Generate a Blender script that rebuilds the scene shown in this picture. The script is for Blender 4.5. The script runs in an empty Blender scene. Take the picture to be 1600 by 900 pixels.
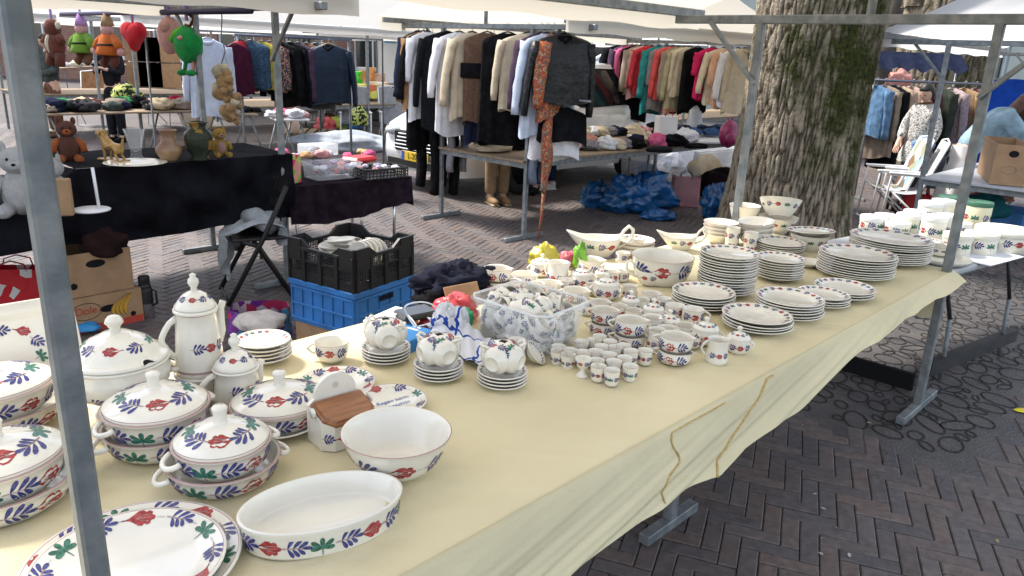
import bpy, math, random
import numpy as np
from mathutils import Matrix, Vector, noise
S = bpy.context.scene
COL = S.collection
R = math.radians
PI = math.pi
random.seed(7)

# ------------------------------------------------------------------ camera
CAM_H, FPX, PITCH, ROLL = 1.70, 1182.0, R(17.2), R(2.4)
_F = Vector((0, math.cos(PITCH), -math.sin(PITCH)))
_U0 = Vector((0, math.sin(PITCH), math.cos(PITCH)))
_R0 = Vector((1, 0, 0))
_R = _R0 * math.cos(ROLL) + _U0 * math.sin(ROLL)
_U = -_R0 * math.sin(ROLL) + _U0 * math.cos(ROLL)
_C = Vector((0, 0, CAM_H))
cam_data = bpy.data.cameras.new('camera')
cam_data.sensor_width = 36
cam_data.lens = 36 * FPX / 1600
cam_data.clip_start = 0.05
cam_data.clip_end = 600
cam = bpy.data.objects.new('camera', cam_data)
COL.objects.link(cam)
m3 = Matrix((_R, _U, -_F)).transposed()
cam.matrix_world = Matrix.Translation(_C) @ m3.to_4x4()
S.camera = cam

# ------------------------------------------------------------------ light
SUN_EL, SUN_AZ = R(52), R(-62)          # azimuth measured from +Y towards +X
w = bpy.data.worlds.new('World')
S.world = w
w.use_nodes = True
nt = w.node_tree
sky = nt.nodes.new('ShaderNodeTexSky')
sky.sky_type = 'NISHITA'
sky.sun_disc = False
sky.sun_elevation = SUN_EL
sky.sun_rotation = SUN_AZ
sky.air_density = 1.0
sky.dust_density = 1.2
sky.ozone_density = 0.3
mxs = nt.nodes.new('ShaderNodeMix')          # thin white cloud over the clear sky
mxs.data_type = 'RGBA'
mxs.inputs[0].default_value = 0.5
mxs.inputs[7].default_value = (3.1, 3.0, 2.85, 1)
nt.links.new(sky.outputs[0], mxs.inputs[6])
nt.links.new(mxs.outputs[2], nt.nodes['Background'].inputs[0])
nt.nodes['Background'].inputs[1].default_value = 0.15
sl = bpy.data.lights.new('sun', 'SUN')
sl.energy = 2.3
sl.angle = R(11)
sl.color = (1.0, 0.95, 0.87)
sun = bpy.data.objects.new('sun', sl)
COL.objects.link(sun)
sd = Vector((math.sin(SUN_AZ) * math.cos(SUN_EL), math.cos(SUN_AZ) * math.cos(SUN_EL), math.sin(SUN_EL)))
sun.rotation_euler = sd.to_track_quat('Z', 'Y').to_euler()
S.view_settings.view_transform = 'Standard'
S.view_settings.look = 'None'
S.view_settings.exposure = 1.75
S.view_settings.gamma = 1.0
S.render.engine = 'CYCLES'
S.cycles.use_denoising = True
S.cycles.max_bounces = 8
S.cycles.transparent_max_bounces = 16
S.cycles.caustics_reflective = False
S.cycles.caustics_refractive = False

# ------------------------------------------------------------------ placing helpers
def ray(px, py):
 return _F * FPX + _R * (px - 800) - _U * (py - 450)
def at(px, py, z=0.0):
 """the point at height z that the survey of the photograph gives for a pixel"""
 d = ray(px, py)
 return _C + d * ((z - CAM_H) / d.z)
def atY(px, py, Y):
 d = ray(px, py)
 return _C + d * (Y / d.y)
def onplane(px, py, P, n):
 d = ray(px, py)
 return _C + d * ((P - _C).dot(n) / d.dot(n))
YAW = R(46.0)
AX = Vector((math.cos(YAW), math.sin(YAW), 0))     # the direction the rows of stalls run
NX = Vector((-math.sin(YAW), math.cos(YAW), 0))    # across a stall, away from us
def vec(*a): return Vector(a)

# ------------------------------------------------------------------ materials
MATS = {}
def mat(name, col, rough=0.6, metal=0.0, var=0.0, vscale=8.0, bump=0.0, bscale=40.0, coat=0.0, trans=0.0, col2=None,
  spec=0.5, stretch=None, sheen=0.0, sss=0.0, detail=4.0, rand=0.0):
 """a procedural surface: base colour with noise variation towards col2, and noise bump"""
 if name in MATS: return MATS[name]
 m = bpy.data.materials.new(name)
 m.use_nodes = True
 t = m.node_tree
 b = t.nodes['Principled BSDF']
 b.inputs['Roughness'].default_value = rough
 b.inputs['Metallic'].default_value = metal
 b.inputs['Specular IOR Level'].default_value = spec
 b.inputs['Coat Weight'].default_value = coat
 b.inputs['Coat Roughness'].default_value = 0.08
 b.inputs['Transmission Weight'].default_value = trans
 if sheen:
  b.inputs['Sheen Weight'].default_value = sheen
 c = (*col, 1)
 b.inputs['Base Color'].default_value = c
 if var > 0 or bump > 0:
  tc = t.nodes.new('ShaderNodeTexCoord')
  src = tc.outputs['Object']
  if stretch:
   mp = t.nodes.new('ShaderNodeMapping')
   mp.inputs['Scale'].default_value = stretch
   t.links.new(src, mp.inputs[0]); src = mp.outputs[0]
 if var > 0:
  nz = t.nodes.new('ShaderNodeTexNoise')
  nz.inputs['Scale'].default_value = vscale
  nz.inputs['Detail'].default_value = detail
  t.links.new(src, nz.inputs['Vector'])
  mx = t.nodes.new('ShaderNodeMix'); mx.data_type = 'RGBA'
  c2 = col2 if col2 else tuple(max(0, x * (1 - var)) for x in col)
  mx.inputs[6].default_value = c
  mx.inputs[7].default_value = (*c2, 1)
  cr = t.nodes.new('ShaderNodeMapRange')
  cr.inputs[1].default_value = 0.38; cr.inputs[2].default_value = 0.64
  t.links.new(nz.outputs[0], cr.inputs[0])
  t.links.new(cr.outputs[0], mx.inputs[0])
  t.links.new(mx.outputs[2], b.inputs['Base Color'])
 if bump > 0:
  nb = t.nodes.new('ShaderNodeTexNoise')
  nb.inputs['Scale'].default_value = bscale
  nb.inputs['Detail'].default_value = 5
  t.links.new(src, nb.inputs['Vector'])
  bp = t.nodes.new('ShaderNodeBump')
  bp.inputs['Strength'].default_value = bump
  bp.inputs['Distance'].default_value = 0.02
  t.links.new(nb.outputs[0], bp.inputs['Height'])
  t.links.new(bp.outputs[0], b.inputs['Normal'])
 MATS[name] = m
 return m

def fabric(name, col, var=0.35, bump=0.25, rough=0.95, **k):
 return mat('fabric_' + name, col, rough, var=var, vscale=k.pop('vscale', 14), bump=bump, bscale=k.pop('bscale', 60), spec=0.06, **k)

def speckle(name, cols, scale=60.0, rough=0.9, bump=0.2):
 """printed cloth: a voronoi print in several colours"""
 if name in MATS: return MATS[name]
 m = bpy.data.materials.new(name); m.use_nodes = True
 t = m.node_tree; b = t.nodes['Principled BSDF']
 b.inputs['Roughness'].default_value = rough
 b.inputs['Specular IOR Level'].default_value = 0.15
 tc = t.nodes.new('ShaderNodeTexCoord')
 nz = t.nodes.new('ShaderNodeTexNoise'); nz.inputs['Scale'].default_value = scale * 0.3
 ad = t.nodes.new('ShaderNodeVectorMath'); ad.operation = 'MULTIPLY_ADD'
 ad.inputs[1].default_value = (0.05, 0.05, 0.05)
 t.links.new(tc.outputs['Object'], nz.inputs['Vector'])
 t.links.new(nz.outputs[1], ad.inputs[0]); t.links.new(tc.outputs['Object'], ad.inputs[2])
 vo = t.nodes.new('ShaderNodeTexVoronoi'); vo.inputs['Scale'].default_value = scale
 t.links.new(ad.outputs[0], vo.inputs['Vector'])
 sp = t.nodes.new('ShaderNodeSeparateColor'); t.links.new(vo.outputs['Color'], sp.inputs[0])
 rp = t.nodes.new('ShaderNodeValToRGB'); rp.color_ramp.interpolation = 'CONSTANT'
 el = rp.color_ramp.elements
 while len(el) < len(cols): el.new(0.5)
 for i, c in enumerate(cols):
  el[i].position = i / len(cols); el[i].color = (*c, 1)
 t.links.new(sp.outputs[0], rp.inputs[0]); t.links.new(rp.outputs[0], b.inputs['Base Color'])
 MATS[name] = m
 return m

def translucent(name, col, t_amt=0.35, rough=0.8):
 if name in MATS: return MATS[name]
 m = bpy.data.materials.new(name); m.use_nodes = True
 t = m.node_tree; b = t.nodes['Principled BSDF']
 b.inputs['Base Color'].default_value = (*col, 1); b.inputs['Roughness'].default_value = rough
 tr = t.nodes.new('ShaderNodeBsdfTranslucent'); tr.inputs[0].default_value = (*col, 1)
 nz = t.nodes.new('ShaderNodeTexNoise'); nz.inputs['Scale'].default_value = 2.0; nz.inputs['Detail'].default_value = 6
 bp = t.nodes.new('ShaderNodeBump'); bp.inputs['Strength'].default_value = 0.25; bp.inputs['Distance'].default_value = 0.05
 t.links.new(nz.outputs[0], bp.inputs['Height']); t.links.new(bp.outputs[0], b.inputs['Normal'])
 mx = t.nodes.new('ShaderNodeMixShader'); mx.inputs[0].default_value = t_amt
 t.links.new(b.outputs[0], mx.inputs[1]); t.links.new(tr.outputs[0], mx.inputs[2])
 t.links.new(mx.outputs[0], t.nodes['Material Output'].inputs[0])
 MATS[name] = m
 return m

def clear_plastic(name, col, opacity=0.35, rough=0.25):
 if name in MATS: return MATS[name]
 m = bpy.data.materials.new(name); m.use_nodes = True
 t = m.node_tree; b = t.nodes['Principled BSDF']
 b.inputs['Base Color'].default_value = (*col, 1); b.inputs['Roughness'].default_value = rough
 tr = t.nodes.new('ShaderNodeBsdfTransparent'); tr.inputs[0].default_value = (0.97, 0.98, 1, 1)
 lw = t.nodes.new('ShaderNodeLayerWeight'); lw.inputs[0].default_value = .5
 fr = t.nodes.new('ShaderNodeMath'); fr.operation = 'POWER'; fr.inputs[1].default_value = 7.0; t.links.new(lw.outputs['Facing'], fr.inputs[0])
 ma = t.nodes.new('ShaderNodeMath'); ma.operation = 'ADD'; ma.use_clamp = True; ma.inputs[1].default_value = opacity
 t.links.new(fr.outputs[0], ma.inputs[0])
 tl_ = t.nodes.new('ShaderNodeBsdfTranslucent'); tl_.inputs[0].default_value = (*col, 1)
 m2 = t.nodes.new('ShaderNodeMixShader'); m2.inputs[0].default_value = .5
 t.links.new(tl_.outputs[0], m2.inputs[1]); t.links.new(b.outputs[0], m2.inputs[2])
 mx = t.nodes.new('ShaderNodeMixShader')
 t.links.new(ma.outputs[0], mx.inputs[0]); t.links.new(tr.outputs[0], mx.inputs[1]); t.links.new(m2.outputs[0], mx.inputs[2])
 t.links.new(mx.outputs[0], t.nodes['Material Output'].inputs[0])
 MATS[name] = m
 return m

GLAZE = mat('cream_glaze', (0.77, 0.735, 0.65), 0.16, var=0.06, vscale=9, coat=0.5)
P_LINE = mat('brown_rim_line', (0.40, 0.26, 0.24), 0.25)
P_BLUE = mat('blue_brushwork', (0.022, 0.024, 0.13), 0.25, var=0.5, vscale=160, col2=(0.075, 0.08, 0.27))
P_RED = mat('red_brushwork', (0.26, 0.018, 0.024), 0.25, var=0.5, vscale=130, col2=(0.45, 0.07, 0.07))
P_GREEN = mat('green_brushwork', (0.010, 0.085, 0.055), 0.25, var=0.5, vscale=150, col2=(0.05, 0.20, 0.14))
POT = [GLAZE, P_LINE, P_BLUE, P_RED, P_GREEN]
GALV = mat('galvanised_steel', (0.16, 0.18, 0.195), 0.55, 0.5, var=0.35, vscale=18, bump=0.06, bscale=120, col2=(0.26, 0.275, 0.28))
DARKSTEEL = mat('dark_steel', (0.045, 0.045, 0.05), 0.5, 0.4, var=0.3, vscale=20)
WOOD_BOARD = mat('weathered_plywood', (0.30, 0.22, 0.14), 0.75, var=0.5, vscale=6, stretch=(1, 12, 1), bump=0.15, bscale=40, col2=(0.20, 0.14, 0.09))
CANVAS = translucent('cream_canvas', (0.74, 0.69, 0.59), 0.42)
CANVAS_W = translucent('white_canvas', (0.86, 0.85, 0.83), 0.6)
CARD = mat('cardboard', (0.36, 0.22, 0.12), 0.85, var=0.18, vscale=12, bump=0.05, bscale=90)
CARD_IN = mat('cardboard_inside', (0.27, 0.17, 0.10), 0.9, var=0.2, vscale=12)
BLACK = mat('matt_black', (0.008, 0.008, 0.010), 0.7, spec=.15)
BLACK_PL = mat('black_plastic', (0.014, 0.014, 0.016), 0.45, var=0.4, vscale=15, col2=(0.022, 0.02, 0.018), spec=.3)
WHITE_PL = mat('white_plastic', (0.75, 0.76, 0.78), 0.4)
WHITE_MET = mat('white_enamel', (0.75, 0.76, 0.78), 0.35)
CHROME = mat('chrome', (0.65, 0.66, 0.68), 0.2, 1.0)
SKIN_M = mat('skin', (0.60, 0.36, 0.27), 0.55, var=0.15, vscale=10)
HAIR_DK = mat('dark_hair', (0.015, 0.012, 0.011), 0.5, var=0.5, vscale=60, stretch=(1, 1, .1), bump=0.3, bscale=90)
HAIR_BR = mat('brown_hair', (0.10, 0.032, 0.018), 0.5, var=0.5, vscale=60, stretch=(1, 1, .1), bump=0.3, bscale=90)

# ------------------------------------------------------------------ mesh builder
class MB:
 def __init__(s): s.v = []; s.f = []; s.m = []; s.sm = []
 def add(s, vs, fs, mi=0, smooth=True, M=None):
  o = len(s.v)
  if M is not None: vs = [M @ Vector(v) for v in vs]
  s.v += [tuple(v) for v in vs]
  s.f += [tuple(i + o for i in f) for f in fs]
  s.m += [mi] * len(fs) if isinstance(mi, int) else list(mi)
  s.sm += [smooth] * len(fs)
  return s
 def box(s, c, d, mi=0, M=None, bev=0.0, rz=0.0):
  T = Matrix.Translation(c) @ Matrix.Rotation(rz, 4, 'Z')
  if M is not None: T = M @ T
  x, y, z = d[0] / 2, d[1] / 2, d[2] / 2
  b = min(bev, x * .9, y * .9, z * .9)
  if b <= 0:
   vs = [(i, j, k) for k in (-z, z) for j in (-y, y) for i in (-x, x)]
   fs = [(0, 2, 3, 1), (4, 5, 7, 6), (0, 1, 5, 4), (2, 6, 7, 3), (0, 4, 6, 2), (1, 3, 7, 5)]
   return s.add(vs, fs, mi, False, T)
  vs = []; ix = {}
  for a in (-1, 1):
   for e in (-1, 1):
    for g in (-1, 1):
     for ax, p in enumerate([(a * x, e * (y - b), g * (z - b)), (a * (x - b), e * y, g * (z - b)), (a * (x - b), e * (y - b), g * z)]):
      ix[(a, e, g, ax)] = len(vs); vs.append(p)
  fs = []
  for ax in range(3):
   for sg in (-1, 1):
    q = []
    for (p1, p2) in ((-1, -1), (1, -1), (1, 1), (-1, 1)):
     k = [p1, p2]; k.insert(ax, sg); q.append(ix[(*k, ax)])
    if (sg == 1) == (ax == 1): q.reverse()
    fs.append(tuple(q))
  for ax in range(3):
   o1, o2 = [i for i in range(3) if i != ax]
   for s1 in (-1, 1):
    for s2 in (-1, 1):
     def key(t, side):
      k = [0, 0, 0]; k[ax] = t; k[o1] = s1; k[o2] = s2
      return ix[(*k, side)]
     fs.append((key(-1, o1), key(1, o1), key(1, o2), key(-1, o2)))
  for a in (-1, 1):
   for e in (-1, 1):
    for g in (-1, 1):
     fs.append(tuple(ix[(a, e, g, i)] for i in range(3)))
  return s.add(vs, fs, mi, False, T)
 def bar(s, p0, p1, wd, ht=None, mi=0, up=(0, 0, 1), bev=0.0):
  """square tube from p0 to p1"""
  p0, p1 = Vector(p0), Vector(p1); d = p1 - p0; L = d.length; d.normalize()
  u = Vector(up)
  if abs(d.dot(u)) > 0.95: u = Vector((1, 0, 0)) if abs(d.x) < 0.9 else Vector((0, 1, 0))
  sx = d.cross(u).normalized(); u = sx.cross(d)
  M = Matrix((sx, u, d)).transposed().to_4x4(); M.translation = (p0 + p1) / 2
  # box local: x=width, y=height, z=length
  return s.box((0, 0, 0), (wd, ht or wd, L), mi, M, bev)
 def tube(s, path, r, seg=8, mi=0, closed=False, caps=True, smooth=True, flat=1.0):
  path = [Vector(p) for p in path]; n = len(path)
  rr = r if isinstance(r, (list, tuple)) else [r] * n
  vs = []; fs = []
  ref = None
  for i, p in enumerate(path):
   if closed: d = path[(i + 1) % n] - path[i - 1]
   else: d = path[min(i + 1, n - 1)] - path[max(i - 1, 0)]
   if d.length < 1e-9: d = Vector((0, 0, 1))
   d.normalize()
   if ref is None:
    ref = Vector((0, 0, 1)) if abs(d.z) < 0.9 else Vector((1, 0, 0))
   a = d.cross(ref)
   if a.length < 1e-4: a = d.cross(Vector((0.3, 1, 0.2)))
   a.normalize(); b = a.cross(d).normalized(); ref = b
   for k in range(seg):
    t = 2 * PI * k / seg
    vs.append(p + (a * math.cos(t) + b * math.sin(t) * flat) * rr[i])
  m = n if closed else n - 1
  for i in range(m):
   j = (i + 1) % n
   for k in range(seg):
    l = (k + 1) % seg
    fs.append((i * seg + k, j * seg + k, j * seg + l, i * seg + l))
  if caps and not closed:
   fs.append(tuple(range(seg))); fs.append(tuple(reversed([(n - 1) * seg + k for k in range(seg)])))
  return s.add(vs, fs, mi, smooth)
 def lathe(s, prof, seg=32, mi=0, sx=1.0, sy=1.0, M=None, mis=None, warp=None):
  """revolve (r, z); mis gives a material per profile segment; warp(phi, r, z) -> (r, z) bends it"""
  vs = []; fs = []; fm = []
  rings = []
  for (r, z) in prof:
   if r < 1e-6:
    rings.append([len(vs)]); vs.append((0, 0, z))
   else:
    ring = []
    for k in range(seg):
     p = 2 * PI * k / seg
     r2, z2 = warp(p, r, z) if warp else (r, z)
     ring.append(len(vs)); vs.append((r2 * math.cos(p) * sx, r2 * math.sin(p) * sy, z2))
    rings.append(ring)
  for i in range(len(rings) - 1):
   a, b = rings[i], rings[i + 1]
   q = mis[i] if mis else mi
   for k in range(seg):
    l = (k + 1) % seg
    if len(a) == 1 and len(b) == 1: continue
    if len(a) == 1: fs.append((a[0], b[l], b[k]))
    elif len(b) == 1: fs.append((a[k], a[l], b[0]))
    else: fs.append((a[k], a[l], b[l], b[k]))
    fm.append(q)
  return s.add(vs, fs, fm, True, M)
 def grid(s, fn, nu, nv, mi=0, smooth=True, M=None):
  vs = [fn(i / nu, j / nv) for j in range(nv + 1) for i in range(nu + 1)]
  fs = [(j * (nu + 1) + i, j * (nu + 1) + i + 1, (j + 1) * (nu + 1) + i + 1, (j + 1) * (nu + 1) + i) for j in range(nv) for i in range(nu)]
  return s.add(vs, fs, mi, smooth, M)
 def prism(s, poly, z0, z1, mi=0, M=None, smooth=False):
  n = len(poly)
  vs = [(x, y, z0) for x, y in poly] + [(x, y, z1) for x, y in poly]
  fs = [tuple(reversed(range(n))), tuple(range(n, 2 * n))] + [(i, (i + 1) % n, n + (i + 1) % n, n + i) for i in range(n)]
  return s.add(vs, fs, mi, smooth, M)
 def blob(s, c, r, mi=0, sub=(16, 10), nz=0.0, nf=1.0, M=None, seed=0.0):
  """a rounded lump, r = (rx, ry, rz), roughened by noise"""
  vs = []; fs = []
  nu, nv = sub
  c = Vector(c); off = Vector((seed * 3.1, seed * 1.7, seed))
  for j in range(nv + 1):
   th = PI * j / nv
   for i in range(nu):
    ph = 2 * PI * i / nu
    d = Vector((math.sin(th) * math.cos(ph), math.sin(th) * math.sin(ph), math.cos(th)))
    k = 1 + (nz * noise.noise(d * nf + off) if nz else 0)
    vs.append(c + Vector((d.x * r[0], d.y * r[1], d.z * r[2])) * k)
  for j in range(nv):
   for i in range(nu):
    l = (i + 1) % nu
    fs.append((j * nu + i, (j + 1) * nu + i, (j + 1) * nu + l, j * nu + l))
  return s.add(vs, fs, mi, True, M)
 def mesh(s, name, mats):
  me = bpy.data.meshes.new(name)
  me.from_pydata(s.v, [], s.f)
  for m in (mats if isinstance(mats, (list, tuple)) else [mats]): me.materials.append(m)
  me.polygons.foreach_set('material_index', s.m)
  me.polygons.foreach_set('use_smooth', s.sm)
  me.update()
  return me
 def build(s, name, mats, parent=None, loc=None, rz=0.0):
  return link(name, s.mesh(name, mats), parent, loc, rz)

def link(name, data, parent=None, loc=None, rz=0.0):
 o = bpy.data.objects.new(name, data)
 COL.objects.link(o)
 if parent: o.parent = parent
 if loc is not None: o.location = loc
 if rz: o.rotation_euler.z = rz
 return o
def tag(o, label, cat, group=None):
 o['label'] = label; o['category'] = cat
 if group: o['group'] = group
 return o
def thing(name, label, cat, loc=(0, 0, 0), rz=0.0, group=None):
 return tag(link(name, None, None, loc, rz), label, cat, group)
def struct(o, kind='structure'):
 o['kind'] = kind
 return o
def copy_tree(o, parent=None):
 c = o.copy(); COL.objects.link(c)
 if parent: c.parent = parent
 for ch in list(o.children): copy_tree(ch, c)
 return c
def xf(loc=(0, 0, 0), rz=0.0, rx=0.0, ry=0.0, sc=1.0):
 return Matrix.Translation(loc) @ Matrix.Rotation(rz, 4, 'Z') @ Matrix.Rotation(ry, 4, 'Y') @ Matrix.Rotation(rx, 4, 'X') @ Matrix.Scale(sc, 4)
def text_mesh(name, s, size, m, align='CENTER', shear=0.0, extrude=0.0005):
 cu = bpy.data.curves.new(name, 'FONT')
 cu.body = s; cu.size = size; cu.align_x = align; cu.align_y = 'CENTER'; cu.shear = shear; cu.extrude = extrude
 o = bpy.data.objects.new(name, cu)
 COL.objects.link(o)
 dg = bpy.context.evaluated_depsgraph_get()
 me = bpy.data.meshes.new_from_object(o.evaluated_get(dg))
 bpy.data.objects.remove(o)
 bpy.data.curves.remove(cu)
 me.name = name
 me.materials.clear(); me.materials.append(m)
 return me

# ------------------------------------------------------------------ painted farmhouse motifs
def _petal(x, y, a, L, W, n=9):
 """teardrop from its tip at (x, y), pointing along angle a"""
 out = []
 for i in range(n):
  t = 2 * PI * i / n
  u = 0.5 - 0.5 * math.cos(t)
  v = math.sin(t) * (0.35 + 0.65 * u) * 0.5
  px, py = u * L, v * W
  out.append((x + px * math.cos(a) - py * math.sin(a), y + px * math.sin(a) + py * math.cos(a)))
 return out
def _stroke(pts, wd):
 a = [(x, y + wd / 2) for x, y in pts]; b = [(x, y - wd / 2) for x, y in pts]
 return [[a[i], a[i + 1], b[i + 1], b[i]] for i in range(len(pts) - 1)]
def motif(kind):
 o = []
 if kind == 'B':
  for k, (x, a, L) in enumerate([(-.3, 62, .52), (-.08, 50, .56), (.12, 36, .5), (-.3, -62, .5), (-.1, -58, .48), (.1, -48, .42), (.25, -2, .42)]):
   o.append((2, _petal(x, 0.02, R(a), L, .24)))
  o.append((1, [(-.55, .02), (-.5, .05), (.3, .035), (.3, -.005), (-.5, .0)]))
 elif kind == 'R':
  up = [(-.66, 0), (-.42, .07), (-.26, .20), (-.10, .34), (.06, .36), (.15, .27), (.26, .33), (.38, .26), (.38, .13), (.50, .08)]
  o.append((3, up + [(.53, 0)] + [(x, -y) for x, y in reversed(up[1:])]))
  for y0, y1 in ((.03, .15), (-.03, -.15), (.0, .0)):
   o.append((1, [(-.2, y0 * .5 + .012), (.05, y1 * .8 + .014), (.3, y1 + .01), (.3, y1 - .01), (.05, y1 * .8 - .014), (-.2, y0 * .5 - .012)]))
  o.append((2, [(-.72, .015), (-.60, .03), (-.60, -.03), (-.72, -.015)]))
 elif kind == 'G':
  for a, L in ((90, .5), (38, .58), (142, .58), (0, .5), (180, .5)):
   o.append((4, _petal(0, -.12, R(a), L, .3)))
  o.append((4, [(-.03, -.1), (.03, -.1), (.015, -.5), (-.015, -.5)]))
 elif kind == 'S':
  pts = [(-.4 + .1 * i, .1 * (-1) ** i) for i in range(9)]
  for q in _stroke(pts, .05): o.append((2, q))
 return o
MOT = {k: motif(k) for k in 'BRGS'}
class Prof:
 """a painted band's carrier: the profile (r, z), measured along its length"""
 def __init__(s, prof, sx=1.0, sy=1.0):
  s.p = prof; s.sx, s.sy = sx, sy
  s.L = [0]
  for a, b in zip(prof, prof[1:]): s.L.append(s.L[-1] + math.hypot(b[0] - a[0], b[1] - a[1]))
 def rz(s, t):
  t = min(max(t, 0), s.L[-1] - 1e-9); i = 0
  while s.L[i + 1] < t: i += 1
  f = (t - s.L[i]) / max(1e-9, s.L[i + 1] - s.L[i])
  a, b = s.p[i], s.p[i + 1]
  d = Vector((b[0] - a[0], b[1] - a[1])).normalized()
  return a[0] + (b[0] - a[0]) * f, a[1] + (b[1] - a[1]) * f, d
 def pt(s, ph, t, off):
  r, z, d = s.rz(t)
  n = (d[1], -d[0])
  c, q = math.cos(ph), math.sin(ph)
  k = Vector((c * s.sx, q * s.sy, 0)); nn = Vector((c / s.sx, q / s.sy, 0)).normalized()
  return Vector((k.x * r, k.y * r, z)) + nn * (n[0] * off) + Vector((0, 0, n[1] * off))
 def length(s, t):
  r, z, d = s.rz(t)
  n = 64
  ps = [Vector((r * s.sx * math.cos(2 * PI * i / n), r * s.sy * math.sin(2 * PI * i / n))) for i in range(n)]
  return sum((ps[i] - ps[i - 1]).length for i in range(n))
 def decal(s, mb, kind, ph, t, size, flip=1, rot=0.0, off=0.0005):
  r0, _, _ = s.rz(t)
  loc = math.hypot(s.sx * math.sin(ph), s.sy * math.cos(ph))
  cr, sr = math.cos(rot), math.sin(rot)
  for k, (mi, poly) in enumerate(MOT[kind]):
   cx = sum(p[0] for p in poly) / len(poly); cy = sum(p[1] for p in poly) / len(poly)
   vs = []
   for (x, y) in poly + [(cx, cy)]:
    x, y = x * flip, y
    x, y = x * cr - y * sr, x * sr + y * cr
    vs.append(s.pt(ph + x * size / (r0 * loc), t + y * size, off + 0.00012 * k))
   n = len(poly)
   fs = [(i, (i + 1) % n, n) for i in range(n)]
   mb.add(vs, fs, mi, True)
 def band(s, mb, t, size, seq='GBRB', gap=1.25, ph0=0.0, arc=2 * PI, squig=False, up=1):
  total = s.length(t) * arc / (2 * PI)
  n = max(len(seq), int(round(total / (size * gap)))) if arc < 2 * PI - .01 else max(len(seq), int(round(total / (size * gap) / len(seq))) * len(seq))
  # equal steps along the true perimeter
  N = 360; acc = [0]; r, _, _ = s.rz(t)
  P = [Vector((r * s.sx * math.cos(ph0 + arc * i / N), r * s.sy * math.sin(ph0 + arc * i / N))) for i in range(N + 1)]
  for i in range(N): acc.append(acc[-1] + (P[i + 1] - P[i]).length)
  for k in range(n):
   tgt = acc[-1] * (k + .5) / n; i = 0
   while i < N - 1 and acc[i + 1] < tgt: i += 1
   ph = ph0 + arc * (i + (tgt - acc[i]) / max(1e-9, acc[i + 1] - acc[i])) / N
   c = seq[k % len(seq)]
   s.decal(mb, c, ph, t, size, flip=1, rot=0 if up == 1 else PI)
   if squig:
    s.decal(mb, 'S', ph + arc / n * .5, t, size * .35)
# ------------------------------------------------------------------ pottery builders: each returns [(part, mesh, index of its parent)]
PROTO = {}
def proto(key, fn):
 if key not in PROTO: PROTO[key] = fn()
 return PROTO[key]
def put(parts, name, label, cat, loc, rz=0.0, group=None, rx=0.0, ry=0.0, sc=1.0):
 """one thing from a list of parts; several things may share the meshes"""
 if len(parts) == 1:
  root = link(name, parts[0][1])
  objs = [root]
 else:
  root = link(name, None); objs = []
  for (pn, me, par) in parts:
   objs.append(link(pn, me, root if par is None else objs[par]))
 root.matrix_world = xf(loc, rz, rx, ry, sc)
 tag(root, label, cat, group)
 return root
def hand(x0, z0, z1, out, r, seg=8, mi=0, mb=None, ang=0.0, sq=0.35):
 """a C-shaped handle on the +X side"""
 mb = mb or MB(); h = z1 - z0
 c, q = math.cos(ang), math.sin(ang)
 pts = []
 for i in range(13):
  t = i / 12
  a = PI * (t - .5)
  x = x0 - r * .5 + (out + r * .5) * max(0, math.cos(a)) ** 0.55
  z = z0 + h * (t + sq * .18 * math.sin(2 * PI * t))
  pts.append((x * c, x * q, z))
 mb.tube(pts, [r * (1.15 if i in (0, 12) else 1) for i in range(13)], seg, mi)
 return mb
def ear(x0, y, z, out, wd, r, side):
 """a loop handle lying flat at the side of a dish"""
 pts = []
 for i in range(11):
  a = PI * i / 10
  pts.append((side * (x0 + out * math.sin(a)), wd * math.cos(a), z - .012 * math.sin(a)))
 return MB().tube(pts, r, 8)
def knob(h=.03, r=.014, z=0.0):
 return [(0.6 * r, z), (0.55 * r, z + .3 * h), (r, z + .62 * h), (.95 * r, z + .78 * h), (.5 * r, z + .95 * h), (0, z + h)]

def p_plate(Rr, rim=.30, dec=True, lines=True, text=None, sx=1.0, h=.024, seq='GBRB', size=None):
 def f():
  mb = MB(); ri = Rr * (1 - rim)
  prof = [(0, .003), (.5 * Rr, .003), (.52 * Rr, 0), (.57 * Rr, 0), (.6 * Rr, .004), (ri, .008), (.97 * Rr, h - .004), (Rr, h - .002), (.997 * Rr, h), (.970 * Rr, h + .0006), (.960 * Rr, h), (ri * 1.02, .0125), (ri * .93, .008), (0, .0065)]
  mis = [0] * (len(prof) - 1)
  mis[9] = 1 if lines else 0
  mb.lathe(prof, 56, 0, sx, 1, mis=mis)
  if dec:
   top = Prof(prof[10:], sx, 1)
   t = math.hypot(prof[11][0] - prof[10][0], prof[11][1] - prof[10][1]) * .46
   top.band(mb, t, size or Rr * rim * .62, seq, 1.55, squig=True, up=-1)
  return [('plate', mb.mesh('plate', POT), None)]
 return f
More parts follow.
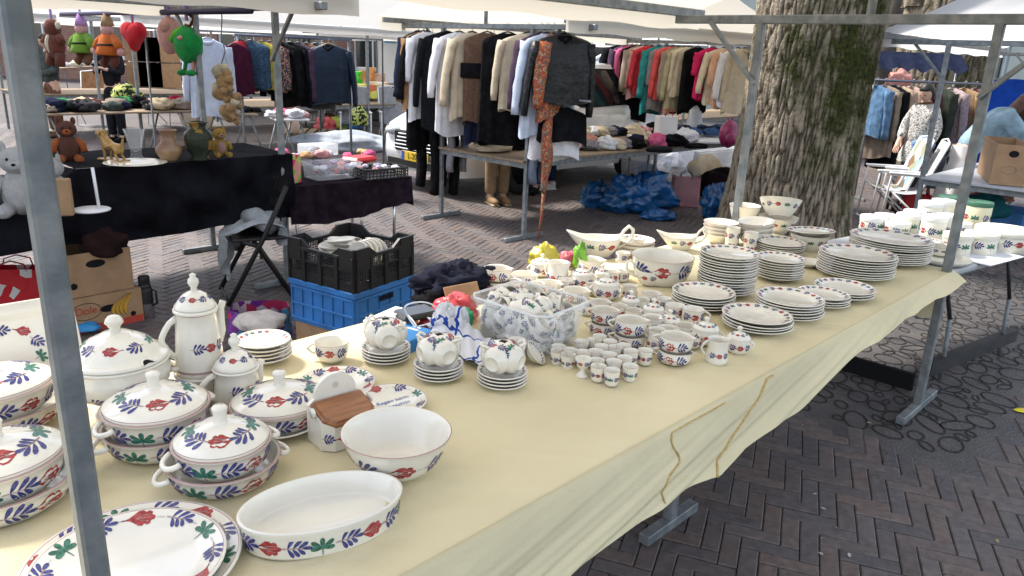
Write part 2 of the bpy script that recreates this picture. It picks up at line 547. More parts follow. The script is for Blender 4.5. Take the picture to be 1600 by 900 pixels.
def p_bowl(Rr, h, foot=.5, dec=True, size=.03, curve=.75, inner=False, t_at=.62, wall=.004, seq='GBRB', gap=1.6, sx=1.0):
 def f():
  mb = MB(); fr = Rr * foot
  out = [(0, .003), (fr * .85, .003), (fr * .9, 0), (fr, 0), (fr * 1.01, .006)]
  n = 8; k0 = len(out) - 1
  for i in range(1, n + 1):
   t = i / n
   out.append((fr + (Rr - fr) * t ** curve, .006 + (h - .006) * t ** 1.15))
  k1 = len(out) - 1
  rimp = [(Rr + .0015, h + .0015), (Rr - .001, h + .003), (Rr - wall, h + .001)]
  inn = [(max(.001, r - wall - .001), z + .003) for r, z in reversed(out[k0 + 1:-1])] + [(fr * .8, .01), (0, .0085)]
  prof = out + rimp + inn
  mis = [0] * (len(prof) - 1); mis[k1 + 1] = 1
  mb.lathe(prof, 48, 0, sx, 1, mis=mis)
  if dec:
   sf = Prof(out[k0:], sx, 1)
   sf.band(mb, sf.L[-1] * t_at, size, seq, gap, squig=size > .025)
  if inner:
   sf = Prof([(Rr - wall, h)] + inn, sx, 1)
   sf.band(mb, sf.L[-1] * .12, size, seq, gap, up=-1)
  return [('bowl', mb.mesh('bowl', POT), None)]
 return f
def cup_body(Rr, h, kind='tea', dec=.022, seq='BRB', gap=1.3, ph0=0.0, spout=False):
 mb = MB()
 if kind == 'tea':
  out = [(0, .003), (.42 * Rr, .003), (.45 * Rr, 0), (.52 * Rr, 0), (.56 * Rr, .005), (.78 * Rr, .16 * h), (.9 * Rr, .36 * h), (.97 * Rr, .65 * h), (Rr, h)]
 elif kind == 'barrel':
  out = [(0, .003), (.6 * Rr, .003), (.63 * Rr, 0), (.7 * Rr, 0), (.76 * Rr, .005), (.95 * Rr, .2 * h), (1.0 * Rr, .45 * h), (.99 * Rr, .65 * h), (.93 * Rr, .88 * h), (.93 * Rr, h)]
 elif kind == 'jug':
  out = [(0, .003), (.8 * Rr, .003), (.85 * Rr, 0), (.98 * Rr, 0), (1.0 * Rr, .01 * 1), (.95 * Rr, .3 * h), (.86 * Rr, .65 * h), (.84 * Rr, .85 * h), (.9 * Rr, h)]
 elif kind == 'mug':
  out = [(0, .003), (.8 * Rr, .003), (.85 * Rr, 0), (.95 * Rr, 0), (Rr, .006), (Rr, .5 * h), (Rr, h)]
 elif kind == 'egg':
  out = [(0, .003), (.6 * Rr, .003), (.66 * Rr, 0), (.74 * Rr, 0), (.82 * Rr, .006), (.9 * Rr, .4 * h), (Rr, h)]
 e = out[-1]
 inn = [(e[0] * 1.005, h + .0015), (e[0] * .99, h + .0025), (e[0] * .945, h + .0005)] + [(max(.001, r * .93), z + .003) for r, z in reversed(out[5:-1])] + [(.5 * Rr, .008), (0, .0075)]
 prof = out + inn
 mis = [0] * (len(prof) - 1); mis[len(out)] = 1
 def warp(p, r, z):
  a = math.exp(-((p - PI) / .38) ** 2) * max(0, (z / h - .55) / .45) ** 1.5
  return r * (1 + .30 * a), z + h * .10 * a
 mb.lathe(prof, 40, 0, mis=mis, warp=warp if spout else None)
 if dec:
  sf = Prof(out[4:])
  t = sf.L[-1] * {'tea': .66, 'barrel': .52, 'jug': .3, 'mug': .5, 'egg': .42}[kind]
  if ph0 is None: sf.band(mb, t, dec, seq, gap)
  else:
   for side in (PI / 2, -PI / 2):
    n = len(seq); r = sf.rz(t)[0]
    for k, c in enumerate(seq):
     sf.decal(mb, c, side + ph0 + (k - (n - 1) / 2) * dec * gap * .82 / r, t, dec)
 return mb
def p_cup(Rr, h, kind='tea', dec=.022, two=False, spout=False, seq='BRB', handle=True, ph0=0.0):
 def f():
  parts = [('cup_body', cup_body(Rr, h, kind, dec, seq, ph0=ph0, spout=spout).mesh('cup_body', POT), None)]
  if handle:
   top, bot = {'tea': (.86, .3), 'barrel': (.82, .25), 'jug': (.93, .25), 'mug': (.88, .2), 'egg': (.8, .3)}[kind]
   x = {'tea': .92, 'barrel': .95, 'jug': .86, 'mug': .98, 'egg': .95}[kind]
   parts.append(('handle', hand(Rr * x, h * bot, h * top, .026 if Rr > .04 else .02, .0042).mesh('handle', POT), None))
   if two: parts.append(('handle', hand(Rr * x, h * bot, h * top, .026, .0042, ang=PI).mesh('handle', POT), None))
  return parts
 return f
def p_sugar(Rr=.047, h=.062, dec=.024):
 def f():
  parts = [('pot_body', cup_body(Rr, h, 'barrel', dec).mesh('pot_body', POT), None)]
  for a in (0, PI): parts.append(('handle', hand(Rr * .95, h * .3, h * .85, .014, .0042, ang=a).mesh('handle', POT), None))
  lid = MB(); pr = [(Rr * .95, h + .001), (Rr * .96, h + .005), (Rr * .8, h + .012), (Rr * .45, h + .02), (Rr * .2, h + .023), (0, h + .024)]
  lid.lathe(pr, 36)
  Prof(pr[1:]).band(lid, .02, .014, 'BRBG', 1.2, up=-1)
  parts.append(('lid', lid.mesh('lid', POT), None))
  parts.append(('knob', MB().lathe(knob(.022, .0095, h + .022), 20).mesh('knob', POT), len(parts) - 1))
  return parts
 return f
def p_coffeepot(Rb, Rt, h, dec, stand=0.0):
 """tapered coffee pot, handle on +X, spout on -X"""
 def f():
  out = [(0, .004), (.85 * Rb, .004), (.9 * Rb, 0), (Rb, 0), (1.02 * Rb, .006), (1.02 * Rb, .012), (Rb, .018), (Rb * .985, .03), (Rt * 1.03, h * .72), (Rt, h * .93), (Rt * 1.08, h * .95), (Rt * 1.1, h * .975), (Rt * 1.05, h), (Rt * .95, h), (Rt * .9, h * .9), (Rb * .9, .02), (0, .012)]
  body = MB().lathe(out, 48, mis=[1 if i == 5 or i == 9 else 0 for i in range(len(out) - 1)])
  sf = Prof(out[7:10])
  for side in (PI / 2, -PI / 2):
   r = sf.rz(h * .30)[0]
   for k, c in enumerate('BRB'): sf.decal(body, c, side + .25 + (k - 1) * dec * .95 / r, h * .28, dec)
  parts = [('pot_body', body.mesh('pot_body', POT), None)]
  parts.append(('handle', hand(Rt * 1.0, h * .25, h * .88, Rb * .62, .008, 10).mesh('handle', POT), None))
  x0 = Rb * .85
  pts = [(-x0 * .96, 0, h * .42), (-x0 * 1.0 - Rb * .12, 0, h * .58), (-x0 - Rb * .14, 0, h * .76), (-x0 - Rb * .18, 0, h * .92), (-x0 - Rb * .30, 0, h * 1.03)]
  parts.append(('spout', MB().tube(pts, [Rb * .22, Rb * .20, Rb * .17, Rb * .15, Rb * .14], 14).mesh('spout', POT), None))
  lid = MB(); pr = [(Rt * 1.0, h + .001), (Rt * 1.02, h + .006), (Rt * .93, h + .012), (Rt * .62, h + .034), (Rt * .3, h + .044), (0, h + .046)]
  lid.lathe(pr, 36)
  Prof(pr[2:]).band(lid, .022, dec * .62, 'BRBB', 1.3, up=-1)
  parts.append(('lid', lid.mesh('lid', POT), None))
  parts.append(('knob', MB().lathe([(.009, h + .04), (.008, h + .055), (.015, h + .068), (.013, h + .078), (.007, h + .084), (.009, h + .09), (0, h + .095)], 16).mesh('knob', POT), 3))
  return parts
 return f
def p_casserole(Rr, h, sx=1.0, lid=True, dec=.045, oval_knob=False):
 def f():
  out = [(0, .004), (.66 * Rr, .004), (.69 * Rr, 0), (.73 * Rr, 0), (.76 * Rr, .005), (.9 * Rr, h * .3), (.97 * Rr, h * .65), (Rr, h * .96)]
  rim = [(Rr * 1.02, h * .97), (Rr * 1.025, h), (Rr * .985, h + .002), (Rr * .95, h - .002), (.92 * Rr, h * .6), (.84 * Rr, h * .25), (.66 * Rr, .011), (0, .010)]
  prof = out + rim
  mis = [0] * (len(prof) - 1); mis[len(out) + 1] = 1
  body = MB().lathe(prof, 64, 0, sx, 1, mis=mis)
  sf = Prof(out[4:], sx, 1); sf.band(body, sf.L[-1] * .55, dec, 'BRBG', 1.12, squig=False)
  parts = [('dish', body.mesh('dish', POT), None)]
  for s in (1, -1):
   parts.append(('handle', ear(Rr * sx * .97, 0, h * .8, .026, .03, .0065, s).mesh('handle', POT), None))
  if lid:
   pr = [(.955 * Rr, h), (.965 * Rr, h + .006), (.955 * Rr, h + .0075), (.93 * Rr, h + .010), (.7 * Rr, h + .026), (.42 * Rr, h + .038), (.18 * Rr, h + .043), (0, h + .044)]
   l = MB().lathe(pr, 64, 0, sx, 1, mis=[0, 1, 0, 0, 0, 0, 0])
   q = Prof(pr[3:], sx, 1); q.band(l, q.L[-1] * .36, dec * .95, 'BRBG', 1.12, squig=False, up=-1)
   parts.append(('lid', l.mesh('lid', POT), None))
   z = h + .041
   k = MB().lathe([(.017, z), (.013, z + .008), (.016, z + .03), (.0175, z + .036), (.014, z + .041), (.0, z + .042)], 12, 0, 1.3 if oval_knob else 1, 1)
   parts.append(('knob', k.mesh('knob', POT), 3))
  return parts
 return f
def p_tureen():
 """big footed tureen with a ladle notch in the lid"""
 Rr, h = .132, .165
 out = [(0, .01), (.06, .008), (.066, 0), (.075, 0), (.074, .012), (.048, .03), (.044, .045), (.07, .055), (.105, .075), (.126, .105), (.13, .14), (.122, .155), (.126, .162), (.132, .166), (.132, .170), (.12, .171), (.115, .15), (.1, .085), (0, .065)]
 body = MB().lathe(out, 64)
 sf = Prof(out[7:11]); sf.band(body, .055, .04, 'GBRB', 1.5)
 parts = [('bowl', body.mesh('bowl', POT), None)]
 for s in (1, -1): parts.append(('handle', ear(.122, 0, .118, .035, .038, .0075, s).mesh('handle', POT), None))
 z = .170
 pr = [(.118, z), (.128, z + .003), (.13, z + .009), (.122, z + .014), (.112, z + .016), (.105, z + .024), (.08, z + .05), (.05, z + .066), (.042, z + .068), (.036, z + .074), (0, z + .08)]
 lid = MB().lathe(pr, 72)
 q = Prof(pr[5:8]); q.band(lid, q.L[-1] * .5, .042, 'BRBG', 1.25, up=-1)
 notch = MB()
 a0 = R(-68)
 pts = []
 for i in range(9):
  t = PI * i / 8
  pts.append((a0 + .15 * math.cos(t), .1305 - .022 * math.sin(t)))
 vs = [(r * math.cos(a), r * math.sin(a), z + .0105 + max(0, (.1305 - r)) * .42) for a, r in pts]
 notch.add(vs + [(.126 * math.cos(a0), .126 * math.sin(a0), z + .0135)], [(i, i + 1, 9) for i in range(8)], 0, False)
 notch.tube(vs, .0035, 6, 1)
 parts.append(('lid', lid.mesh('lid', POT), None))
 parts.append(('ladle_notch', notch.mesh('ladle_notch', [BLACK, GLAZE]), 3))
 k = MB().lathe([(.016, z + .072), (.014, z + .088), (.018, z + .096), (.025, z + .104), (.022, z + .113), (.014, z + .122), (0, z + .125)], 10)
 parts.append(('knob', k.mesh('knob', POT), 3))
 return parts
def p_gravy():
 L, h = .085, .06
 out = [(0, .004), (.4, .004), (.43, 0), (.5, 0), (.55, .006), (.8, .022), (.95, .042), (1.0, h)]
 rs = .048
 prof = [(r * rs, z) for r, z in out] + [(rs * .98, h + .002), (rs * .94, h), (rs * .88, .04), (rs * .7, .02), (0, .012)]
 def warp(p, r, z):
  a = math.exp(-((p - PI) / .5) ** 2) * (z / h) ** 1.5
  b = math.exp(-(min(p, 2 * PI - p) / .6) ** 2) * (z / h) ** 2
  return r * (1 + .55 * a), z + .02 * a + .012 * b
 body = MB().lathe(prof, 48, 0, 1.45, 1.0, warp=warp)
 sf = Prof([(r * rs, z) for r, z in out[4:]], 1.45, 1.0)
 for side in (PI / 2, -PI / 2):
  for k, c in enumerate('GBR' if side < 0 else 'RBG'): sf.decal(body, c, side + (k - 1) * .55, sf.L[-1] * .6, .026)
 pts = [(.062, 0, .06), (.075, 0, .085), (.09, 0, .10), (.104, 0, .09), (.104, 0, .065), (.09, 0, .045), (.06, 0, .03)]
 return [('boat_body', body.mesh('boat_body', POT), None), ('handle', MB().tube(pts, [.005, .0055, .006, .006, .0055, .005, .005], 8).mesh('handle', POT), None)]
def p_jar(Rr, h, lidm=None, bodym=None, dec=.035, knobbed=False, seq='RBGB', t_at=.55):
 def f():
  ms = [bodym or TIN] + POT[1:]
  prof = [(0, .002), (.95 * Rr, .002), (.97 * Rr, 0), (Rr, .003), (Rr, h * .5), (Rr, h - .002), (Rr * .98, h), (0, h)]
  b = MB().lathe(prof, 48)
  sf = Prof([(Rr, 0), (Rr, h)]); sf.band(b, h * t_at, dec, seq, 1.3)
  parts = [('tin_body', b.mesh('tin_body', ms), None)]
  l = MB().lathe([(Rr * 1.025, h - .022), (Rr * 1.03, h - .021), (Rr * 1.03, h + .004), (Rr * 1.01, h + .007), (Rr * .93, h + .007), (Rr * .9, h + .004), (0, h + .005)], 48)
  parts.append(('lid', l.mesh('lid', [lidm or TIN]), None))
  if knobbed: parts.append(('knob', MB().lathe(knob(.022, .01, h + .004), 14).mesh('knob', [CHROME]), 1))
  return parts
 return f
TIN = mat('cream_enamelled_tin', (0.74, 0.71, 0.60), 0.32, var=0.06, vscale=8)
TIN_W = mat('white_tin_lid', (0.78, 0.78, 0.74), 0.35)
TIN_G = mat('green_tin_lid', (0.035, 0.13, 0.075), 0.35)
# ------------------------------------------------------------------ ground: real clay pavers in herringbone, a cast inlay with ovals round the tree
def brick_mat():
 m = bpy.data.materials.new('clay_pavers'); m.use_nodes = True
 t = m.node_tree; b = t.nodes['Principled BSDF']
 b.inputs['Roughness'].default_value = 0.58
 at_ = t.nodes.new('ShaderNodeAttribute'); at_.attribute_name = 'tone'
 rp = t.nodes.new('ShaderNodeValToRGB'); el = rp.color_ramp.elements
 cols = [(.074, .060, .058), (.096, .076, .070), (.082, .070, .070), (.112, .082, .072), (.100, .086, .083), (.068, .061, .064), (.128, .102, .092)]
 while len(el) < len(cols): el.new(.5)
 for i, c in enumerate(cols): el[i].position = i / (len(cols) - 1); el[i].color = (*c, 1)
 t.links.new(at_.outputs['Fac'], rp.inputs[0])
 tc = t.nodes.new('ShaderNodeTexCoord')
 nz = t.nodes.new('ShaderNodeTexNoise'); nz.inputs['Scale'].default_value = 26; nz.inputs['Detail'].default_value = 8
 n2 = t.nodes.new('ShaderNodeTexNoise'); n2.inputs['Scale'].default_value = 0.9; n2.inputs['Detail'].default_value = 4
 for n in (nz, n2): t.links.new(tc.outputs['Object'], n.inputs['Vector'])
 mr = t.nodes.new('ShaderNodeMapRange'); mr.inputs[1].default_value = .3; mr.inputs[2].default_value = .7; mr.inputs[3].default_value = .84; mr.inputs[4].default_value = 1.46
 t.links.new(nz.outputs[0], mr.inputs[0])
 mr2 = t.nodes.new('ShaderNodeMapRange'); mr2.inputs[1].default_value = .3; mr2.inputs[2].default_value = .7; mr2.inputs[3].default_value = .8; mr2.inputs[4].default_value = 1.2
 t.links.new(n2.outputs[0], mr2.inputs[0])
 mu = t.nodes.new('ShaderNodeMath'); mu.operation = 'MULTIPLY'; t.links.new(mr.outputs[0], mu.inputs[0]); t.links.new(mr2.outputs[0], mu.inputs[1])
 vm = t.nodes.new('ShaderNodeVectorMath'); vm.operation = 'SCALE'
 t.links.new(rp.outputs[0], vm.inputs[0]); t.links.new(mu.outputs[0], vm.inputs['Scale'])
 t.links.new(vm.outputs[0], b.inputs['Base Color'])
 bp = t.nodes.new('ShaderNodeBump'); bp.inputs['Strength'].default_value = .35; bp.inputs['Distance'].default_value = .01
 n3 = t.nodes.new('ShaderNodeTexNoise'); n3.inputs['Scale'].default_value = 90; n3.inputs['Detail'].default_value = 6
 t.links.new(tc.outputs['Object'], n3.inputs['Vector']); t.links.new(n3.outputs[0], bp.inputs['Height']); t.links.new(bp.outputs[0], b.inputs['Normal'])
 return m
JOINT = mat('sand_joints', (.030, .025, .022), .95, var=.5, vscale=20)
FARGROUND = mat('far_paving', (.088, .074, .070), .75, var=.3, vscale=1.2, bump=.3, bscale=30)
# corner and sides of the inlay
G0 = at(1525, 745); G1 = at(1600, 640); G2 = at(1290, 690)
gu = Vector((G1 - G0).xy.normalized().to_3d())           # along the far side
gv = Vector((-gu.y, gu.x, 0))
G_A, G_B = 4.2, 2.6                                       # size along gu, along gv
def in_grate(x, y):
 d = Vector((x, y, 0)) - G0
 a, b = d.dot(gu), d.dot(gv)
 return -0.02 < a < G_A and -0.02 < b < G_B
def pavers():
 L, W, g = .206, .068, .0035
 rng = np.random.default_rng(3)
 ang = R(46 + 24)
 ca, sa = math.cos(ang), math.sin(ang)
 vs = []; fs = []; tone = []
 v1 = (W, W); v2 = (L, -L)
 XR, Y0, Y1 = (-9.5, 9.5), .6, 15.0
 n1 = int(30 / W); n2 = int(30 / L)
 def emit(x0, y0, x1, y1):
  cx, cy = (x0 + x1) / 2, (y0 + y1) / 2
  wx, wy = cx * ca - cy * sa, cx * sa + cy * ca + 7.5
  if not (Y0 < wy < Y1) or abs(wx) > 1.2 + wy * .78: return
  if in_grate(wx, wy): return
  o = len(vs)
  z = rng.normal() * .0012; tx, ty = rng.normal(size=2) * .006
  x0 += g / 2; y0 += g / 2; x1 -= g / 2; y1 -= g / 2
  b = .0045
  for (ins, dz) in ((0, -.012), (0, -.004), (b, 0)):
   for (x, y) in ((x0 + ins, y0 + ins), (x1 - ins, y0 + ins), (x1 - ins, y1 - ins), (x0 + ins, y1 - ins)):
    vs.append((x * ca - y * sa, x * sa + y * ca + 7.5, z + dz + (x - cx) * tx + (y - cy) * ty))
  fs.append((o + 8, o + 9, o + 10, o + 11))
  for k in range(4):
   l = (k + 1) % 4
   fs.append((o + 4 + k, o + 4 + l, o + 8 + l, o + 8 + k)); fs.append((o + k, o + l, o + 4 + l, o + 4 + k))
  tone.extend([min(1, max(0, rng.beta(2.2, 2.2)))] * 9)
 for a in range(-n1, n1):
  for c in range(-n2, n2):
   ox, oy = a * v1[0] + c * v2[0], a * v1[1] + c * v2[1]
   if ox * ox + oy * oy > 15 ** 2: continue
   emit(ox, oy, ox + L, oy + W)
   emit(ox + L, oy + W - L, ox + L + W, oy + W)
 me = bpy.data.meshes.new('pavers')
 me.from_pydata(vs, [], fs)
 me.materials.append(brick_mat())
 at_ = me.attributes.new('tone', 'FLOAT', 'FACE'); at_.data.foreach_set('value', tone)
 me.update()
 struct(link('brick_pavement', me))
pavers()
struct(MB().add([(-300, -60, -.011), (300, -60, -.011), (300, 400, -.011), (-300, 400, -.011)], [(0, 1, 2, 3)], 0, False).build('ground', JOINT))
fg = MB().add([(-300, 15.0, -.006), (300, 15.0, -.006), (300, 400, -.006), (-300, 400, -.006)], [(0, 1, 2, 3)], 0, False)
for sx_ in (-1, 1):
 fg.add([(sx_ * 300, -60, -.006), (sx_ * 12.5, -60, -.006), (sx_ * 12.5, 15, -.006), (sx_ * 300, 15, -.006)], [(0, 1, 2, 3)], 0, False)
struct(fg.build('square', FARGROUND))
INLAY = mat('cast_stone_inlay', (.068, .063, .064), .55, var=.4, vscale=5, bump=.4, bscale=70, col2=(.095, .086, .082))
GROOVE = mat('groove_brown', (.022, .016, .013), .85, var=.4, vscale=30)  # dark brown of the flat rings drawn in place of recessed grooves
def inlay():
 mb = MB(); rng = random.Random(5)
 P = lambda a, b, z: tuple((G0 + gu * a + gv * b + Vector((0, 0, z))))
 # slabs, so that the plate has joints
 na, nb = 1, 1
 for i in range(na):
  for j in range(nb):
   a0, a1, b0, b1 = -.16, G_A + .16, -.16, G_B + .16
   mb.add([P(a0, b0, -.0045), P(a1, b0, -.0045), P(a1, b1, -.0045), P(a0, b1, -.0045)], [(0, 1, 2, 3)], 0, False)
 done = []
 tries = 0
 while tries < 16000 and len(done) < 620:
  tries += 1
  a, b = rng.uniform(.12, G_A - .12), rng.uniform(.12, G_B - .12)
  r = rng.choice((.105, .095, .085, .075, .065, .05)) if tries < 5000 else rng.choice((.055, .045, .036, .03))
  asp = rng.uniform(.42, .8); th = rng.gauss(.6, .5)
  if a - r < .02 or b - r < .02: continue
  ok = True
  for (c, d, q, s2, t2) in done:
   dx, dy = a - c, b - d
   dist = math.hypot(dx, dy)
   an = math.atan2(dy, dx)
   def rad(R_, as_, t_): return R_ * as_ / math.hypot(as_ * math.cos(an - t_), math.sin(an - t_))
   if dist < rad(r, asp, th) + rad(q, s2, t2) + .004: ok = False; break
  if not ok: continue
  done.append((a, b, r, asp, th))
  n = 28; vs = []
  wd = .0095
  for ring, z in ((r + wd / 2, -.001), (r - wd / 2, -.001)):
   for k in range(n):
    t = 2 * PI * k / n
    x, y = ring * math.cos(t), (r * asp + (ring - r)) * math.sin(t)
    vs.append(P(a + x * math.cos(th) - y * math.sin(th), b + x * math.sin(th) + y * math.cos(th), z))
  mb.add(vs, [(k, (k + 1) % n, n + (k + 1) % n, n + k) for k in range(n)], 1, False)
 struct(mb.build('pavement_inlay', [INLAY, GROOVE]))
inlay()
# litter on the ground
def litter():
 rng = random.Random(4)
 lm = [mat('dry_leaf', (.35, .27, .14), .8), mat('pale_petal', (.55, .5, .45), .8), mat('green_leaf', (.09, .17, .04), .7)]
 for k in range(15):
  px, py = rng.uniform(1150, 1590), rng.uniform(640, 890)
  p = at(px, py)
  mb = MB(); L, W = rng.uniform(.006, .015), rng.uniform(.003, .007)
  mb.add([(-L, 0, .003), (-L * .3, -W, .006), (L * .5, -W * .7, .008), (L, 0, .004), (L * .4, W * .8, .007), (-L * .4, W, .005), (0, 0, .001)], [(i, (i + 1) % 6, 6) for i in range(6)], 0, True)
  mb.box((0, 0, .0015), (L * .5, W * .4, .002))
  o = mb.build('fallen_leaf', lm[k % 3], None, (p.x, p.y, .002), rng.uniform(0, 6))
  tag(o, 'tiny dry leaf scrap lying on the dark brick paving', 'leaf', 'leaf scraps on the paving')
litter()
p = at(1600, 642)
mb = MB().lathe([(.0, .006), (.03, .006), (.04, .004), (.042, .001)], 20, 0, 1.8, .7)
YEL = mat('yellow_paint', (.75, .6, .03), .7)
struct(mb.build('paint_spot', YEL, None, (p.x + .02, p.y, .001)))

# ------------------------------------------------------------------ trees
def bark_mat(name, mossy):
 m = bpy.data.materials.new(name); m.use_nodes = True
 t = m.node_tree; b = t.nodes['Principled BSDF']; b.inputs['Roughness'].default_value = .9; b.inputs['Specular IOR Level'].default_value = .2
 tc = t.nodes.new('ShaderNodeTexCoord')
 at_ = t.nodes.new('ShaderNodeAttribute'); at_.attribute_name = 'depth'
 rp = t.nodes.new('ShaderNodeValToRGB'); el = rp.color_ramp.elements
 el[0].position = .12; el[0].color = (.040, .032, .024, 1); el[1].position = .85; el[1].color = (.30, .25, .185, 1)
 e = el.new(.45); e.color = (.12, .095, .068, 1)
 nz = t.nodes.new('ShaderNodeTexNoise'); nz.inputs['Scale'].default_value = 14; nz.inputs['Detail'].default_value = 9
 t.links.new(tc.outputs['Object'], nz.inputs['Vector'])
 ma = t.nodes.new('ShaderNodeMath'); ma.operation = 'MULTIPLY_ADD'; ma.inputs[1].default_value = .55
 ad = t.nodes.new('ShaderNodeMath'); ad.operation = 'SUBTRACT'; ad.inputs[1].default_value = .27
 t.links.new(nz.outputs[0], ma.inputs[0]); t.links.new(at_.outputs['Fac'], ma.inputs[2]); t.links.new(ma.outputs[0], ad.inputs[0])
 t.links.new(ad.outputs[0], rp.inputs[0])
 ms = t.nodes.new('ShaderNodeAttribute'); ms.attribute_name = 'moss'
 n2 = t.nodes.new('ShaderNodeTexNoise'); n2.inputs['Scale'].default_value = 5; n2.inputs['Detail'].default_value = 8; n2.inputs['Roughness'].default_value = .7
 t.links.new(tc.outputs['Object'], n2.inputs['Vector'])
 s1 = t.nodes.new('ShaderNodeMath'); s1.operation = 'MULTIPLY_ADD'; s1.inputs[1].default_value = 1.5; t.links.new(n2.outputs[0], s1.inputs[0]); t.links.new(ms.outputs['Fac'], s1.inputs[2])
 mr = t.nodes.new('ShaderNodeMapRange'); mr.inputs[1].default_value = 1.02; mr.inputs[2].default_value = 1.42
 t.links.new(s1.outputs[0], mr.inputs[0])
 n3 = t.nodes.new('ShaderNodeTexNoise'); n3.inputs['Scale'].default_value = 30; n3.inputs['Detail'].default_value = 6
 t.links.new(tc.outputs['Object'], n3.inputs['Vector'])
 r2 = t.nodes.new('ShaderNodeValToRGB'); r2.color_ramp.elements[0].position = .35; r2.color_ramp.elements[0].color = (.018, .022, .008, 1)
 r2.color_ramp.elements[1].position = .7; r2.color_ramp.elements[1].color = (.062, .068, .014, 1)
 t.links.new(n3.outputs[0], r2.inputs[0])
 mx = t.nodes.new('ShaderNodeMix'); mx.data_type = 'RGBA'
 t.links.new(mr.outputs[0], mx.inputs[0]); t.links.new(rp.outputs[0], mx.inputs[6]); t.links.new(r2.outputs[0], mx.inputs[7])
 t.links.new(mx.outputs[2], b.inputs['Base Color'])
 bp = t.nodes.new('ShaderNodeBump'); bp.inputs['Strength'].default_value = .7; bp.inputs['Distance'].default_value = .03
 n4 = t.nodes.new('ShaderNodeTexNoise'); n4.inputs['Scale'].default_value = 38; n4.inputs['Detail'].default_value = 6
 t.links.new(tc.outputs['Object'], n4.inputs['Vector']); t.links.new(n4.outputs[0], bp.inputs['Height']); t.links.new(bp.outputs[0], b.inputs['Normal'])
 return m
BARK = bark_mat('mossy_bark', True)
def trunk_mesh(name, r0, H, moss_dir, seg=220, rows=150, ridges=46, amp=.05, lean=(0, 0), moss=1.0, flare=.25, seed=0):
 vs = np.zeros(((rows + 1) * seg, 3)); dep = np.zeros((rows + 1) * seg); mo = np.zeros((rows + 1) * seg)
 off = Vector((seed * 7.3, seed * 2.1, seed * 5.7))
 for j in range(rows + 1):
  z = H * (j / rows) ** 1.15
  base = r0 * (1 - .05 * z / H) * (1 + flare * math.exp(-z / .35) - .03 * math.sin(z * 1.3 + seed))
  for i in range(seg):
   ph = 2 * PI * i / seg
   c, s_ = math.cos(ph), math.sin(ph)
   jx, jy = c * r0 / .60 + .02 * noise.noise(Vector((c * 3, s_ * 3, z * .6)) + off), s_ * r0 / .60 + .02 * noise.noise(Vector((s_ * 3, c * 3, z * .6)) + off)
   q1 = Vector((jx * ridges * .19, jy * ridges * .19, z * ridges * .040)) + off
   ds = noise.voronoi(q1)[0]
   rid = min(1, max(0, (ds[1] - ds[0]) / .30)) ** .5
   q2 = Vector((jx * ridges * .46, jy * ridges * .46, z * ridges * .14)) + off
   d2 = noise.voronoi(q2)[0]
   r2 = min(1, max(0, (d2[1] - d2[0]) / .30)) ** .6
   brk = .5 + .5 * noise.noise(Vector((c * 11, s_ * 11, z * 6.0)) + off)
   d = rid * (.62 + .26 * r2 + .22 * brk)
   lump = .05 * noise.noise(Vector((c * 1.3, s_ * 1.3, z * .5)) + off)
   fl = 1 + .10 * math.exp(-z / .4) * math.sin(5 * ph + seed)
   r = base * fl * (1 + lump) + amp * (d - .6)
   k = j * seg + i
   vs[k] = (r * c + lean[0] * z, r * s_ + lean[1] * z, z - .05)
   dep[k] = min(1, max(0, d))
   md = math.cos(ph - moss_dir)
   mo[k] = moss * (.28 * max(0, md) ** .7 + .34 * noise.noise(Vector((c * 2, s_ * 2, z * 1.3)) + off) + .22 * math.exp(-((z - 1.45) / .55) ** 2) * (md > -.3) * min(1, (md + .3) * 1.6) + .18 * min(1, z / 2)) + (1 - rid) * .08
 fs = [(j * seg + i, j * seg + (i + 1) % seg, (j + 1) * seg + (i + 1) % seg, (j + 1) * seg + i) for j in range(rows) for i in range(seg)]
 me = bpy.data.meshes.new(name); me.from_pydata(vs.tolist(), [], fs)
 me.polygons.foreach_set('use_smooth', [True] * len(fs))
 for nm, ar in (('depth', dep), ('moss', mo)):
  a = me.attributes.new(nm, 'FLOAT', 'POINT'); a.data.foreach_set('value', ar.tolist())
 me.materials.append(BARK); me.update()
 return me
def leaf_mat(name, c1, c2):
 m = mat(name, c1, .6, var=.9, vscale=2.5, col2=c2, detail=6)
 return m
LEAF1 = leaf_mat('plane_tree_leaves', (.035, .075, .018), (.09, .15, .035))
LEAF2 = leaf_mat('light_green_leaves', (.06, .12, .025), (.13, .19, .05))  # a lighter green than the plane tree's leaves
def crown_mesh(name, c, r, n, m, size=.14, seed=1, clumps=40):
 rng = np.random.default_rng(seed)
 vs = []; fs = []
 cl = rng.normal(size=(clumps, 3)); cl /= np.linalg.norm(cl, axis=1)[:, None]; cl *= (rng.random((clumps, 1)) ** .4) * .95
 for k in range(n):
  p = cl[rng.integers(clumps)] + rng.normal(size=3) * .15
  q = np.array(c) + p * np.array(r)
  a = rng.normal(size=3); a /= np.linalg.norm(a)
  b = np.cross(a, rng.normal(size=3)); b /= np.linalg.norm(b)
  s = size * (.6 + .8 * rng.random()); o = len(vs)
  nrm = np.cross(a, b)
  vs += [tuple(q - a * s), tuple(q - b * s * .5 + nrm * s * .15), tuple(q + a * s), tuple(q + b * s * .5 + nrm * s * .15)]
  fs.append((o, o + 1, o + 2, o + 3))
 me = bpy.data.meshes.new(name); me.from_pydata(vs, [], fs); me.materials.append(m); me.update()
 return me
def limb_mb(pts, rs, seed=0):
 return MB().tube(pts, rs, 12)
TREE = at(1224, 372)
t = thing('plane_tree', 'huge ridged trunk with green moss rising behind the stacked plates', 'tree', (TREE.x, TREE.y, 0))
TR = .60
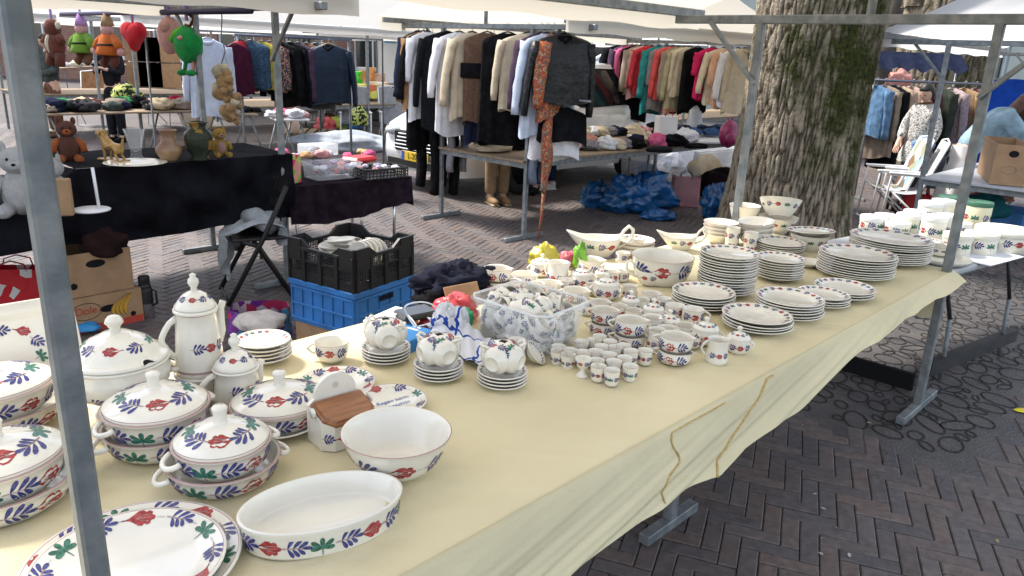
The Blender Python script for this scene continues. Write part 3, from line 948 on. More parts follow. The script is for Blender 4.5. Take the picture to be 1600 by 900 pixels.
link('trunk', trunk_mesh('trunk', TR, 4.6, R(-38), 340, 230, flare=.13, lean=(.012, .0), ridges=74, amp=.034), t)
lb = MB()
for a, e, L in ((.4, .9, 3.2), (2.2, 1.0, 3.4), (4.0, .8, 3.0), (5.2, 1.15, 3.6)):
 p0 = Vector((0.05, 0, 4.2)); d = Vector((math.cos(a) * math.cos(e), math.sin(a) * math.cos(e), math.sin(e)))
 lb.tube([p0 - d * .2, p0 + d * L * .4 + Vector((0, 0, .1)), p0 + d * L * .75 + Vector((0, 0, .35)), p0 + d * L + Vector((0, 0, .9))], [.34, .24, .17, .08], 12)
lb.build('limb', mat('limb_bark', (.13, .11, .08), .9, var=.5, vscale=12, bump=.8, bscale=30), t)
link('crown', crown_mesh('crown', (0, 0, 8.2), (3.6, 3.6, 2.4), 5200, LEAF1, .16, 2, 60), t)
TREE2 = at(1462, 300)
t = thing('forked_tree', 'thick pale trunk forking in two behind the coat rail and cream canopy', 'tree', (TREE2.x + .9, TREE2.y + 2.2, 0))
link('trunk', trunk_mesh('trunk', .72, 3.0, R(-30), 160, 80, 44, .04, moss=.75, flare=.2, seed=2), t)
for sgn, ln in ((-1, -.10), (1, .16)):
 me = trunk_mesh('limb', .40 if sgn < 0 else .36, 3.2, R(-40), 110, 60, 26, .03, lean=(ln, 0), moss=.8, flare=.15, seed=4 + sgn)
 link('limb', me, t, (sgn * .36, 0, 2.75))
link('crown', crown_mesh('crown', (0, 0, 8.4), (3.4, 3.2, 2.2), 4200, LEAF1, .16, 5, 50), t)
def far_tree(px, py, Y, zc, rad, n, m, seed, label, size=.2):
 p = atY(px, py, Y)
 t = thing('leafy_tree', label, 'tree', (p.x, Y, 0))
 MB().tube([(0, 0, 0), (.05, 0, zc * .5), (0, .05, zc)], [.28, .22, .12], 12).build('trunk', mat('far_bark', (.10, .085, .07), .9, var=.4), t)
 link('crown', crown_mesh('crown', (0, 0, zc), rad, n, m, size, seed, 45), t)
far_tree(610, 20, 24, 4.1, (2.3, 1.8, 1.8), 4200, LEAF2, 11, 'light green leafy tree rising over the white awnings beside the brick house', .17)
far_tree(470, 5, 27, 5.2, (2.6, 1.8, 1.6), 2600, LEAF1, 12, 'thin dark tree before the brick house with windows', .17)
far_tree(1395, 5, 15.5, 4.3, (1.2, 1.0, 1.3), 260, LEAF2, 13, 'sparse pale green leaves hanging between the two trunks', .09)
# ------------------------------------------------------------------ stalls
T = 0.752                                    # our table top
ZB = 1.93                                    # the height of the stalls' cross beams
def stall(label, P, L, Wd, name='market_stall', ridge=.62, over=.5, over_end=.28, table=True, zt=.74, canopy=CANVAS, brace=True, brace_at=(0, 1), feet=True, zb=ZB, bays=1, front_end_posts=True, ends=(True, True), board=WOOD_BOARD, tube=.040, near_tube=None, group=None, beam_over=None):
 """frame with its near corner post at P, running L along AX and Wd across (NX)"""
 t = thing(name, label, 'market stall', (P.x, P.y, 0), 0, group)
 fr = lambda a, n, z: AX * a + NX * n + Vector((0, 0, z))
 hw = tube
 bo = over if beam_over is None else beam_over
 for i in range(bays + 1):
  a = L * i / bays
  if not (ends[0] if i == 0 else ends[1] if i == bays else True): continue
  for n in (0, Wd):
   pw = near_tube if near_tube and i == 0 else hw
   MB().bar(fr(a, n, .03), fr(a, n, zb), pw, pw, bev=.004, up=AX).build('post', GALV, t)
   if feet: MB().bar(fr(a - .26, n, .021), fr(a + .26, n, .021), .042, .04, bev=.003).build('foot', GALV, t)
  MB().bar(fr(a, -bo, zb + .005), fr(a, Wd + bo, zb + .005), .042, .046, bev=.004).build('cross_beam', GALV, t)
  MB().bar(fr(a, Wd / 2, zb + .02), fr(a, Wd / 2, zb + ridge), .035, bev=.004).build('king_post', GALV, t)
  if brace and i in brace_at:
   for n, s in ((0, 1), (Wd, -1)):
    MB().bar(fr(a + (.03 if i == 0 else -.03), n + s * .02, zb - .34), fr(a + (.03 if i == 0 else -.03), n - s * .30, zb - .01), .024, bev=.003).build('brace', GALV, t)
 for n, z in ((-over, zb + .05), (Wd + over, zb + .05), (Wd / 2, zb + ridge)):
  MB().bar(fr(-over_end, n, z), fr(L + over_end, n, z), .04, .05, bev=.004).build('eave_bar' if z < zb + .1 else 'ridge_bar', GALV, t)
 c = MB()
 nu, nv = 16, 10
 a0, a1 = -over_end - .03, L + over_end + .03
 for side in (0, 1):
  nE = -over - .03 if side == 0 else Wd + over + .03
  def fn(u, v):
   a = a0 + (a1 - a0) * u
   n = nE + (Wd / 2 - nE) * v
   z = zb + .085 + (ridge - .02) * v - .06 * math.sin(PI * v) * (.5 + .5 * math.cos(2 * PI * u * bays)) * .5 - .03 * math.sin(PI * v)
   return fr(a, n, z)
  c.grid(fn, nu, nv, 0)
  s = -1 if side == 0 else 1
  c.grid(lambda u, v: fr(a0 + (a1 - a0) * u, nE + s * .004, zb + .085 - .13 * v - .008 * math.sin(u * 37)), nu * 2, 2, 0)
 c.build('canopy', canopy, t)
 if table:
  MB().box(fr(L / 2, Wd / 2, zt - .012), (L + .1, Wd, .022), 0, Matrix.Identity(4), .003, YAW).build('tabletop', board, t)
  for n in (.03, Wd - .03):
   MB().bar(fr(0, n, zt - .05), fr(L, n, zt - .05), .03, .05).build('table_rail', GALV, t)
  for i in range(bays + 1):
   a = L * i / bays
   MB().bar(fr(a, 0, zt - .05), fr(a, Wd, zt - .05), .03, .05).build('table_rail', GALV, t)
 return t
MIDLEG = at(1045, 822)
PF = at(1432, 640)                             # foot of the corner post in front
LEN, WID = 3.873, 1.16
P0 = PF - AX * LEN
stall('our galvanised stall carrying the yellow draped table of painted pottery', P0, LEN, WID, table=True, zt=T - .006, over=.55, brace_at=(1,), near_tube=.029)
STALL = bpy.data.objects['market_stall']
mo = MIDLEG - P0
MB().bar((mo.x, mo.y, .03), (mo.x, mo.y, T - .05), .04, bev=.003, up=AX).build('post', GALV, STALL)
MB().bar(mo - AX * .17 + Vector((0, 0, .02)), mo + AX * .17 + Vector((0, 0, .02)), .045, .04, bev=.003).build('foot', GALV, STALL)
# ------------------------------------------------------------------ tablecloth
CLOTH = mat('yellow_cotton', (.76, .675, .445), .9, var=.10, vscale=1.6, bump=.12, bscale=150, spec=.2, stretch=(1, 1, 1))
def cloth_glow():
 t = CLOTH.node_tree; b = t.nodes['Principled BSDF']; o = t.nodes['Material Output']
 tr = t.nodes.new('ShaderNodeBsdfTranslucent'); tr.inputs[0].default_value = (.75, .58, .30, 1)
 mx = t.nodes.new('ShaderNodeMixShader'); mx.inputs[0].default_value = .10
 t.links.new(b.outputs[0], mx.inputs[1]); t.links.new(tr.outputs[0], mx.inputs[2]); t.links.new(mx.outputs[0], o.inputs[0])
cloth_glow()
def cloth_creases():
 t = CLOTH.node_tree; b = t.nodes['Principled BSDF']
 tc = t.nodes.new('ShaderNodeTexCoord'); prev = b.inputs['Normal'].links[0].from_socket
 for rot, scl, st, sc_, dst in ((-46, (1.1, 5, 1), .30, 1.2, .035), (-85, (1, 7, 1), .26, 1.0, .035), (-15, (1.2, 8, 1), .14, 1.1, .03), (20, (2, 2, 2), .25, 1.6, .05)):
  mp = t.nodes.new('ShaderNodeMapping'); mp.inputs['Rotation'].default_value = (0, 0, R(rot)); mp.inputs['Scale'].default_value = scl
  nz = t.nodes.new('ShaderNodeTexNoise'); nz.inputs['Scale'].default_value = sc_; nz.inputs['Detail'].default_value = 3; nz.inputs['Distortion'].default_value = .6
  nz.noise_type = 'RIDGED_MULTIFRACTAL' if rot < 0 else 'FBM'
  t.links.new(tc.outputs['Object'], mp.inputs[0]); t.links.new(mp.outputs[0], nz.inputs['Vector'])
  bp = t.nodes.new('ShaderNodeBump'); bp.inputs['Strength'].default_value = st; bp.inputs['Distance'].default_value = dst
  t.links.new(nz.outputs[0], bp.inputs['Height']); t.links.new(prev, bp.inputs['Normal']); prev = bp.outputs[0]
 t.links.new(prev, b.inputs['Normal'])
cloth_creases()
def tl(a, n, z): return P0 + AX * a + NX * n + Vector((0, 0, z))
def hem_z(a):
 ks = [(-.8, .50), (.5, .52), (.98, .54), (1.25, .545), (1.45, .55), (1.62, .53), (1.78, .57), (2.18, .60), (2.52, .655), (2.9, .675), (3.3, .70), (LEN + .06, .71)]
 for (a0, z0), (a1, z1) in zip(ks, ks[1:]):
  if a <= a1: return z0 + (z1 - z0) * max(0, (a - a0)) / (a1 - a0)
 return ks[-1][1]
def cloth_front(u, v):
 """u along the table, v from the fold (0) down to the hem (1)"""
 a = -.75 + (LEN + .80) * u
 hz = hem_z(a) + .005 * math.sin(a * 5.1) + .003 * math.sin(a * 17)
 z = T + .006 - .004 * v - (T - hz) * v
 q = v ** 1.2
 d1 = a * 2.3 + z * 5.5                 # long slanting folds
 d1 = a * 1.5 - z * 9
 f = .016 * math.sin(d1 * 1.6 + .8 * math.sin(a * 1.7)) + .010 * math.sin(d1 * 4.3 + 1.2 + noise.noise(Vector((a, z * 2, 1)))) + .0055 * math.sin(d1 * 11 + 4 * noise.noise(Vector((a * 1.2, z * 3, 2)))) + .003 * math.sin(d1 * 24 + 5 * noise.noise(Vector((a * 1.6, z * 3, 9))))
 f *= .8; f += .02 * noise.noise(Vector((a * 1.6, z * 4, 7)))
 n = -.016 - .055 * v + f * q * .85
 return tl(a, n, z)
def cloth_mesh():
 mb = MB()
 def top(u, v):
  a = -.75 + (LEN + .80) * u
  n = -.004 + (WID + .02) * v
  e = min(1, v * 12) * min(1, (1 - v) * 12)
  z = T + .003 + (.003 * noise.noise(Vector((a * 1.3 + n * .8, n * 9, 1))) + .0065 * abs(math.sin((n * 8 - a * 1.3) + 2.6 * noise.noise(Vector((a * .8, n * 1.6, 3))))) ** 12 + .007 * abs(math.sin((n * 3.4 + a * 2.6) + 1.9 * noise.noise(Vector((a * 1.2, n * 1.3, 8))))) ** 30 + .0022 * noise.noise(Vector((a * 5, n * 26, 4)))) * e
  return tl(a, n, z)
 mb.grid(top, 300, 110)
 # rounded fold, then the drop
 def fold(u, v):
  a = -.75 + (LEN + .80) * u
  t = v * PI / 2
  return tl(a, -.004 - .012 * math.sin(t), T + .004 - .012 * (1 - math.cos(t)))
 mb.grid(fold, 190, 4)
 def front(u, v):
  p = cloth_front(u, v)
  k = min(1, v * 14)
  q = tl(-.75 + (LEN + .80) * u, -.016, T - .008 - (T - .008 - p.z) * 1.0)
  return q.lerp(p, k) if k < 1 else p
 mb.grid(front, 220, 46)
 # back drop
 mb.grid(lambda u, v: tl(-.75 + (LEN + .80) * u, WID + .016 + .012 * v * math.sin(u * 70), T + .004 - .10 * v), 120, 4)
 # end drop: the gathered corner at the far end
 def end(u, v):
  n = -.01 + (WID + .02) * u
  z = T + .004 - (T - .47 - .20 * u + .02 * math.sin(u * 15)) * v
  return tl(LEN + .05 + .05 * v + .025 * v * math.sin(u * 24 + v * 2), n + .05 * v * (.3 - u), z)
 mb.grid(end, 60, 16)
 o = mb.mesh('tablecloth', CLOTH)
 return o
cloth = tag(link('tablecloth', cloth_mesh()), 'pale yellow cloth draped over the long pottery table with drooping front', 'tablecloth')
BRAID = mat('gold_braid', (.50, .34, .12), .8, var=.5, vscale=90, bump=.5, bscale=200, col2=(.62, .48, .22))
def braid(pts, wd=.0048):
 """a plaited ribbon stitched on the cloth through the given (a, v) places"""
 P = []
 for (a0, v0), (a1, v1) in zip(pts, pts[1:]):
  for i in range(14):
   f = i / 14; a = a0 + (a1 - a0) * f; v = v0 + (v1 - v0) * f
   if v <= 0: P.append(tl(a, -.004 - v * .3, T + .0075))
   else: P.append(cloth_front((a + .75) / (LEN + .80), max(v, .02)) - NX * .004)
 mb = MB(); mb.tube(P, [wd * (1 + .35 * math.sin(i * 2.2)) for i in range(len(P))], 6, flat=.7)
 return mb.build('braid_trim', BRAID, cloth)
def va(px, py):
 q = onplane(px, py, tl(0, -.05, 0), NX)
 a = (q - P0).dot(AX)
 return a, (T - q.z) / (T - hem_z(a))
def pxline(pts):
 P_ = [Vector((x, y, 0)) for x, y in pts]; out = []
 for i in range(len(P_) - 1):
  p0, p1, p2, p3 = P_[max(0, i - 1)], P_[i], P_[i + 1], P_[min(len(P_) - 1, i + 2)]
  for k in range(5):
   t = k / 5
   out.append(.5 * ((2 * p1) + (p2 - p0) * t + (2 * p0 - 5 * p1 + 4 * p2 - p3) * t * t + (3 * p1 - p0 - 3 * p2 + p3) * t ** 3))
 return [va(p.x, p.y) for p in out + [P_[-1]]]
def braid2(pts, wd):
 P = []
 for a, v in pxline(pts):
  v = min(v, .99)
  P.append(cloth_front((a + .75) / (LEN + .80), max(v, .08)) - NX * .0025)
 mb = MB(); mb.tube(P, [wd * (1 + .25 * math.sin(i * 2.2)) for i in range(len(P))], 6, flat=.6)
 return mb.build('braid_trim', BRAID, cloth)
braid2([(1222, 578), (1206, 605), (1182, 640), (1158, 672), (1138, 700), (1122, 726), (1112, 749)], .0042)
braid2([(1150, 610), (1120, 640), (1088, 658), (1066, 680), (1060, 702), (1066, 722), (1048, 745), (1036, 770), (1037, 786)], .0030)
# ------------------------------------------------------------------ pottery on the table
def depth(p): return (p - _C).dot(_F)
def P(px, py, h=0.0):
 q = at(px, py, T + h)
 return Vector((q.x, q.y, T + .005))
def wid(px, py, h, wpx):
 return wpx * depth(at(px, py, T + h)) / FPX
TOP = T + .007
def rzof(px, py):
 """the turn that points a thing's -Y side at us"""
 q = at(px, py, T)
 return math.atan2(-q.x, q.y)
def at_top(q, dz=0): return (q.x, q.y, TOP + dz)
# --- stacks of plates: every plate is a plate of its own
ORD = ['topmost', 'second', 'third', 'fourth', 'fifth', 'sixth', 'seventh', 'eighth', 'ninth', 'tenth', 'eleventh', 'twelfth', 'thirteenth', 'fourteenth', 'fifteenth',
       'sixteenth', 'seventeenth', 'eighteenth', 'nineteenth', 'twentieth', 'twenty-first', 'twenty-second', 'twenty-third', 'twenty-fourth']
def plate_stack(cx, top, base, w, where, grp, kind='plate', pitch=.0112, rim=.28, cat='plate', h=.024, nmin=3, sx=1.0):
 b = at(cx, base, T)
 zt = atY(cx, top, b.y).z
 n = max(nmin, int(round((zt - TOP - h) / pitch)) + 1)
 Rr = wid(cx, top, zt - T, w) / 2
 rng = random.Random(int(cx * 7 + top))
 fancy = p_plate(Rr, rim, True, h=h, sx=sx)(); plain = p_plate(Rr, rim, False, h=h, sx=sx)()
 for i in range(n):
  k = n - 1 - i
  lab = '%s %s %s' % ('topmost painted' if k == 0 else 'lowest cream' if i == 0 else ORD[k] + ' from top, cream', kind, where)
  put(fancy if k == 0 else plain, kind.replace(' ', '_'), lab, cat, (b.x + rng.gauss(0, .0022), b.y + rng.gauss(0, .0022), TOP + i * pitch), rng.uniform(0, 6.28), grp, rx=rng.gauss(0, .006), ry=rng.gauss(0, .006))
 return b, TOP + (n - 1) * pitch + h, Rr
STACKS = [
 (1132, 392, 459, 90, 'in the tallest stack, by the big fruit bowl', 'plates of the tallest stack', 'dinner plate'),
 (1214, 400, 437, 76, 'in the stack just behind the tallest one', 'plates of the stack behind the tallest', 'plate'),
 (1097, 454, 481, 97, 'in the stack before the tallest one', 'plates of the stack before the tallest', 'plate'),
 (1180, 488, 515, 108, 'in the frontmost stack near the table edge', 'plates of the frontmost stack', 'dinner plate'),
 (1230, 461, 495, 104, 'in the broad stack between frontmost and small stacks', 'plates of the broad middle stack', 'dinner plate'),
 (1283, 457, 480, 80, 'in the small stack tucked between two wider stacks', 'plates of the small stack', 'side plate'),
 (1317, 447, 465, 92, 'in the low stack before the big far stack', 'plates of the low far stack', 'plate'),
 (1334, 394, 432, 115, 'in the big stack beside the tree trunk', 'plates of the big stack by the trunk', 'dinner plate'),
 (1386, 369, 408, 120, 'in the widest stack, furthest along by the corner post', 'plates of the widest far stack', 'serving plate'),
 (1217, 376, 398, 75, 'in the soup plate stack under the bowls', 'soup plates at the back', 'soup plate'),
]
for s in STACKS: plate_stack(*s)
plate_stack(413, 540, 566, 84, 'in the saucer pile behind the small teapot', 'saucers behind the small teapot', 'saucer', pitch=.0125, nmin=5)
q = P(1452, 378, .02); put(p_plate(.075, .3, True)(), 'side_plate', 'single small plate leaning past the widest far stack', 'plate', at_top(q))
q = P(1262, 417); put(p_plate(.075, .3, False)(), 'saucer', 'lone saucer lying between the stacks on bare yellow cloth', 'saucer', at_top(q))
# bowls
def bowl_stack(cx, top, base, w, n, where, grp, hh=.06, pitch=.022, foot=.5, tilt=0.0, dec=False):
 b = at(cx, base, T); Rr = wid(cx, top, .1, w) / 2
 pr = p_bowl(Rr, hh, foot, dec)()
 for i in range(n):
  put(pr, 'bowl', '%s cream bowl %s' % ('topmost' if i == n - 1 else 'lowest' if i == 0 else ORD[n - 1 - i] + ' from top', where), 'bowl', (b.x, b.y, TOP + i * pitch), i * .7, grp, rx=tilt * i / n)
bowl_stack(1123, 353, 381, 54, 4, 'in the straight pile behind the tallest plates', 'bowls of the straight pile', .055, .02)
bowl_stack(1178, 346, 385, 54, 4, 'in the leaning pile of small bowls', 'bowls of the leaning pile', .055, .026, tilt=-.12)
q = P(1213, 362); put(p_bowl(wid(1212, 329, .15, 66) / 2, .10, .5, True, .035, seq='BRG')(), 'bowl', 'large painted bowl tilted on its pile against the tree', 'bowl', (q.x, q.y, TOP + .085), .3, None, rx=R(-14), ry=R(10))
q = P(1213, 364); put(p_bowl(wid(1212, 329, .15, 62) / 2, .09, .5, True, .035, seq='BRG')(), 'bowl', 'painted bowl under the large tilted bowl by the tree', 'bowl', (q.x, q.y, TOP), .3)
q = P(1160, 356); put(p_bowl(wid(1165, 335, .12, 50) / 2, .13, .5, False)(), 'bowl', 'plain bowl half hidden behind the leaning small bowls', 'bowl', at_top(q), .3)
# serving dish on its foot at the back by the trunk
q = P(1262, 392); put(p_bowl(.10, .085, .62, True, .032, seq='GBRB')(), 'bowl', 'painted round dish before the trunk under a flat platter', 'bowl', at_top(q))
put(p_plate(wid(1266, 370, .1, 74) / 2, .3, True)(), 'platter', 'platter laid slanting over the round dish by the trunk', 'platter', at_top(q, .086), .4, None, rx=R(-4))
# mugs before the bowls
for i, (x, y) in enumerate(((1142, 391), (1170, 396))):
 q = P(x, y); put(p_cup(.036, .085, 'mug', .032, seq='BRB', ph0=-.5 + i * .4)(), 'mug', ['tall painted mug standing by the pile of straight bowls', 'tall painted mug with red flower by the leaning bowls'][i], 'mug', at_top(q, .03 if i == 0 else .02), rzof(x, y) + 2.4)
 put(p_cup(.036, .085 if False else .05, 'mug', .02, handle=False)(), 'cup', ['low cup under the first tall mug', 'low cup under the second tall mug'][i] + ' behind the plates', 'cup', at_top(q, -.021 if False else 0), 0)
# big fruit bowl
q = P(1032, 441); FBR = wid(1032, 416, .11, 101) / 2
put(p_bowl(FBR, .115, .72, True, .075, curve=.55, t_at=.6, gap=1.15, seq='BRBG')(), 'fruit_bowl', 'wide deep fruit bowl with a bold painted band', 'bowl', at_top(q), rzof(1032, 441) + .4)
# plates with a bowl on them at the back
q = P(990, 399); Rb = wid(990, 384, .05, 62) / 2
pr = p_bowl(Rb, .04, .6, False)()
for i in range(3): put(pr, 'bowl', '%s wide shallow bowl in the pile at the back edge' % ['lowest', 'middle', 'topmost'][i], 'bowl', at_top(q, i * .018), i, 'shallow bowls at the back edge')
put(p_bowl(Rb * .6, .04, .5, False, inner=True, size=.016)(), 'bowl', 'little bowl sitting inside the shallow bowls at the back', 'bowl', at_top(q, .046))
# gravy boats
GR = p_gravy()
for (x, y, rz, sc, lab) in ((935, 402, 3.4, 1.55, 'large gravy boat with tall looped handle at the back edge'), (1062, 392, 3.6, 1.2, 'gravy boat turned away behind the fruit bowl'), (1016, 447, 2.5, 1.05, 'gravy boat with long lip before the fruit bowl')):
 q = P(x, y); put(GR, 'gravy_boat', lab, 'gravy boat', at_top(q), rzof(x, y) + rz + PI if False else rzof(x, y) + (PI if lab.endswith('bowl') and 'long' in lab else 0) + .15, None, sc=sc)
# tea things: (kind, rim centre x, rim y, base y, width, heading, label)
SC = lambda w: p_cup(w, .062, 'barrel', .030, spout=True)
def teaset():
 rng = random.Random(11)
 def one(kind, cx, ry_, by, w, head, label, dz=0.0):
  q = P(cx, by); b = at_top(q, dz)
  Rr = max(.02, wid(cx, ry_, .06, w) / 2)
  hgt = max(.04, atY(cx, ry_, q.y).z - b[2])
  rz = rzof(cx, by) + head
  if kind == 'soup': pr, nm, ct = p_cup(Rr * 1.04, hgt, 'barrel', Rr * .72, spout=True), 'cream_jug', 'jug'
  elif kind == 'cup': pr, nm, ct = p_cup(Rr, hgt, 'barrel', Rr * .62), 'cup', 'cup'
  elif kind == 'jug': pr, nm, ct = p_cup(Rr * 1.05, hgt, 'jug', Rr * .62, spout=True), 'milk_jug', 'jug'
  elif kind == 'mug': pr, nm, ct = p_cup(Rr, hgt, 'mug', Rr * .8), 'mug', 'mug'
  elif kind == 'pot': pr, nm, ct = p_sugar(Rr, hgt, Rr * .62), 'sugar_pot', 'sugar pot'
  put(pr(), nm, label, ct, b, rz, None)
  return b[2] + hgt
 W_ = one
 def pair(cx, ry_, mid, by, w, head, where):
  z = W_('soup', cx, mid, by, w, head, 'lower spouted jug of the stacked pair ' + where)
  q = P(cx, by)
  zt = atY(cx, ry_, q.y).z
  Rr = wid(cx, ry_, .1, w) / 2
  put(p_cup(Rr * 1.04, max(.045, zt - z - .003), 'barrel', Rr * .72, spout=True)(), 'cream_jug', 'upper spouted jug of the stacked pair ' + where, 'jug', (q.x, q.y, z + .003), rzof(cx, by) + head + rng.uniform(-.15, .15))
 pair(775, 419, 439, 455, 43, 2.8, 'at the back by the dark coat')
 W_('soup', 818, 428, 447, 40, 2.7, 'squat spouted jug behind the clear bin')
 W_('soup', 857, 442, 459, 40, 2.6, 'spouted jug behind the bin, before the covered pot')
 W_('soup', 899, 453, 471, 42, 2.7, 'spouted jug at the corner of the clear bin')
 W_('pot', 846, 411, 432, 38, .2, 'covered sugar pot furthest back, by the yellow bag')
 W_('jug', 871, 410, 446, 34, 2.6, 'tall straight jug between covered pots at the back')
 W_('jug', 922, 405, 428, 42, 2.7, 'wide jug before the large gravy boat')
 W_('pot', 908, 428, 451, 38, .1, 'covered sugar pot beside the wide jug')
 W_('pot', 940, 428, 444, 26, .2, 'small covered pot behind the round sugar pot')
 W_('pot', 946, 443, 468, 42, .1, 'round sugar pot with large painted flower, centre of the tea things')
 W_('mug', 971, 407, 425, 23, 1.0, 'small mug on top, before the fruit bowl', .045)
 W_('mug', 971, 425, 440, 23, 1.2, 'small mug underneath, before the fruit bowl')
 W_('jug', 983, 447, 466, 25, 2.2, 'narrow jug between round pot and long gravy boat')
 W_('pot', 984, 475, 488, 31, .2, 'low covered pot under the narrow jug')
 W_('cup', 1017, 460, 476, 34, .3, 'low cup before the long gravy boat')
 W_('soup', 937, 471, 490, 33, 2.6, 'spouted jug against the bin end')
 pair(942, 487, 504, 523, 42, 2.7, 'beside the end of the bin')
 W_('cup', 966, 478, 497, 29, .4, 'plain cup beside the bin pair')
 W_('cup', 989, 485, 503, 29, .2, 'plain cup amid the covered pots')
 W_('pot', 1019, 483, 504, 35, .3, 'covered pot with pointed lid amid the cups')
 W_('mug', 1053, 477, 496, 32, .6, 'painted mug before the stack of plates')
 W_('mug', 1081, 483, 505, 34, .2, 'painted mug with handle turned to the plates')
 pair(982, 499, 523, 542, 48, 2.8, 'behind the egg cups')
 W_('jug', 1019, 495, 520, 34, 2.5, 'plain jug behind the two front pairs')
 W_('pot', 1044, 503, 520, 38, .3, 'low covered pot behind the front pair')
 W_('jug', 1042, 514, 532, 36, 2.4, 'wide plain jug behind the front pair')
 W_('pot', 1100, 513, 538, 44, .1, 'covered pot with large flower, before the frontmost plates')
 W_('cup', 1068, 508, 530, 34, .2, 'plain cup beside the large covered pot')
 W_('jug', 1023, 515, 550, 28, 2.2, 'tall jug standing close against the front pair')
 pair(1052, 525, 547, 568, 51, 2.8, 'nearest the front, by the egg cups')
 W_('jug', 1118, 530, 568, 33, -2.9, 'straight white jug nearest the table front')
 for i, (cx, ry_, by, w, k) in enumerate(((801, 440, 456, 30, 'cup'), (884, 437, 455, 28, 'mug'), (926, 446, 462, 28, 'cup'), (957, 425, 441, 24, 'mug'), (1001, 470, 486, 28, 'cup'), (1003, 508, 527, 30, 'cup'), (963, 505, 522, 28, 'cup'), (1079, 527, 545, 30, 'cup'), (1036, 468, 484, 24, 'mug'), (919, 478, 494, 28, 'cup'), (838, 444, 460, 28, 'cup'))):
  W_(k, cx, ry_, by, w, .4 + i, ['plain cup behind the bin, nearest the dark coat', 'small mug between spouted jug and round sugar pot', 'small cup tucked before the round sugar pot', 'little mug beside the small covered pot', 'cup standing before the low covered pot', 'cup behind the tall jug of the front pair', 'cup between the bin pair and the egg cup pair', 'cup at the foot of the large covered pot', 'small mug beside the low cup and the plates', 'cup pressed against the bin end', 'cup half hidden behind the bin corner'][i])
 W_('pot', 1151, 528, 553, 38, .2, 'round sugar pot at the front beside the white jug')
teaset()
# egg cups
EGG = p_cup(.0245, .046, 'egg', .017, handle=False, seq='GBRB', ph0=None)()
EGGR = [(60, 608), (65, 574), (140, 638), (155, 602), (245, 535), (345, 522), (385, 493), (258, 618), (355, 610), (400, 572), (465, 533), (360, 682), (460, 635), (505, 580), (572, 566), (497, 690), (580, 662), (630, 608), (742, 604), (482, 760), (375, 728), (624, 728)]
for i, (a, b) in enumerate(EGGR):
 q = P(860 + a / 5, 430 + b / 5, .046)
 lab = {19: 'egg cup standing nearest the table front', 18: 'egg cup standing apart beside the stacked jugs', 0: 'egg cup at the outer end by the clear bin'}.get(i, 'small straight egg cup in the middle of the egg cup huddle')
 put(EGG, 'egg_cup', lab, 'egg cup', at_top(q), i * 1.7, 'egg cups huddled on the cloth')
def p_footed():
 pr = [(0, .004), (.012, .003), (.018, 0), (.021, 0), (.02, .004), (.009, .014), (.008, .022), (.018, .032), (.024, .045), (.025, .058), (.0255, .06), (.0235, .06), (.0215, .046), (.012, .034), (0, .031)]
 mb = MB().lathe(pr, 32); sf = Prof(pr[6:10]); sf.band(mb, sf.L[-1] * .72, .016, 'BRBG', 1.4)
 return [('egg_cup', mb.mesh('egg_cup', POT), None)]
q = P(860 + 258 / 5, 430 + 662 / 5, .06); put(p_footed(), 'egg_cup', 'only footed egg cup, with flared pedestal', 'egg cup', at_top(q), rzof(912, 565))
# cups laid on saucers
TEA = p_cup(.046, .056, 'tea', .03, seq='RBGB', ph0=.0, handle=True)()
def laid(cx, cy, w, where, grp, turn):
 b = at(cx, cy, T); Rr = wid(cx, cy, 0, w) / 2
 sau = p_plate(Rr, .3, False, h=.020)(); sau2 = p_plate(Rr, .3, True, h=.020)()
 for i in range(4): put(sau2 if i == 3 else sau, 'saucer', '%s saucer %s' % (['lowest', 'third from top', 'second from top', 'topmost'][i], where), 'saucer', (b.x, b.y, TOP + i * .0105), i, grp + ' saucers')
 z = TOP + .0105 * 3 + .012 + .046
 for k in range(4):
  a = turn + k * PI / 2
  d = Vector((math.cos(a), math.sin(a), 0))
  # base of the cup points outward, mouth to the middle, handle tucked up
  zax = (-d + Vector((0, 0, .12))).normalized()
  up = Vector((0, 0, 1)); xax = (up - zax * up.dot(zax)).normalized()
  xr = (Matrix.Rotation(.9 * (1 if k % 2 else -1), 3, zax) @ xax)
  yr = zax.cross(xr)
  M = Matrix((xr, yr, zax)).transposed().to_4x4(); M.translation = b * 0 + Vector((b.x, b.y, z - .002)) + d * .063
  o = put(TEA, 'teacup', 'teacup lying mouth inward on the saucers ' + where, 'cup', (0, 0, 0), 0, grp + ' cups')
  o.matrix_world = M
laid(603, 566, 76, 'by the blue box', 'first laid set', R(20))
laid(685, 593, 77, 'before the chequered towel', 'second laid set', R(35))
laid(784, 605, 78, 'before the clear bin', 'third laid set', R(60))
q = P(806, 567); put(p_cup(.031, .07, 'mug', .02, handle=False)(), 'cup', 'narrow upright cup behind the third laid set of teacups', 'cup', at_top(q), 0)
q = P(829, 568); put(p_plate(.045, .3, True)(), 'saucer', 'single saucer propped against the clear bin', 'saucer', at_top(q, .02), 0, None, rx=R(8), ry=R(50))
q = P(519, 566); put(p_cup(wid(519, 540, .05, 54) / 2, .062, 'tea', .036, seq='BRB', ph0=.1)(), 'teacup', 'single teacup standing alone on the yellow cloth', 'cup', at_top(q), rzof(519, 566) + PI - .3)
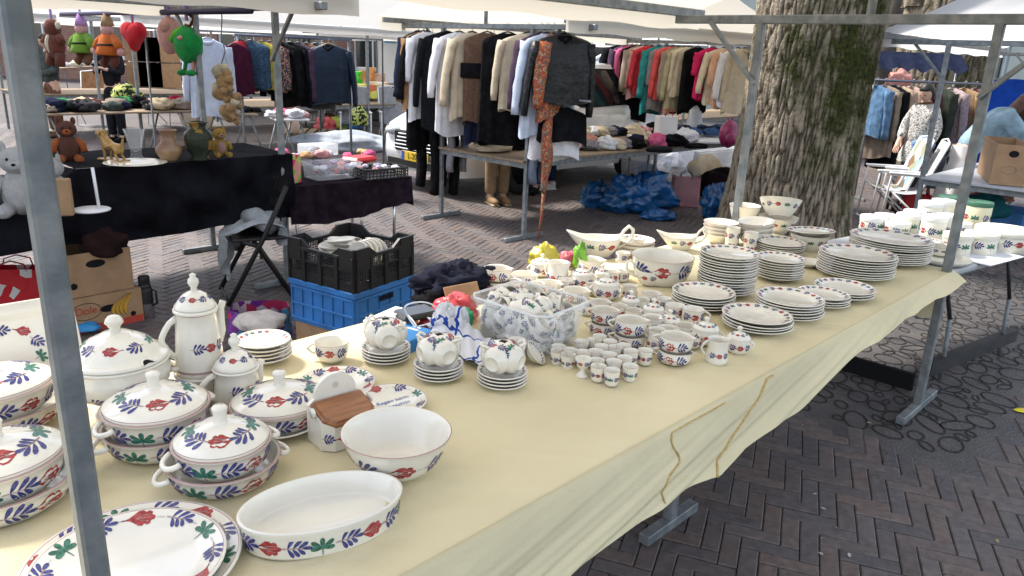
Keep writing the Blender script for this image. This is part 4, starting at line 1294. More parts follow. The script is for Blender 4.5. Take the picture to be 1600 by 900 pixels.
# ------------------------------------------------------------------ the big pieces at the near end of the table
def cass(cx, cy, w, hz, lower_w, by, label1, label2, turn, sx=1.0, dh=.062, hh=.072, dec=.054, both=True):
 q = P(cx, by)
 z = TOP
 if both:
  Rl = wid(cx, by - 20, .05, lower_w) / 2
  put(p_casserole(Rl, dh, sx, False, dec)(), 'casserole_dish', label2, 'casserole', (q.x, q.y, z), rzof(cx, by) + turn)
  z += dh * .62
 Rr = wid(cx, cy, z - T + hh, w) / 2
 if both: Rr = min(Rr, Rl * .96)
 put(p_casserole(Rr, hh, sx, True, dec)(), 'casserole', label1, 'casserole', (q.x, q.y, z + .001), rzof(cx, by) + turn + .15)
cass(251, 628, 160, 0, 164, 700, 'round lidded casserole stacked beside the corner post, before the tureen', 'open dish carrying the round casserole behind the post', R(18))
cass(352, 690, 148, 0, 172, 752, 'smaller lidded casserole seated in a wider dish', 'wider dish with two ears holding the smaller casserole', R(12), dh=.058, hh=.062)
cass(2, 604, 150, 0, 170, 668, 'oval lidded casserole before the tall square platter', 'dish underneath the oval casserole by the square platter', R(10), 1.15)
cass(12, 698, 172, 0, 196, 790, 'wide lidded casserole cut off by the photo edge', 'large dish under the wide casserole at the photo edge', R(20), 1.1, dec=.060)
cass(440, 632, 138, 0, 0, 662, 'flat oval casserole with blue leaf on its knob, behind the salt box', '', R(8), 1.12, both=False, hh=.06)
q = P(435, 668); put(p_plate(wid(430, 668, 0, 140) / 2, .25, False)(), 'plate', 'plain plate under the flat oval casserole', 'plate', at_top(q, -.001))
# platters at the bottom of the picture
q = P(212, 893); Rp = wid(210, 885, .02, 322) / 2
put(p_plate(Rp, .26, True, seq='BRBG', size=.054)(), 'platter', 'largest round platter, lowest of the two at the near post', 'platter', at_top(q), .4)
q = P(204, 888, .03); Rp2 = wid(198, 885, .03, 284) / 2
put(p_plate(Rp2, .28, True, seq='BRBG', size=.050, h=.028)(), 'platter', 'shiny round platter lying on top of the largest one', 'platter', at_top(q, .014), 1.1)
# oval baking dish
def p_oval():
 Rr, h, sx = .1, .06, 1.0
 Rr = ODR
 out = [(0, .003), (.88 * Rr, .003), (.9 * Rr, 0), (.93 * Rr, 0), (.95 * Rr, .006), (.965 * Rr, h * .75), (.985 * Rr, h * .85), (1.0 * Rr, h)]
 inn = [(1.0 * Rr, h + .003), (.975 * Rr, h + .004), (.95 * Rr, h), (.92 * Rr, .016), (.88 * Rr, .009), (0, .008)]
 b = MB().lathe(out + inn, 80, 0, ODS, 1)
 sf = Prof(out[4:6], ODS, 1); sf.band(b, sf.L[-1] * .55, .047, 'BRBG', 1.1, squig=True)
 return [('dish', b.mesh('dish', POT), None)]
ODR = wid(502, 800, .06, 260) / 2 / 1.62; ODS = 1.62
q = P(506, 828); put(p_oval(), 'oval_dish', 'long oval baking dish with painted sides nearest the camera', 'dish', at_top(q), rzof(506, 825) + R(13))
# salad bowl
q = P(620, 737); Rb = wid(618, 682, .1, 172) / 2
put(p_bowl(Rb, .098, .52, True, .060, curve=.62, t_at=.55, seq='BRBG', gap=1.25)(), 'salad_bowl', 'big flaring salad bowl by the oval baking dish', 'bowl', at_top(q), rzof(620, 737) + .5)
# salt box
SALTWOOD = mat('varnished_wood', (.30, .115, .04), .4, var=.45, vscale=10, stretch=(1, 9, 9), coat=.3, col2=(.20, .07, .025))
def saltbox():
 w, d, hf, hb = .080, .092, .072, .098
 ch = .026
 t = thing('salt_box', 'wall salt box with sloping wooden lid and round holed back', 'salt box')
 b = MB()
 poly = [(-w, 0), (-w, -d + ch), (-w + ch, -d), (w - ch, -d), (w, -d + ch), (w, 0)]
 n = len(poly)
 top = [hb if y == 0 else hf + (hb - hf) * ((y + d) / d) for x, y in poly]
 vs = [(x, y, 0) for x, y in poly] + [(x, y, z) for (x, y), z in zip(poly, top)]
 b.add(vs, [tuple(reversed(range(n)))] + [(i, (i + 1) % n, n + (i + 1) % n, n + i) for i in range(n)] + [tuple(range(n, 2 * n))], 0, False)
 # painted front and chamfers
 class Flat:
  def __init__(s, o, u, v, nn): s.o, s.u, s.v, s.n = map(Vector, (o, u, v, nn))
  def put(s, kind, x, y, size):
   for k, (mi, pl) in enumerate(MOT[kind]):
    cx = sum(p[0] for p in pl) / len(pl); cy = sum(p[1] for p in pl) / len(pl)
    b.add([s.o + s.u * (x + px * size) + s.v * (y + py * size) + s.n * (.0007 + .00012 * k) for px, py in pl + [(cx, cy)]], [(i, (i + 1) % len(pl), len(pl)) for i in range(len(pl))], mi, True)
 f = Flat((0, -d, .034), (1, 0, 0), (0, 0, 1), (0, -1, 0))
 f.put('R', -.024, 0, .042); f.put('B', .014, 0, .042); f.put('G', .042, 0, .03)
 g = Flat((-w + ch / 2, -d + ch / 2, .034), (.707, -.707, 0), (0, 0, 1), (-.707, -.707, 0)); g.put('B', 0, 0, .032)
 g = Flat((w - ch / 2, -d + ch / 2, .034), (.707, .707, 0), (0, 0, 1), (.707, -.707, 0)); g.put('B', 0, 0, .032)
 b.build('box_body', POT, t)
 # back with a round crest and a hole
 bk = MB(); pts = [(-w, .0), (-w, hb + .004)]
 for i in range(17):
  a = PI - PI * i / 16
  pts.append((.062 * math.cos(a), hb + .018 + .060 * math.sin(a)))
 pts += [(w, hb + .004), (w, 0)]
 hole = [(.0085 * math.cos(2 * PI * i / 16), hb + .045 + .0085 * math.sin(2 * PI * i / 16)) for i in range(16)]
 for (y, fl) in ((0.0015, 1), (.0135, -1)):
  o = [(x, y, z) for x, z in pts]; h = [(x, y, z) for x, z in hole]
  bk.add(o, [tuple(range(len(o)))], 0, False)
 o1 = len(bk.v)
 bk.add([(x, .0015, z) for x, z in pts] + [(x, .0135, z) for x, z in pts], [(i, (i + 1) % len(pts), len(pts) + (i + 1) % len(pts), len(pts) + i) for i in range(len(pts))], 0, False)
 bk.add([(x, .0005, z) for x, z in hole], [tuple(range(16))], 1, False)
 bk.build('back_plate', [GLAZE, mat('shadowed_hole', (.55, .5, .4), .8)], t)
 # cheeks that hinge the lid
 for s in (-1, 1):
  MB().tube([(s * (w + .001), -.030, hb - .004), (s * (w + .007), -.030, hb - .004)], .014, 16).build('hinge_cheek', GLAZE, t)
 l = MB()
 lp = [(-w + .004, -.004), (-w + .004, -d + ch - .004), (-w + ch, -d - .008), (w - ch, -d - .008), (w - .004, -d + ch - .004), (w - .004, -.004)]
 sl_ = (hb - hf) / d
 def z(y): return hf + (y + d) * sl_
 rings = [(1, .001), (1.0, .007), (.93, .010), (.90, .016)]
 vs = []; m = len(lp)
 for k, dz in rings:
  for x, y in lp: vs.append((x * k, (y + d / 2) * k - d / 2, z(y) + dz + .001))
 fs = []
 for r_ in range(len(rings) - 1):
  for i in range(m): fs.append((r_ * m + i, r_ * m + (i + 1) % m, (r_ + 1) * m + (i + 1) % m, (r_ + 1) * m + i))
 fs += [tuple(range(3 * m, 4 * m)), tuple(reversed(range(m)))]
 l.add(vs, fs, 0, False); l.build('wooden_lid', SALTWOOD, t)
 return t
sb = saltbox(); q = P(522, 690); sb.location = (q.x, q.y + .035, TOP); sb.rotation_euler.z = rzof(522, 690) + R(27)
s_ = wid(515, 660, .06, 112) / .19; sb.scale = (s_, s_, s_)
# plates with handwriting
INK = mat('blue_lettering', (.20, .24, .44), .4)
def text_plate(cx, cy, w, lines, rot, label):
 q = P(cx, cy, .01); Rr = wid(cx, cy, .015, w) / 2
 t = thing('text_plate', label, 'plate', at_top(q), rzof(cx, cy))
 link('plate', p_plate(Rr, .3, True, seq='BRBG', size=.036)()[0][1], t, None, .9)
 for i, s in enumerate(lines):
  o = link('lettering', text_mesh('lettering', s, Rr * .21, INK, shear=.3), t)
  o.matrix_local = xf((0, 0, .0085)) @ Matrix.Rotation(rot, 4, 'Z') @ Matrix.Translation((.0, Rr * (.16 - .30 * i), 0))
text_plate(527, 605, 118, ['         ond', '         ijt'], R(24), 'lettered plate half hidden behind the salt box')
text_plate(610, 634, 115, ['Na Regen komt', 'Zonneschijn'], R(30), 'lettered plate lying between salt box and salad bowl')
# tureen, pots
q = P(196, 650); put(p_tureen(), 'tureen', 'footed soup tureen with ladle notch and turned knob', 'tureen', at_top(q), rzof(196, 650) + R(12), sc=wid(194, 560, .17, 150) / .262)
q = P(318, 624)
Rb = wid(310, 575, .08, 74) / 2
wm = MB().lathe([(0, .0), (Rb * .98, .0), (Rb * 1.02, .004), (Rb * 1.0, .07), (Rb * 1.06, .074), (Rb * 1.06, .08), (Rb * .9, .08), (0, .076)], 48)
tag(link('pot_warmer', wm.mesh('pot_warmer', POT), None, at_top(q)), 'plain cream warmer ring under the tall coffee pot', 'pot warmer')
zc = atY(305, 480, q.y).z - (TOP + .08)
put(p_coffeepot(Rb * .96, Rb * .80, max(.12, zc), .034)(), 'coffee_pot', 'tall coffee pot standing on its warmer at the back', 'coffee pot', at_top(q, .081), rzof(318, 624) + PI + .25)
q = P(373, 636)
zc = atY(374, 572, q.y).z - TOP
Rb = wid(370, 630, 0, 70) / 2
put(p_coffeepot(Rb, Rb * .9, max(.08, zc), .034)(), 'coffee_pot', 'small squat coffee pot before the pile of saucers', 'coffee pot', at_top(q), rzof(373, 636) + PI + .25)
# square platter leaning at the back
def square_platter():
 mb = MB()
 def rr(k, z):
  out = []
  a, b, r_ = .165 * k, .125 * k, .05 * k
  for cx, cy, s in ((a - r_, b - r_, 0), (-a + r_, b - r_, 1), (-a + r_, -b + r_, 2), (a - r_, -b + r_, 3)):
   for i in range(7):
    t = PI / 2 * (s + i / 6)
    out.append((cx + r_ * math.cos(t), cy + r_ * math.sin(t), z))
  return out
 rings = [rr(.60, 0), rr(.98, .012), rr(1, .015), rr(.985, .018), rr(.70, .008), rr(.66, .005)]
 n = 28; vs = sum(rings, []); fs = []
 for j in range(5):
  for i in range(n): fs.append((j * n + i, j * n + (i + 1) % n, (j + 1) * n + (i + 1) % n, (j + 1) * n + i))
 fs += [tuple(reversed(range(n))), tuple(range(5 * n, 6 * n))]
 mb.add(vs, fs, [1 if 3 * n <= k < 3 * n + 0 else 0 for k in range(len(fs))], True)
 for i, (x, y, kk, r_) in enumerate(((-.06, .035, 'G', .1), (-.015, .055, 'B', -.1), (.035, .045, 'R', -.4), (.06, .012, 'B', -.8), (.065, -.03, 'G', -1.2), (-.085, 0, 'R', 1.2))):
  for k, (mi, pl) in enumerate(MOT[kk]):
   c = (sum(p[0] for p in pl) / len(pl), sum(p[1] for p in pl) / len(pl))
   mb.add([(x + .036 * (px * math.cos(r_) - py * math.sin(r_)), y + .036 * (px * math.sin(r_) + py * math.cos(r_)), .0062 + .00015 * k) for px, py in pl + [c]], [(m, (m + 1) % len(pl), len(pl)) for m in range(len(pl))], mi, True)
 return mb.mesh('square_platter', POT)
q = P(22, 622)
o = tag(link('square_platter', square_platter()), 'rounded square platter propped upright behind the oval casserole', 'platter')
o.matrix_world = xf((q.x, q.y + .02, TOP + .125), rzof(22, 622) + R(8), R(68)) @ Matrix.Translation((0, 0, 0))
# ------------------------------------------------------------------ clear bin full of cups
BH = .15
bc = [at(728, 464, T + BH), at(845, 501, T + BH), at(927, 475, T + BH), at(817, 444, T + BH)]
ctr = sum(bc, Vector()) / 4
ux = ((bc[1] - bc[0]) + (bc[2] - bc[3])); uy = ((bc[3] - bc[0]) + (bc[2] - bc[1]))
LX, LY = ux.length / 2, uy.length / 2
bt = thing('plastic_bin', 'clear plastic bin crammed with painted cups', 'bin', (ctr.x, ctr.y, TOP), math.atan2(ux.y, ux.x))
LY = min(LY, .32); LX = min(LX, .42)
CLEAR = clear_plastic('clear_polypropylene', (.95, .96, .97), .15, .25)
def bin_shell(mb, LX, LY, h, th=.003, ins=.025, rad=.03):
 def rr(a, b, z, r_=rad):
  out = []
  for cx, cy, s in ((a - r_, b - r_, 0), (-a + r_, b - r_, 1), (-a + r_, -b + r_, 2), (a - r_, -b + r_, 3)):
   for i in range(5):
    t = PI / 2 * (s + i / 4); out.append((cx + r_ * math.cos(t), cy + r_ * math.sin(t), z))
  return out
 a, b = LX / 2, LY / 2
 rings = [rr(a - ins, b - ins, 0), rr(a - ins * .2, b - ins * .2, h * .93), rr(a + .004, b + .004, h * .94), rr(a + .006, b + .006, h), rr(a - .004, b - .004, h), rr(a - ins * .2 - th, b - ins * .2 - th, h * .93), rr(a - ins - th, b - ins - th, th)]
 n = 20; vs = sum(rings, []); fs = []
 for j in range(6):
  for i in range(n): fs.append((j * n + i, j * n + (i + 1) % n, (j + 1) * n + (i + 1) % n, (j + 1) * n + i))
 fs += [tuple(reversed(range(n))), tuple(range(6 * n, 7 * n))]
 return mb.add(vs, fs, 0, False)
bin_shell(MB(), LX, LY, BH).build('bin_shell', CLEAR, bt)
a_, b_ = LX / 2 + .004, LY / 2 + .004
MB().tube([(x * (a_ - .03 * (k in (0, 1))) , y * (b_ - .03 * (k in (2, 3))), BH + .003) for x, y, k in ((1, -1, 2), (1, 1, 3), (1, 1, 0), (-1, 1, 1), (-1, 1, 2), (-1, -1, 3), (-1, -1, 0), (1, -1, 1))], .0042, 6, closed=True).build('rim', clear_plastic('frosted_rim', (.93, .95, .97), .6, .3), bt)
def fill_bin():
 rng = random.Random(21)
 kinds = [p_cup(.036, .052, 'barrel', .024, seq='BGB')(), p_cup(.034, .06, 'mug', .026, seq='BGB')(), p_cup(.04, .05, 'tea', .026, seq='GBG')()]
 M0 = bt.matrix_basis.copy()
 M0 = xf(bt.location, bt.rotation_euler.z)
 k = 0
 for layer in range(4):
  nx, ny = 5, 4
  for i in range(nx):
   for j in range(ny):
    if layer == 3 and rng.random() < .3: continue
    x = -LX / 2 + .065 + (LX - .13) * (i + rng.uniform(-.12, .12)) / (nx - 1)
    y = -LY / 2 + .062 + (LY - .124) * (j + rng.uniform(-.12, .12)) / (ny - 1)
    x = max(-LX / 2 + .06, min(LX / 2 - .06, x)); y = max(-LY / 2 + .06, min(LY / 2 - .06, y))
    z = .026 + layer * .033 + rng.uniform(0, .008)
    pr = kinds[rng.randrange(3)]
    o = put(pr, 'cup', 'painted cup tumbled among others inside the clear plastic bin', 'cup', (0, 0, 0), 0, 'cups in the clear bin')
    tilt = rng.uniform(.5, 1.75)
    rot = Matrix.Rotation(rng.uniform(0, 6.28), 4, 'Z') @ Matrix.Rotation(tilt, 4, 'X') @ Matrix.Rotation(rng.uniform(0, 6.28), 4, 'Z')
    o.matrix_world = M0 @ Matrix.Translation((x, y, z)) @ rot @ Matrix.Translation((0, 0, -.026))
    k += 1
fill_bin()
# ------------------------------------------------------------------ boxes, charger, towel and other things between the pottery
def obox(corners, z0, h, m, name, label, cat, bev=.002, mats=None):
 """a box through four surveyed top corners"""
 c = sum(corners, Vector()) / 4
 u = (corners[1] - corners[0]) + (corners[2] - corners[3]); v = (corners[3] - corners[0]) + (corners[2] - corners[1])
 o = MB().box((0, 0, h / 2), (u.length / 2, v.length / 2, h), 0, None, bev).build(name, m, None, (c.x, c.y, z0), math.atan2(u.y, u.x))
 return tag(o, label, cat), u.length / 2, v.length / 2
BLUEBOX = mat('blue_carton', (.03, .22, .55), .5, var=.1, vscale=5)
WHITEBOX = mat('white_carton', (.72, .72, .72), .5, var=.08, vscale=5)
hb_ = .045
cs = [at(580, 521, T + hb_), at(643, 537, T + hb_), at(675, 519, T + hb_), at(626, 503, T + hb_)]
bx, u, v = obox(cs, TOP, hb_, BLUEBOX, 'blue_box', 'flat bright blue carton with a small white mark', 'box')
lg = MB()
lg.box((0, 0, 0), (.018, .003, .018), 0)
lg.build('printed_mark', mat('print_white', (.85, .87, .9), .5), bx, (u * .32, -v / 2 - .0005, hb_ * .5))
lg2 = MB(); lg2.box((0, 0, 0), (.05, .012, .001)); lg2.box((.0, .02, 0), (.03, .01, .001))
lg2.build('printed_mark', MATS['print_white'], bx, (u * .1, v * .22, hb_ + .0006))
hw = .05
cs = [at(568, 503, T + hw), at(605, 513, T + hw), at(655, 489, T + hw), at(617, 481, T + hw)]
wx, u, v = obox(cs, TOP, hw, WHITEBOX, 'white_box', 'flat white carton under the black power bank', 'box')
PBZ = TOP + hw + .001
cs = [at(616, 487, T + hw + .025), at(636, 499, T + hw + .025), at(684, 487, T + hw + .025), at(662, 476, T + hw + .025)]
pb, u, v = obox(cs, PBZ, .024, mat('black_gloss', (.012, .012, .013), .3, coat=.3), 'power_bank', 'black power bank lying on the white carton', 'power bank', .006)
CABLE = mat('white_cable', (.72, .72, .72), .45)
def pxpath(pts, z):
 return [at(x, y, T + h) if True else None for x, y, h in pts]
pth = pxpath([(612, 507, .055), (606, 497, .055), (618, 491, .07), (636, 492, .08), (650, 508, .08), (648, 510, .07), (636, 492, .10), (634, 478, .14), (655, 472, .15), (675, 476, .13), (687, 490, .09), (680, 502, .06), (655, 510, .055)], 0)
def smooth(pts, n=8):
 out = []
 for i in range(len(pts) - 1):
  p0, p1, p2, p3 = pts[max(0, i - 1)], pts[i], pts[i + 1], pts[min(len(pts) - 1, i + 2)]
  for k in range(n):
   t = k / n
   out.append(.5 * ((2 * p1) + (p2 - p0) * t + (2 * p0 - 5 * p1 + 4 * p2 - p3) * t * t + (3 * p1 - p0 - 3 * p2 + p3) * t ** 3))
 return out + [pts[-1]]
tag(MB().tube(smooth(pth), .0028, 8).build('charging_cable', CABLE), 'white charging cable looping over the power bank', 'cable')
def crumple(mb, c, r, mi=0, nz=.35, nf=1.8, seed=1.0, sub=(28, 18), flat=.0, ridg=.0, fine=.0):
 """a crumpled heap: blob with folds, flattened at the bottom"""
 o = len(mb.v)
 c = Vector(c)
 vs = []; nu, nv = sub; off = Vector((seed * 3.3, seed * 7.7, seed * 1.9))
 for j in range(nv + 1):
  th = PI * j / nv
  for i in range(nu):
   ph = 2 * PI * i / nu
   d = Vector((math.sin(th) * math.cos(ph), math.sin(th) * math.sin(ph), math.cos(th)))
   n1 = noise.noise(d * nf + off)
   n2 = abs(noise.noise(d * nf * 2.3 + off * 1.3))
   k = 1 + nz * n1 - ridg * n2 + fine * noise.noise(d * nf * 6 + off)
   p = Vector((d.x * r[0], d.y * r[1], d.z * r[2])) * k
   if p.z < -r[2] * .55: p.z = -r[2] * .55
   vs.append(c + p)
 fs = [(j * nu + i, (j + 1) * nu + i, (j + 1) * nu + (i + 1) % nu, j * nu + (i + 1) % nu) for j in range(nv) for i in range(nu)]
 return mb.add(vs, fs, mi, True)
def heap(name, m, label, cat, px, py, z, r, rz=0.0, grp=None, **k):
 p = at(px, py, z)
 mb = crumple(MB(), (0, 0, r[2] * .56), r, **k)
 return tag(mb.build(name, m, None, (p.x, p.y, z + .002), rz), label, cat, grp)
RED_PL = mat('red_plastic_bag', (.55, .03, .05), .35, var=.5, vscale=12, col2=(.62, .12, .12), coat=.2)
heap('plastic_bag', RED_PL, 'crumpled red plastic bag beside the black power bank', 'bag', 712, 500, TOP, (.095, .08, .062), .4, nz=.3, ridg=.6, fine=.12, seed=3)
heap('plastic_bag', RED_PL, 'flat red packet between blue carton and red bag', 'bag', 684, 509, TOP, (.075, .05, .035), .7, nz=.3, ridg=.5, seed=4)
heap('green_wrapper', mat('green_plastic', (.02, .42, .16), .35, var=.4, vscale=14), 'bright green plastic wrapper on the red bag', 'wrapper', 728, 505, TOP + .03, (.03, .05, .035), .2, nz=.3, ridg=.5, seed=5)
def towel_mat():
 m = bpy.data.materials.new('striped_towel'); m.use_nodes = True
 t = m.node_tree; b = t.nodes['Principled BSDF']; b.inputs['Roughness'].default_value = .95; b.inputs['Specular IOR Level'].default_value = .1
 tc = t.nodes.new('ShaderNodeTexCoord'); sx = t.nodes.new('ShaderNodeSeparateXYZ')
 nz = t.nodes.new('ShaderNodeTexNoise'); nz.inputs['Scale'].default_value = 9
 va_ = t.nodes.new('ShaderNodeVectorMath'); va_.operation = 'MULTIPLY_ADD'; va_.inputs[1].default_value = (.09, .09, .09)
 t.links.new(tc.outputs['Object'], nz.inputs['Vector']); t.links.new(nz.outputs[1], va_.inputs[0]); t.links.new(tc.outputs['Object'], va_.inputs[2])
 t.links.new(va_.outputs[0], sx.inputs[0])
 o = None
 for ax, fr in ((0, 60), (1, 48)):
  mu = t.nodes.new('ShaderNodeMath'); mu.operation = 'MULTIPLY'; mu.inputs[1].default_value = fr
  si = t.nodes.new('ShaderNodeMath'); si.operation = 'SINE'
  gt = t.nodes.new('ShaderNodeMath'); gt.operation = 'GREATER_THAN'; gt.inputs[1].default_value = .972
  t.links.new(sx.outputs[ax], mu.inputs[0]); t.links.new(mu.outputs[0], si.inputs[0]); t.links.new(si.outputs[0], gt.inputs[0])
  if o is None: o = gt
  else:
   mm = t.nodes.new('ShaderNodeMath'); mm.operation = 'MAXIMUM'
   t.links.new(o.outputs[0], mm.inputs[0]); t.links.new(gt.outputs[0], mm.inputs[1]); o = mm
 mx = t.nodes.new('ShaderNodeMix'); mx.data_type = 'RGBA'
 mx.inputs[6].default_value = (.68, .69, .74, 1); mx.inputs[7].default_value = (.03, .07, .33, 1)
 t.links.new(o.outputs[0], mx.inputs[0]); t.links.new(mx.outputs[2], b.inputs['Base Color'])
 return m
TOWEL = towel_mat()
def towel():
 mb = MB()
 crumple(mb, (-.06, .03, .05), (.075, .06, .085), nz=.25, ridg=.7, fine=.1, seed=8, sub=(40, 26))
 def fn(u, v):
  x = -.10 + .30 * u; y = -.11 + .20 * v - .05 * u
  z = .012 + .075 * math.exp(-((x + .05) ** 2 + (y - .02) ** 2) / .005) + .018 * abs(math.sin(18 * u + 6 * v)) * (1 - u * .5)
  return (x, y + .02 * math.sin(7 * u), z)
 mb.grid(fn, 40, 26)
 p = at(722, 545, T)
 return tag(mb.build('tea_towel', TOWEL, None, (p.x, p.y, TOP + .003), R(-14)), 'crumpled white tea towel with blue stripes', 'towel')
towel()
CO = fabric('dark_navy', (.017, .019, .033), .5)
heap('coat', CO, 'dark navy coat heaped at the back edge of the table', 'coat', 707, 458, TOP, (.20, .13, .085), .75, nz=.3, ridg=.5, fine=.08, seed=9, sub=(44, 28))
heap('coat', fabric('black_coat', (.010, .010, .012), .5), 'black garment lying beneath the navy coat', 'coat', 685, 470, TOP, (.12, .09, .04), .75, nz=.3, ridg=.5, seed=10)
mb = MB()
mb.box((0, 0, .05), (.16, .006, .09), 0, Matrix.Rotation(R(-28), 4, 'X'), .002)
mb.box((.0, .075, .012), (.17, .15, .02), 0)
p = at(729, 484, T); tag(mb.build('carton_flap', CARD, None, (p.x, p.y, TOP), YAW - .1), 'brown carton with raised flap behind the red bag', 'box')
YB = mat('yellow_plastic_bag', (.55, .45, .04), .35, var=.4, vscale=12, coat=.2, col2=(.35, .33, .03))
heap('yellow_bag', YB, 'crumpled yellow plastic bag behind the sugar pots', 'bag', 849, 422, TOP, (.085, .06, .08), .8, nz=.25, ridg=.6, fine=.1, seed=12)
heap('pink_packet', mat('pink_wrapper', (.60, .07, .16), .4, var=.5, vscale=16, col2=(.7, .3, .3)), 'pink packet between yellow bag and green wrapper', 'packet', 886, 417, TOP, (.05, .04, .05), .8, nz=.25, ridg=.6, seed=13)
heap('green_packet', mat('lime_wrapper', (.17, .42, .03), .4, var=.5, vscale=16), 'lime green wrapper behind the wide jug', 'packet', 905, 421, TOP, (.04, .035, .085), .8, nz=.25, ridg=.5, seed=14)
# ------------------------------------------------------------------ the other stalls
PB = Vector((.09, 7.11, 0)); BW = 1.225; BL = 3.95
stall('galvanised stall hung with dark coats and dresses, clothes heaped on its board', PB, BL, BW, over=.62, zt=.75, canopy=CANVAS, beam_over=.72)
PC = Vector((-1.67, 5.38, 0))
stall('stall with the black draped table of ornaments and plush toys hung from a bar', PC - AX * 3.95, 3.95, 1.24, over=.5, zt=.74, canopy=CANVAS, beam_over=.62)
GB = at(1418, 393)
stall('stall behind the corner post where a woman bends over a carton', GB - NX * 1.24, 3.95, 1.24, over=.5, zt=.74, canopy=CANVAS_W, zb=1.95, board=mat('grey_laminate', (.42, .44, .48), .4, var=.1))
# white roofs further off
e1 = at(215, 24, 1.98)
FAR = [(atY(225, 26, 10.6), 'white roofed stall behind the hanging plush toys'), (atY(40, 22, 12.4), 'white roofed stall far off by the photo edge'), (atY(520, 40, 15.6), 'white roofed stall with toys stacked beneath it'),
       (atY(300, 26, 17.5), 'white roofed stall furthest off behind the jackets')]
for i, (q, lab) in enumerate(FAR):
 stall(lab, Vector((q.x, q.y, 0)) + NX * .5, 7.8, 1.6, bays=2, over=.5, zt=.74, canopy=CANVAS_W, zb=1.93, ridge=.75, brace=False, feet=False, group='white roofed stalls in the distance')
q = atY(1080, 60, 13.4); stall('white roofed stall behind the second clothes rail', Vector((q.x, q.y, 0)), 3.9, 1.3, zt=.74, canopy=CANVAS_W, brace=False, feet=False, group='white roofed stalls in the distance')
# ------------------------------------------------------------------ buildings that close the square
def brick_wall():
 m = bpy.data.materials.new('red_brickwork'); m.use_nodes = True
 t = m.node_tree; b = t.nodes['Principled BSDF']; b.inputs['Roughness'].default_value = .85
 tc = t.nodes.new('ShaderNodeTexCoord'); mp = t.nodes.new('ShaderNodeMapping'); mp.inputs['Rotation'].default_value = (R(90), 0, 0)
 br = t.nodes.new('ShaderNodeTexBrick'); br.inputs['Scale'].default_value = 4
 br.inputs['Color1'].default_value = (.20, .085, .06, 1); br.inputs['Color2'].default_value = (.27, .13, .09, 1); br.inputs['Mortar'].default_value = (.35, .32, .28, 1)
 br.inputs['Mortar Size'].default_value = .014
 t.links.new(tc.outputs['Object'], mp.inputs[0]); t.links.new(mp.outputs[0], br.inputs[0]); t.links.new(br.outputs[0], b.inputs['Base Color'])
 return m
BRICKW = brick_wall()
GLASS = mat('window_glass', (.03, .035, .04), .08, spec=.8)
def building(name, label, x0, x1, Y, H, wallm, trim, storeys, wn, ww, wh, rz=0.0, sill=.9, roof=None, band=None):
 L = x1 - x0
 t = thing(name, label, 'building', ((x0 + x1) / 2, Y, 0), rz)
 # wall built as bands and piers so that the openings are real
 wl = MB(); sh = H / storeys; th = .35
 for s in range(storeys):
  z0 = s * sh
  wl.box((0, th / 2, z0 + sill / 2), (L, th, sill))
  wl.box((0, th / 2, z0 + (sill + wh + sh) / 2), (L, th, sh - sill - wh - .001))
  pitch = L / wn
  for k in range(wn + 1):
   xw = pitch - ww if 0 < k < wn else (pitch - ww) / 2
   xc = -L / 2 + k * pitch + (0 if 0 < k < wn else (xw / 2 if k == 0 else -xw / 2))
   wl.box((xc, th / 2, z0 + sill + wh / 2), (xw, th, wh - .001))
 wl.build('wall', wallm, t)
 for s in range(storeys):
  for k in range(wn):
   xc = -L / 2 + (k + .5) * L / wn; zc = s * sh + sill + wh / 2
   w = MB()
   for (cx, cz, dx, dz) in ((0, wh / 2 - .04, ww, .08), (0, -wh / 2 + .04, ww, .08), (-ww / 2 + .04, 0, .08, wh - .16), (ww / 2 - .04, 0, .08, wh - .16), (0, 0, .06, wh - .16)):
    w.box((cx, .16, cz), (dx - .002, .1, dz - .002))
   w.box((0, .01, -wh / 2 - .03), (ww + .1, .2, .05))
   f = w.build('window', trim, t, (xc, 0, zc))
   MB().box((0, .2, 0), (ww - .1, .02, wh - .1)).build('pane', GLASS, f)
 rf = MB()
 if roof:
  rf.add([(-L / 2 - .3, -.4, H), (L / 2 + .3, -.4, H), (L / 2 + .3, 4, H + 3), (-L / 2 - .3, 4, H + 3), (-L / 2 - .3, 8, H), (L / 2 + .3, 8, H)], [(0, 1, 2, 3), (3, 2, 5, 4), (0, 3, 4), (1, 5, 2)], 0, False)
  rf.build('roof', roof, t)
 else:
  rf.box((0, 1.5, H + .12), (L + .5, 4, .24)); rf.build('roof', trim, t)
 return t
TILE = mat('roof_tiles', (.12, .05, .035), .8, var=.4, vscale=3, bump=.4, bscale=20)
building('brick_house', 'red brick house front with white framed windows beyond the tents', -26, -1.6, 31, 6.2, BRICKW, WHITE_MET, 2, 9, 1.5, 1.6, R(-6), roof=TILE)
PALEG = mat('pale_green_panels', (.40, .45, .42), .6, var=.15, vscale=1)
building('glazed_block', 'pale green modern block behind the trees', 1.5, 44, 27.5, 8.0, PALEG, mat('pale_trim', (.6, .66, .7), .5), 2, 14, 2.1, 2.2, R(8))
building('side_house', 'brick house closing the square beyond the far tents', -60, -27, 30, 6.5, BRICKW, WHITE_MET, 2, 9, 1.6, 1.6, R(25), roof=TILE)
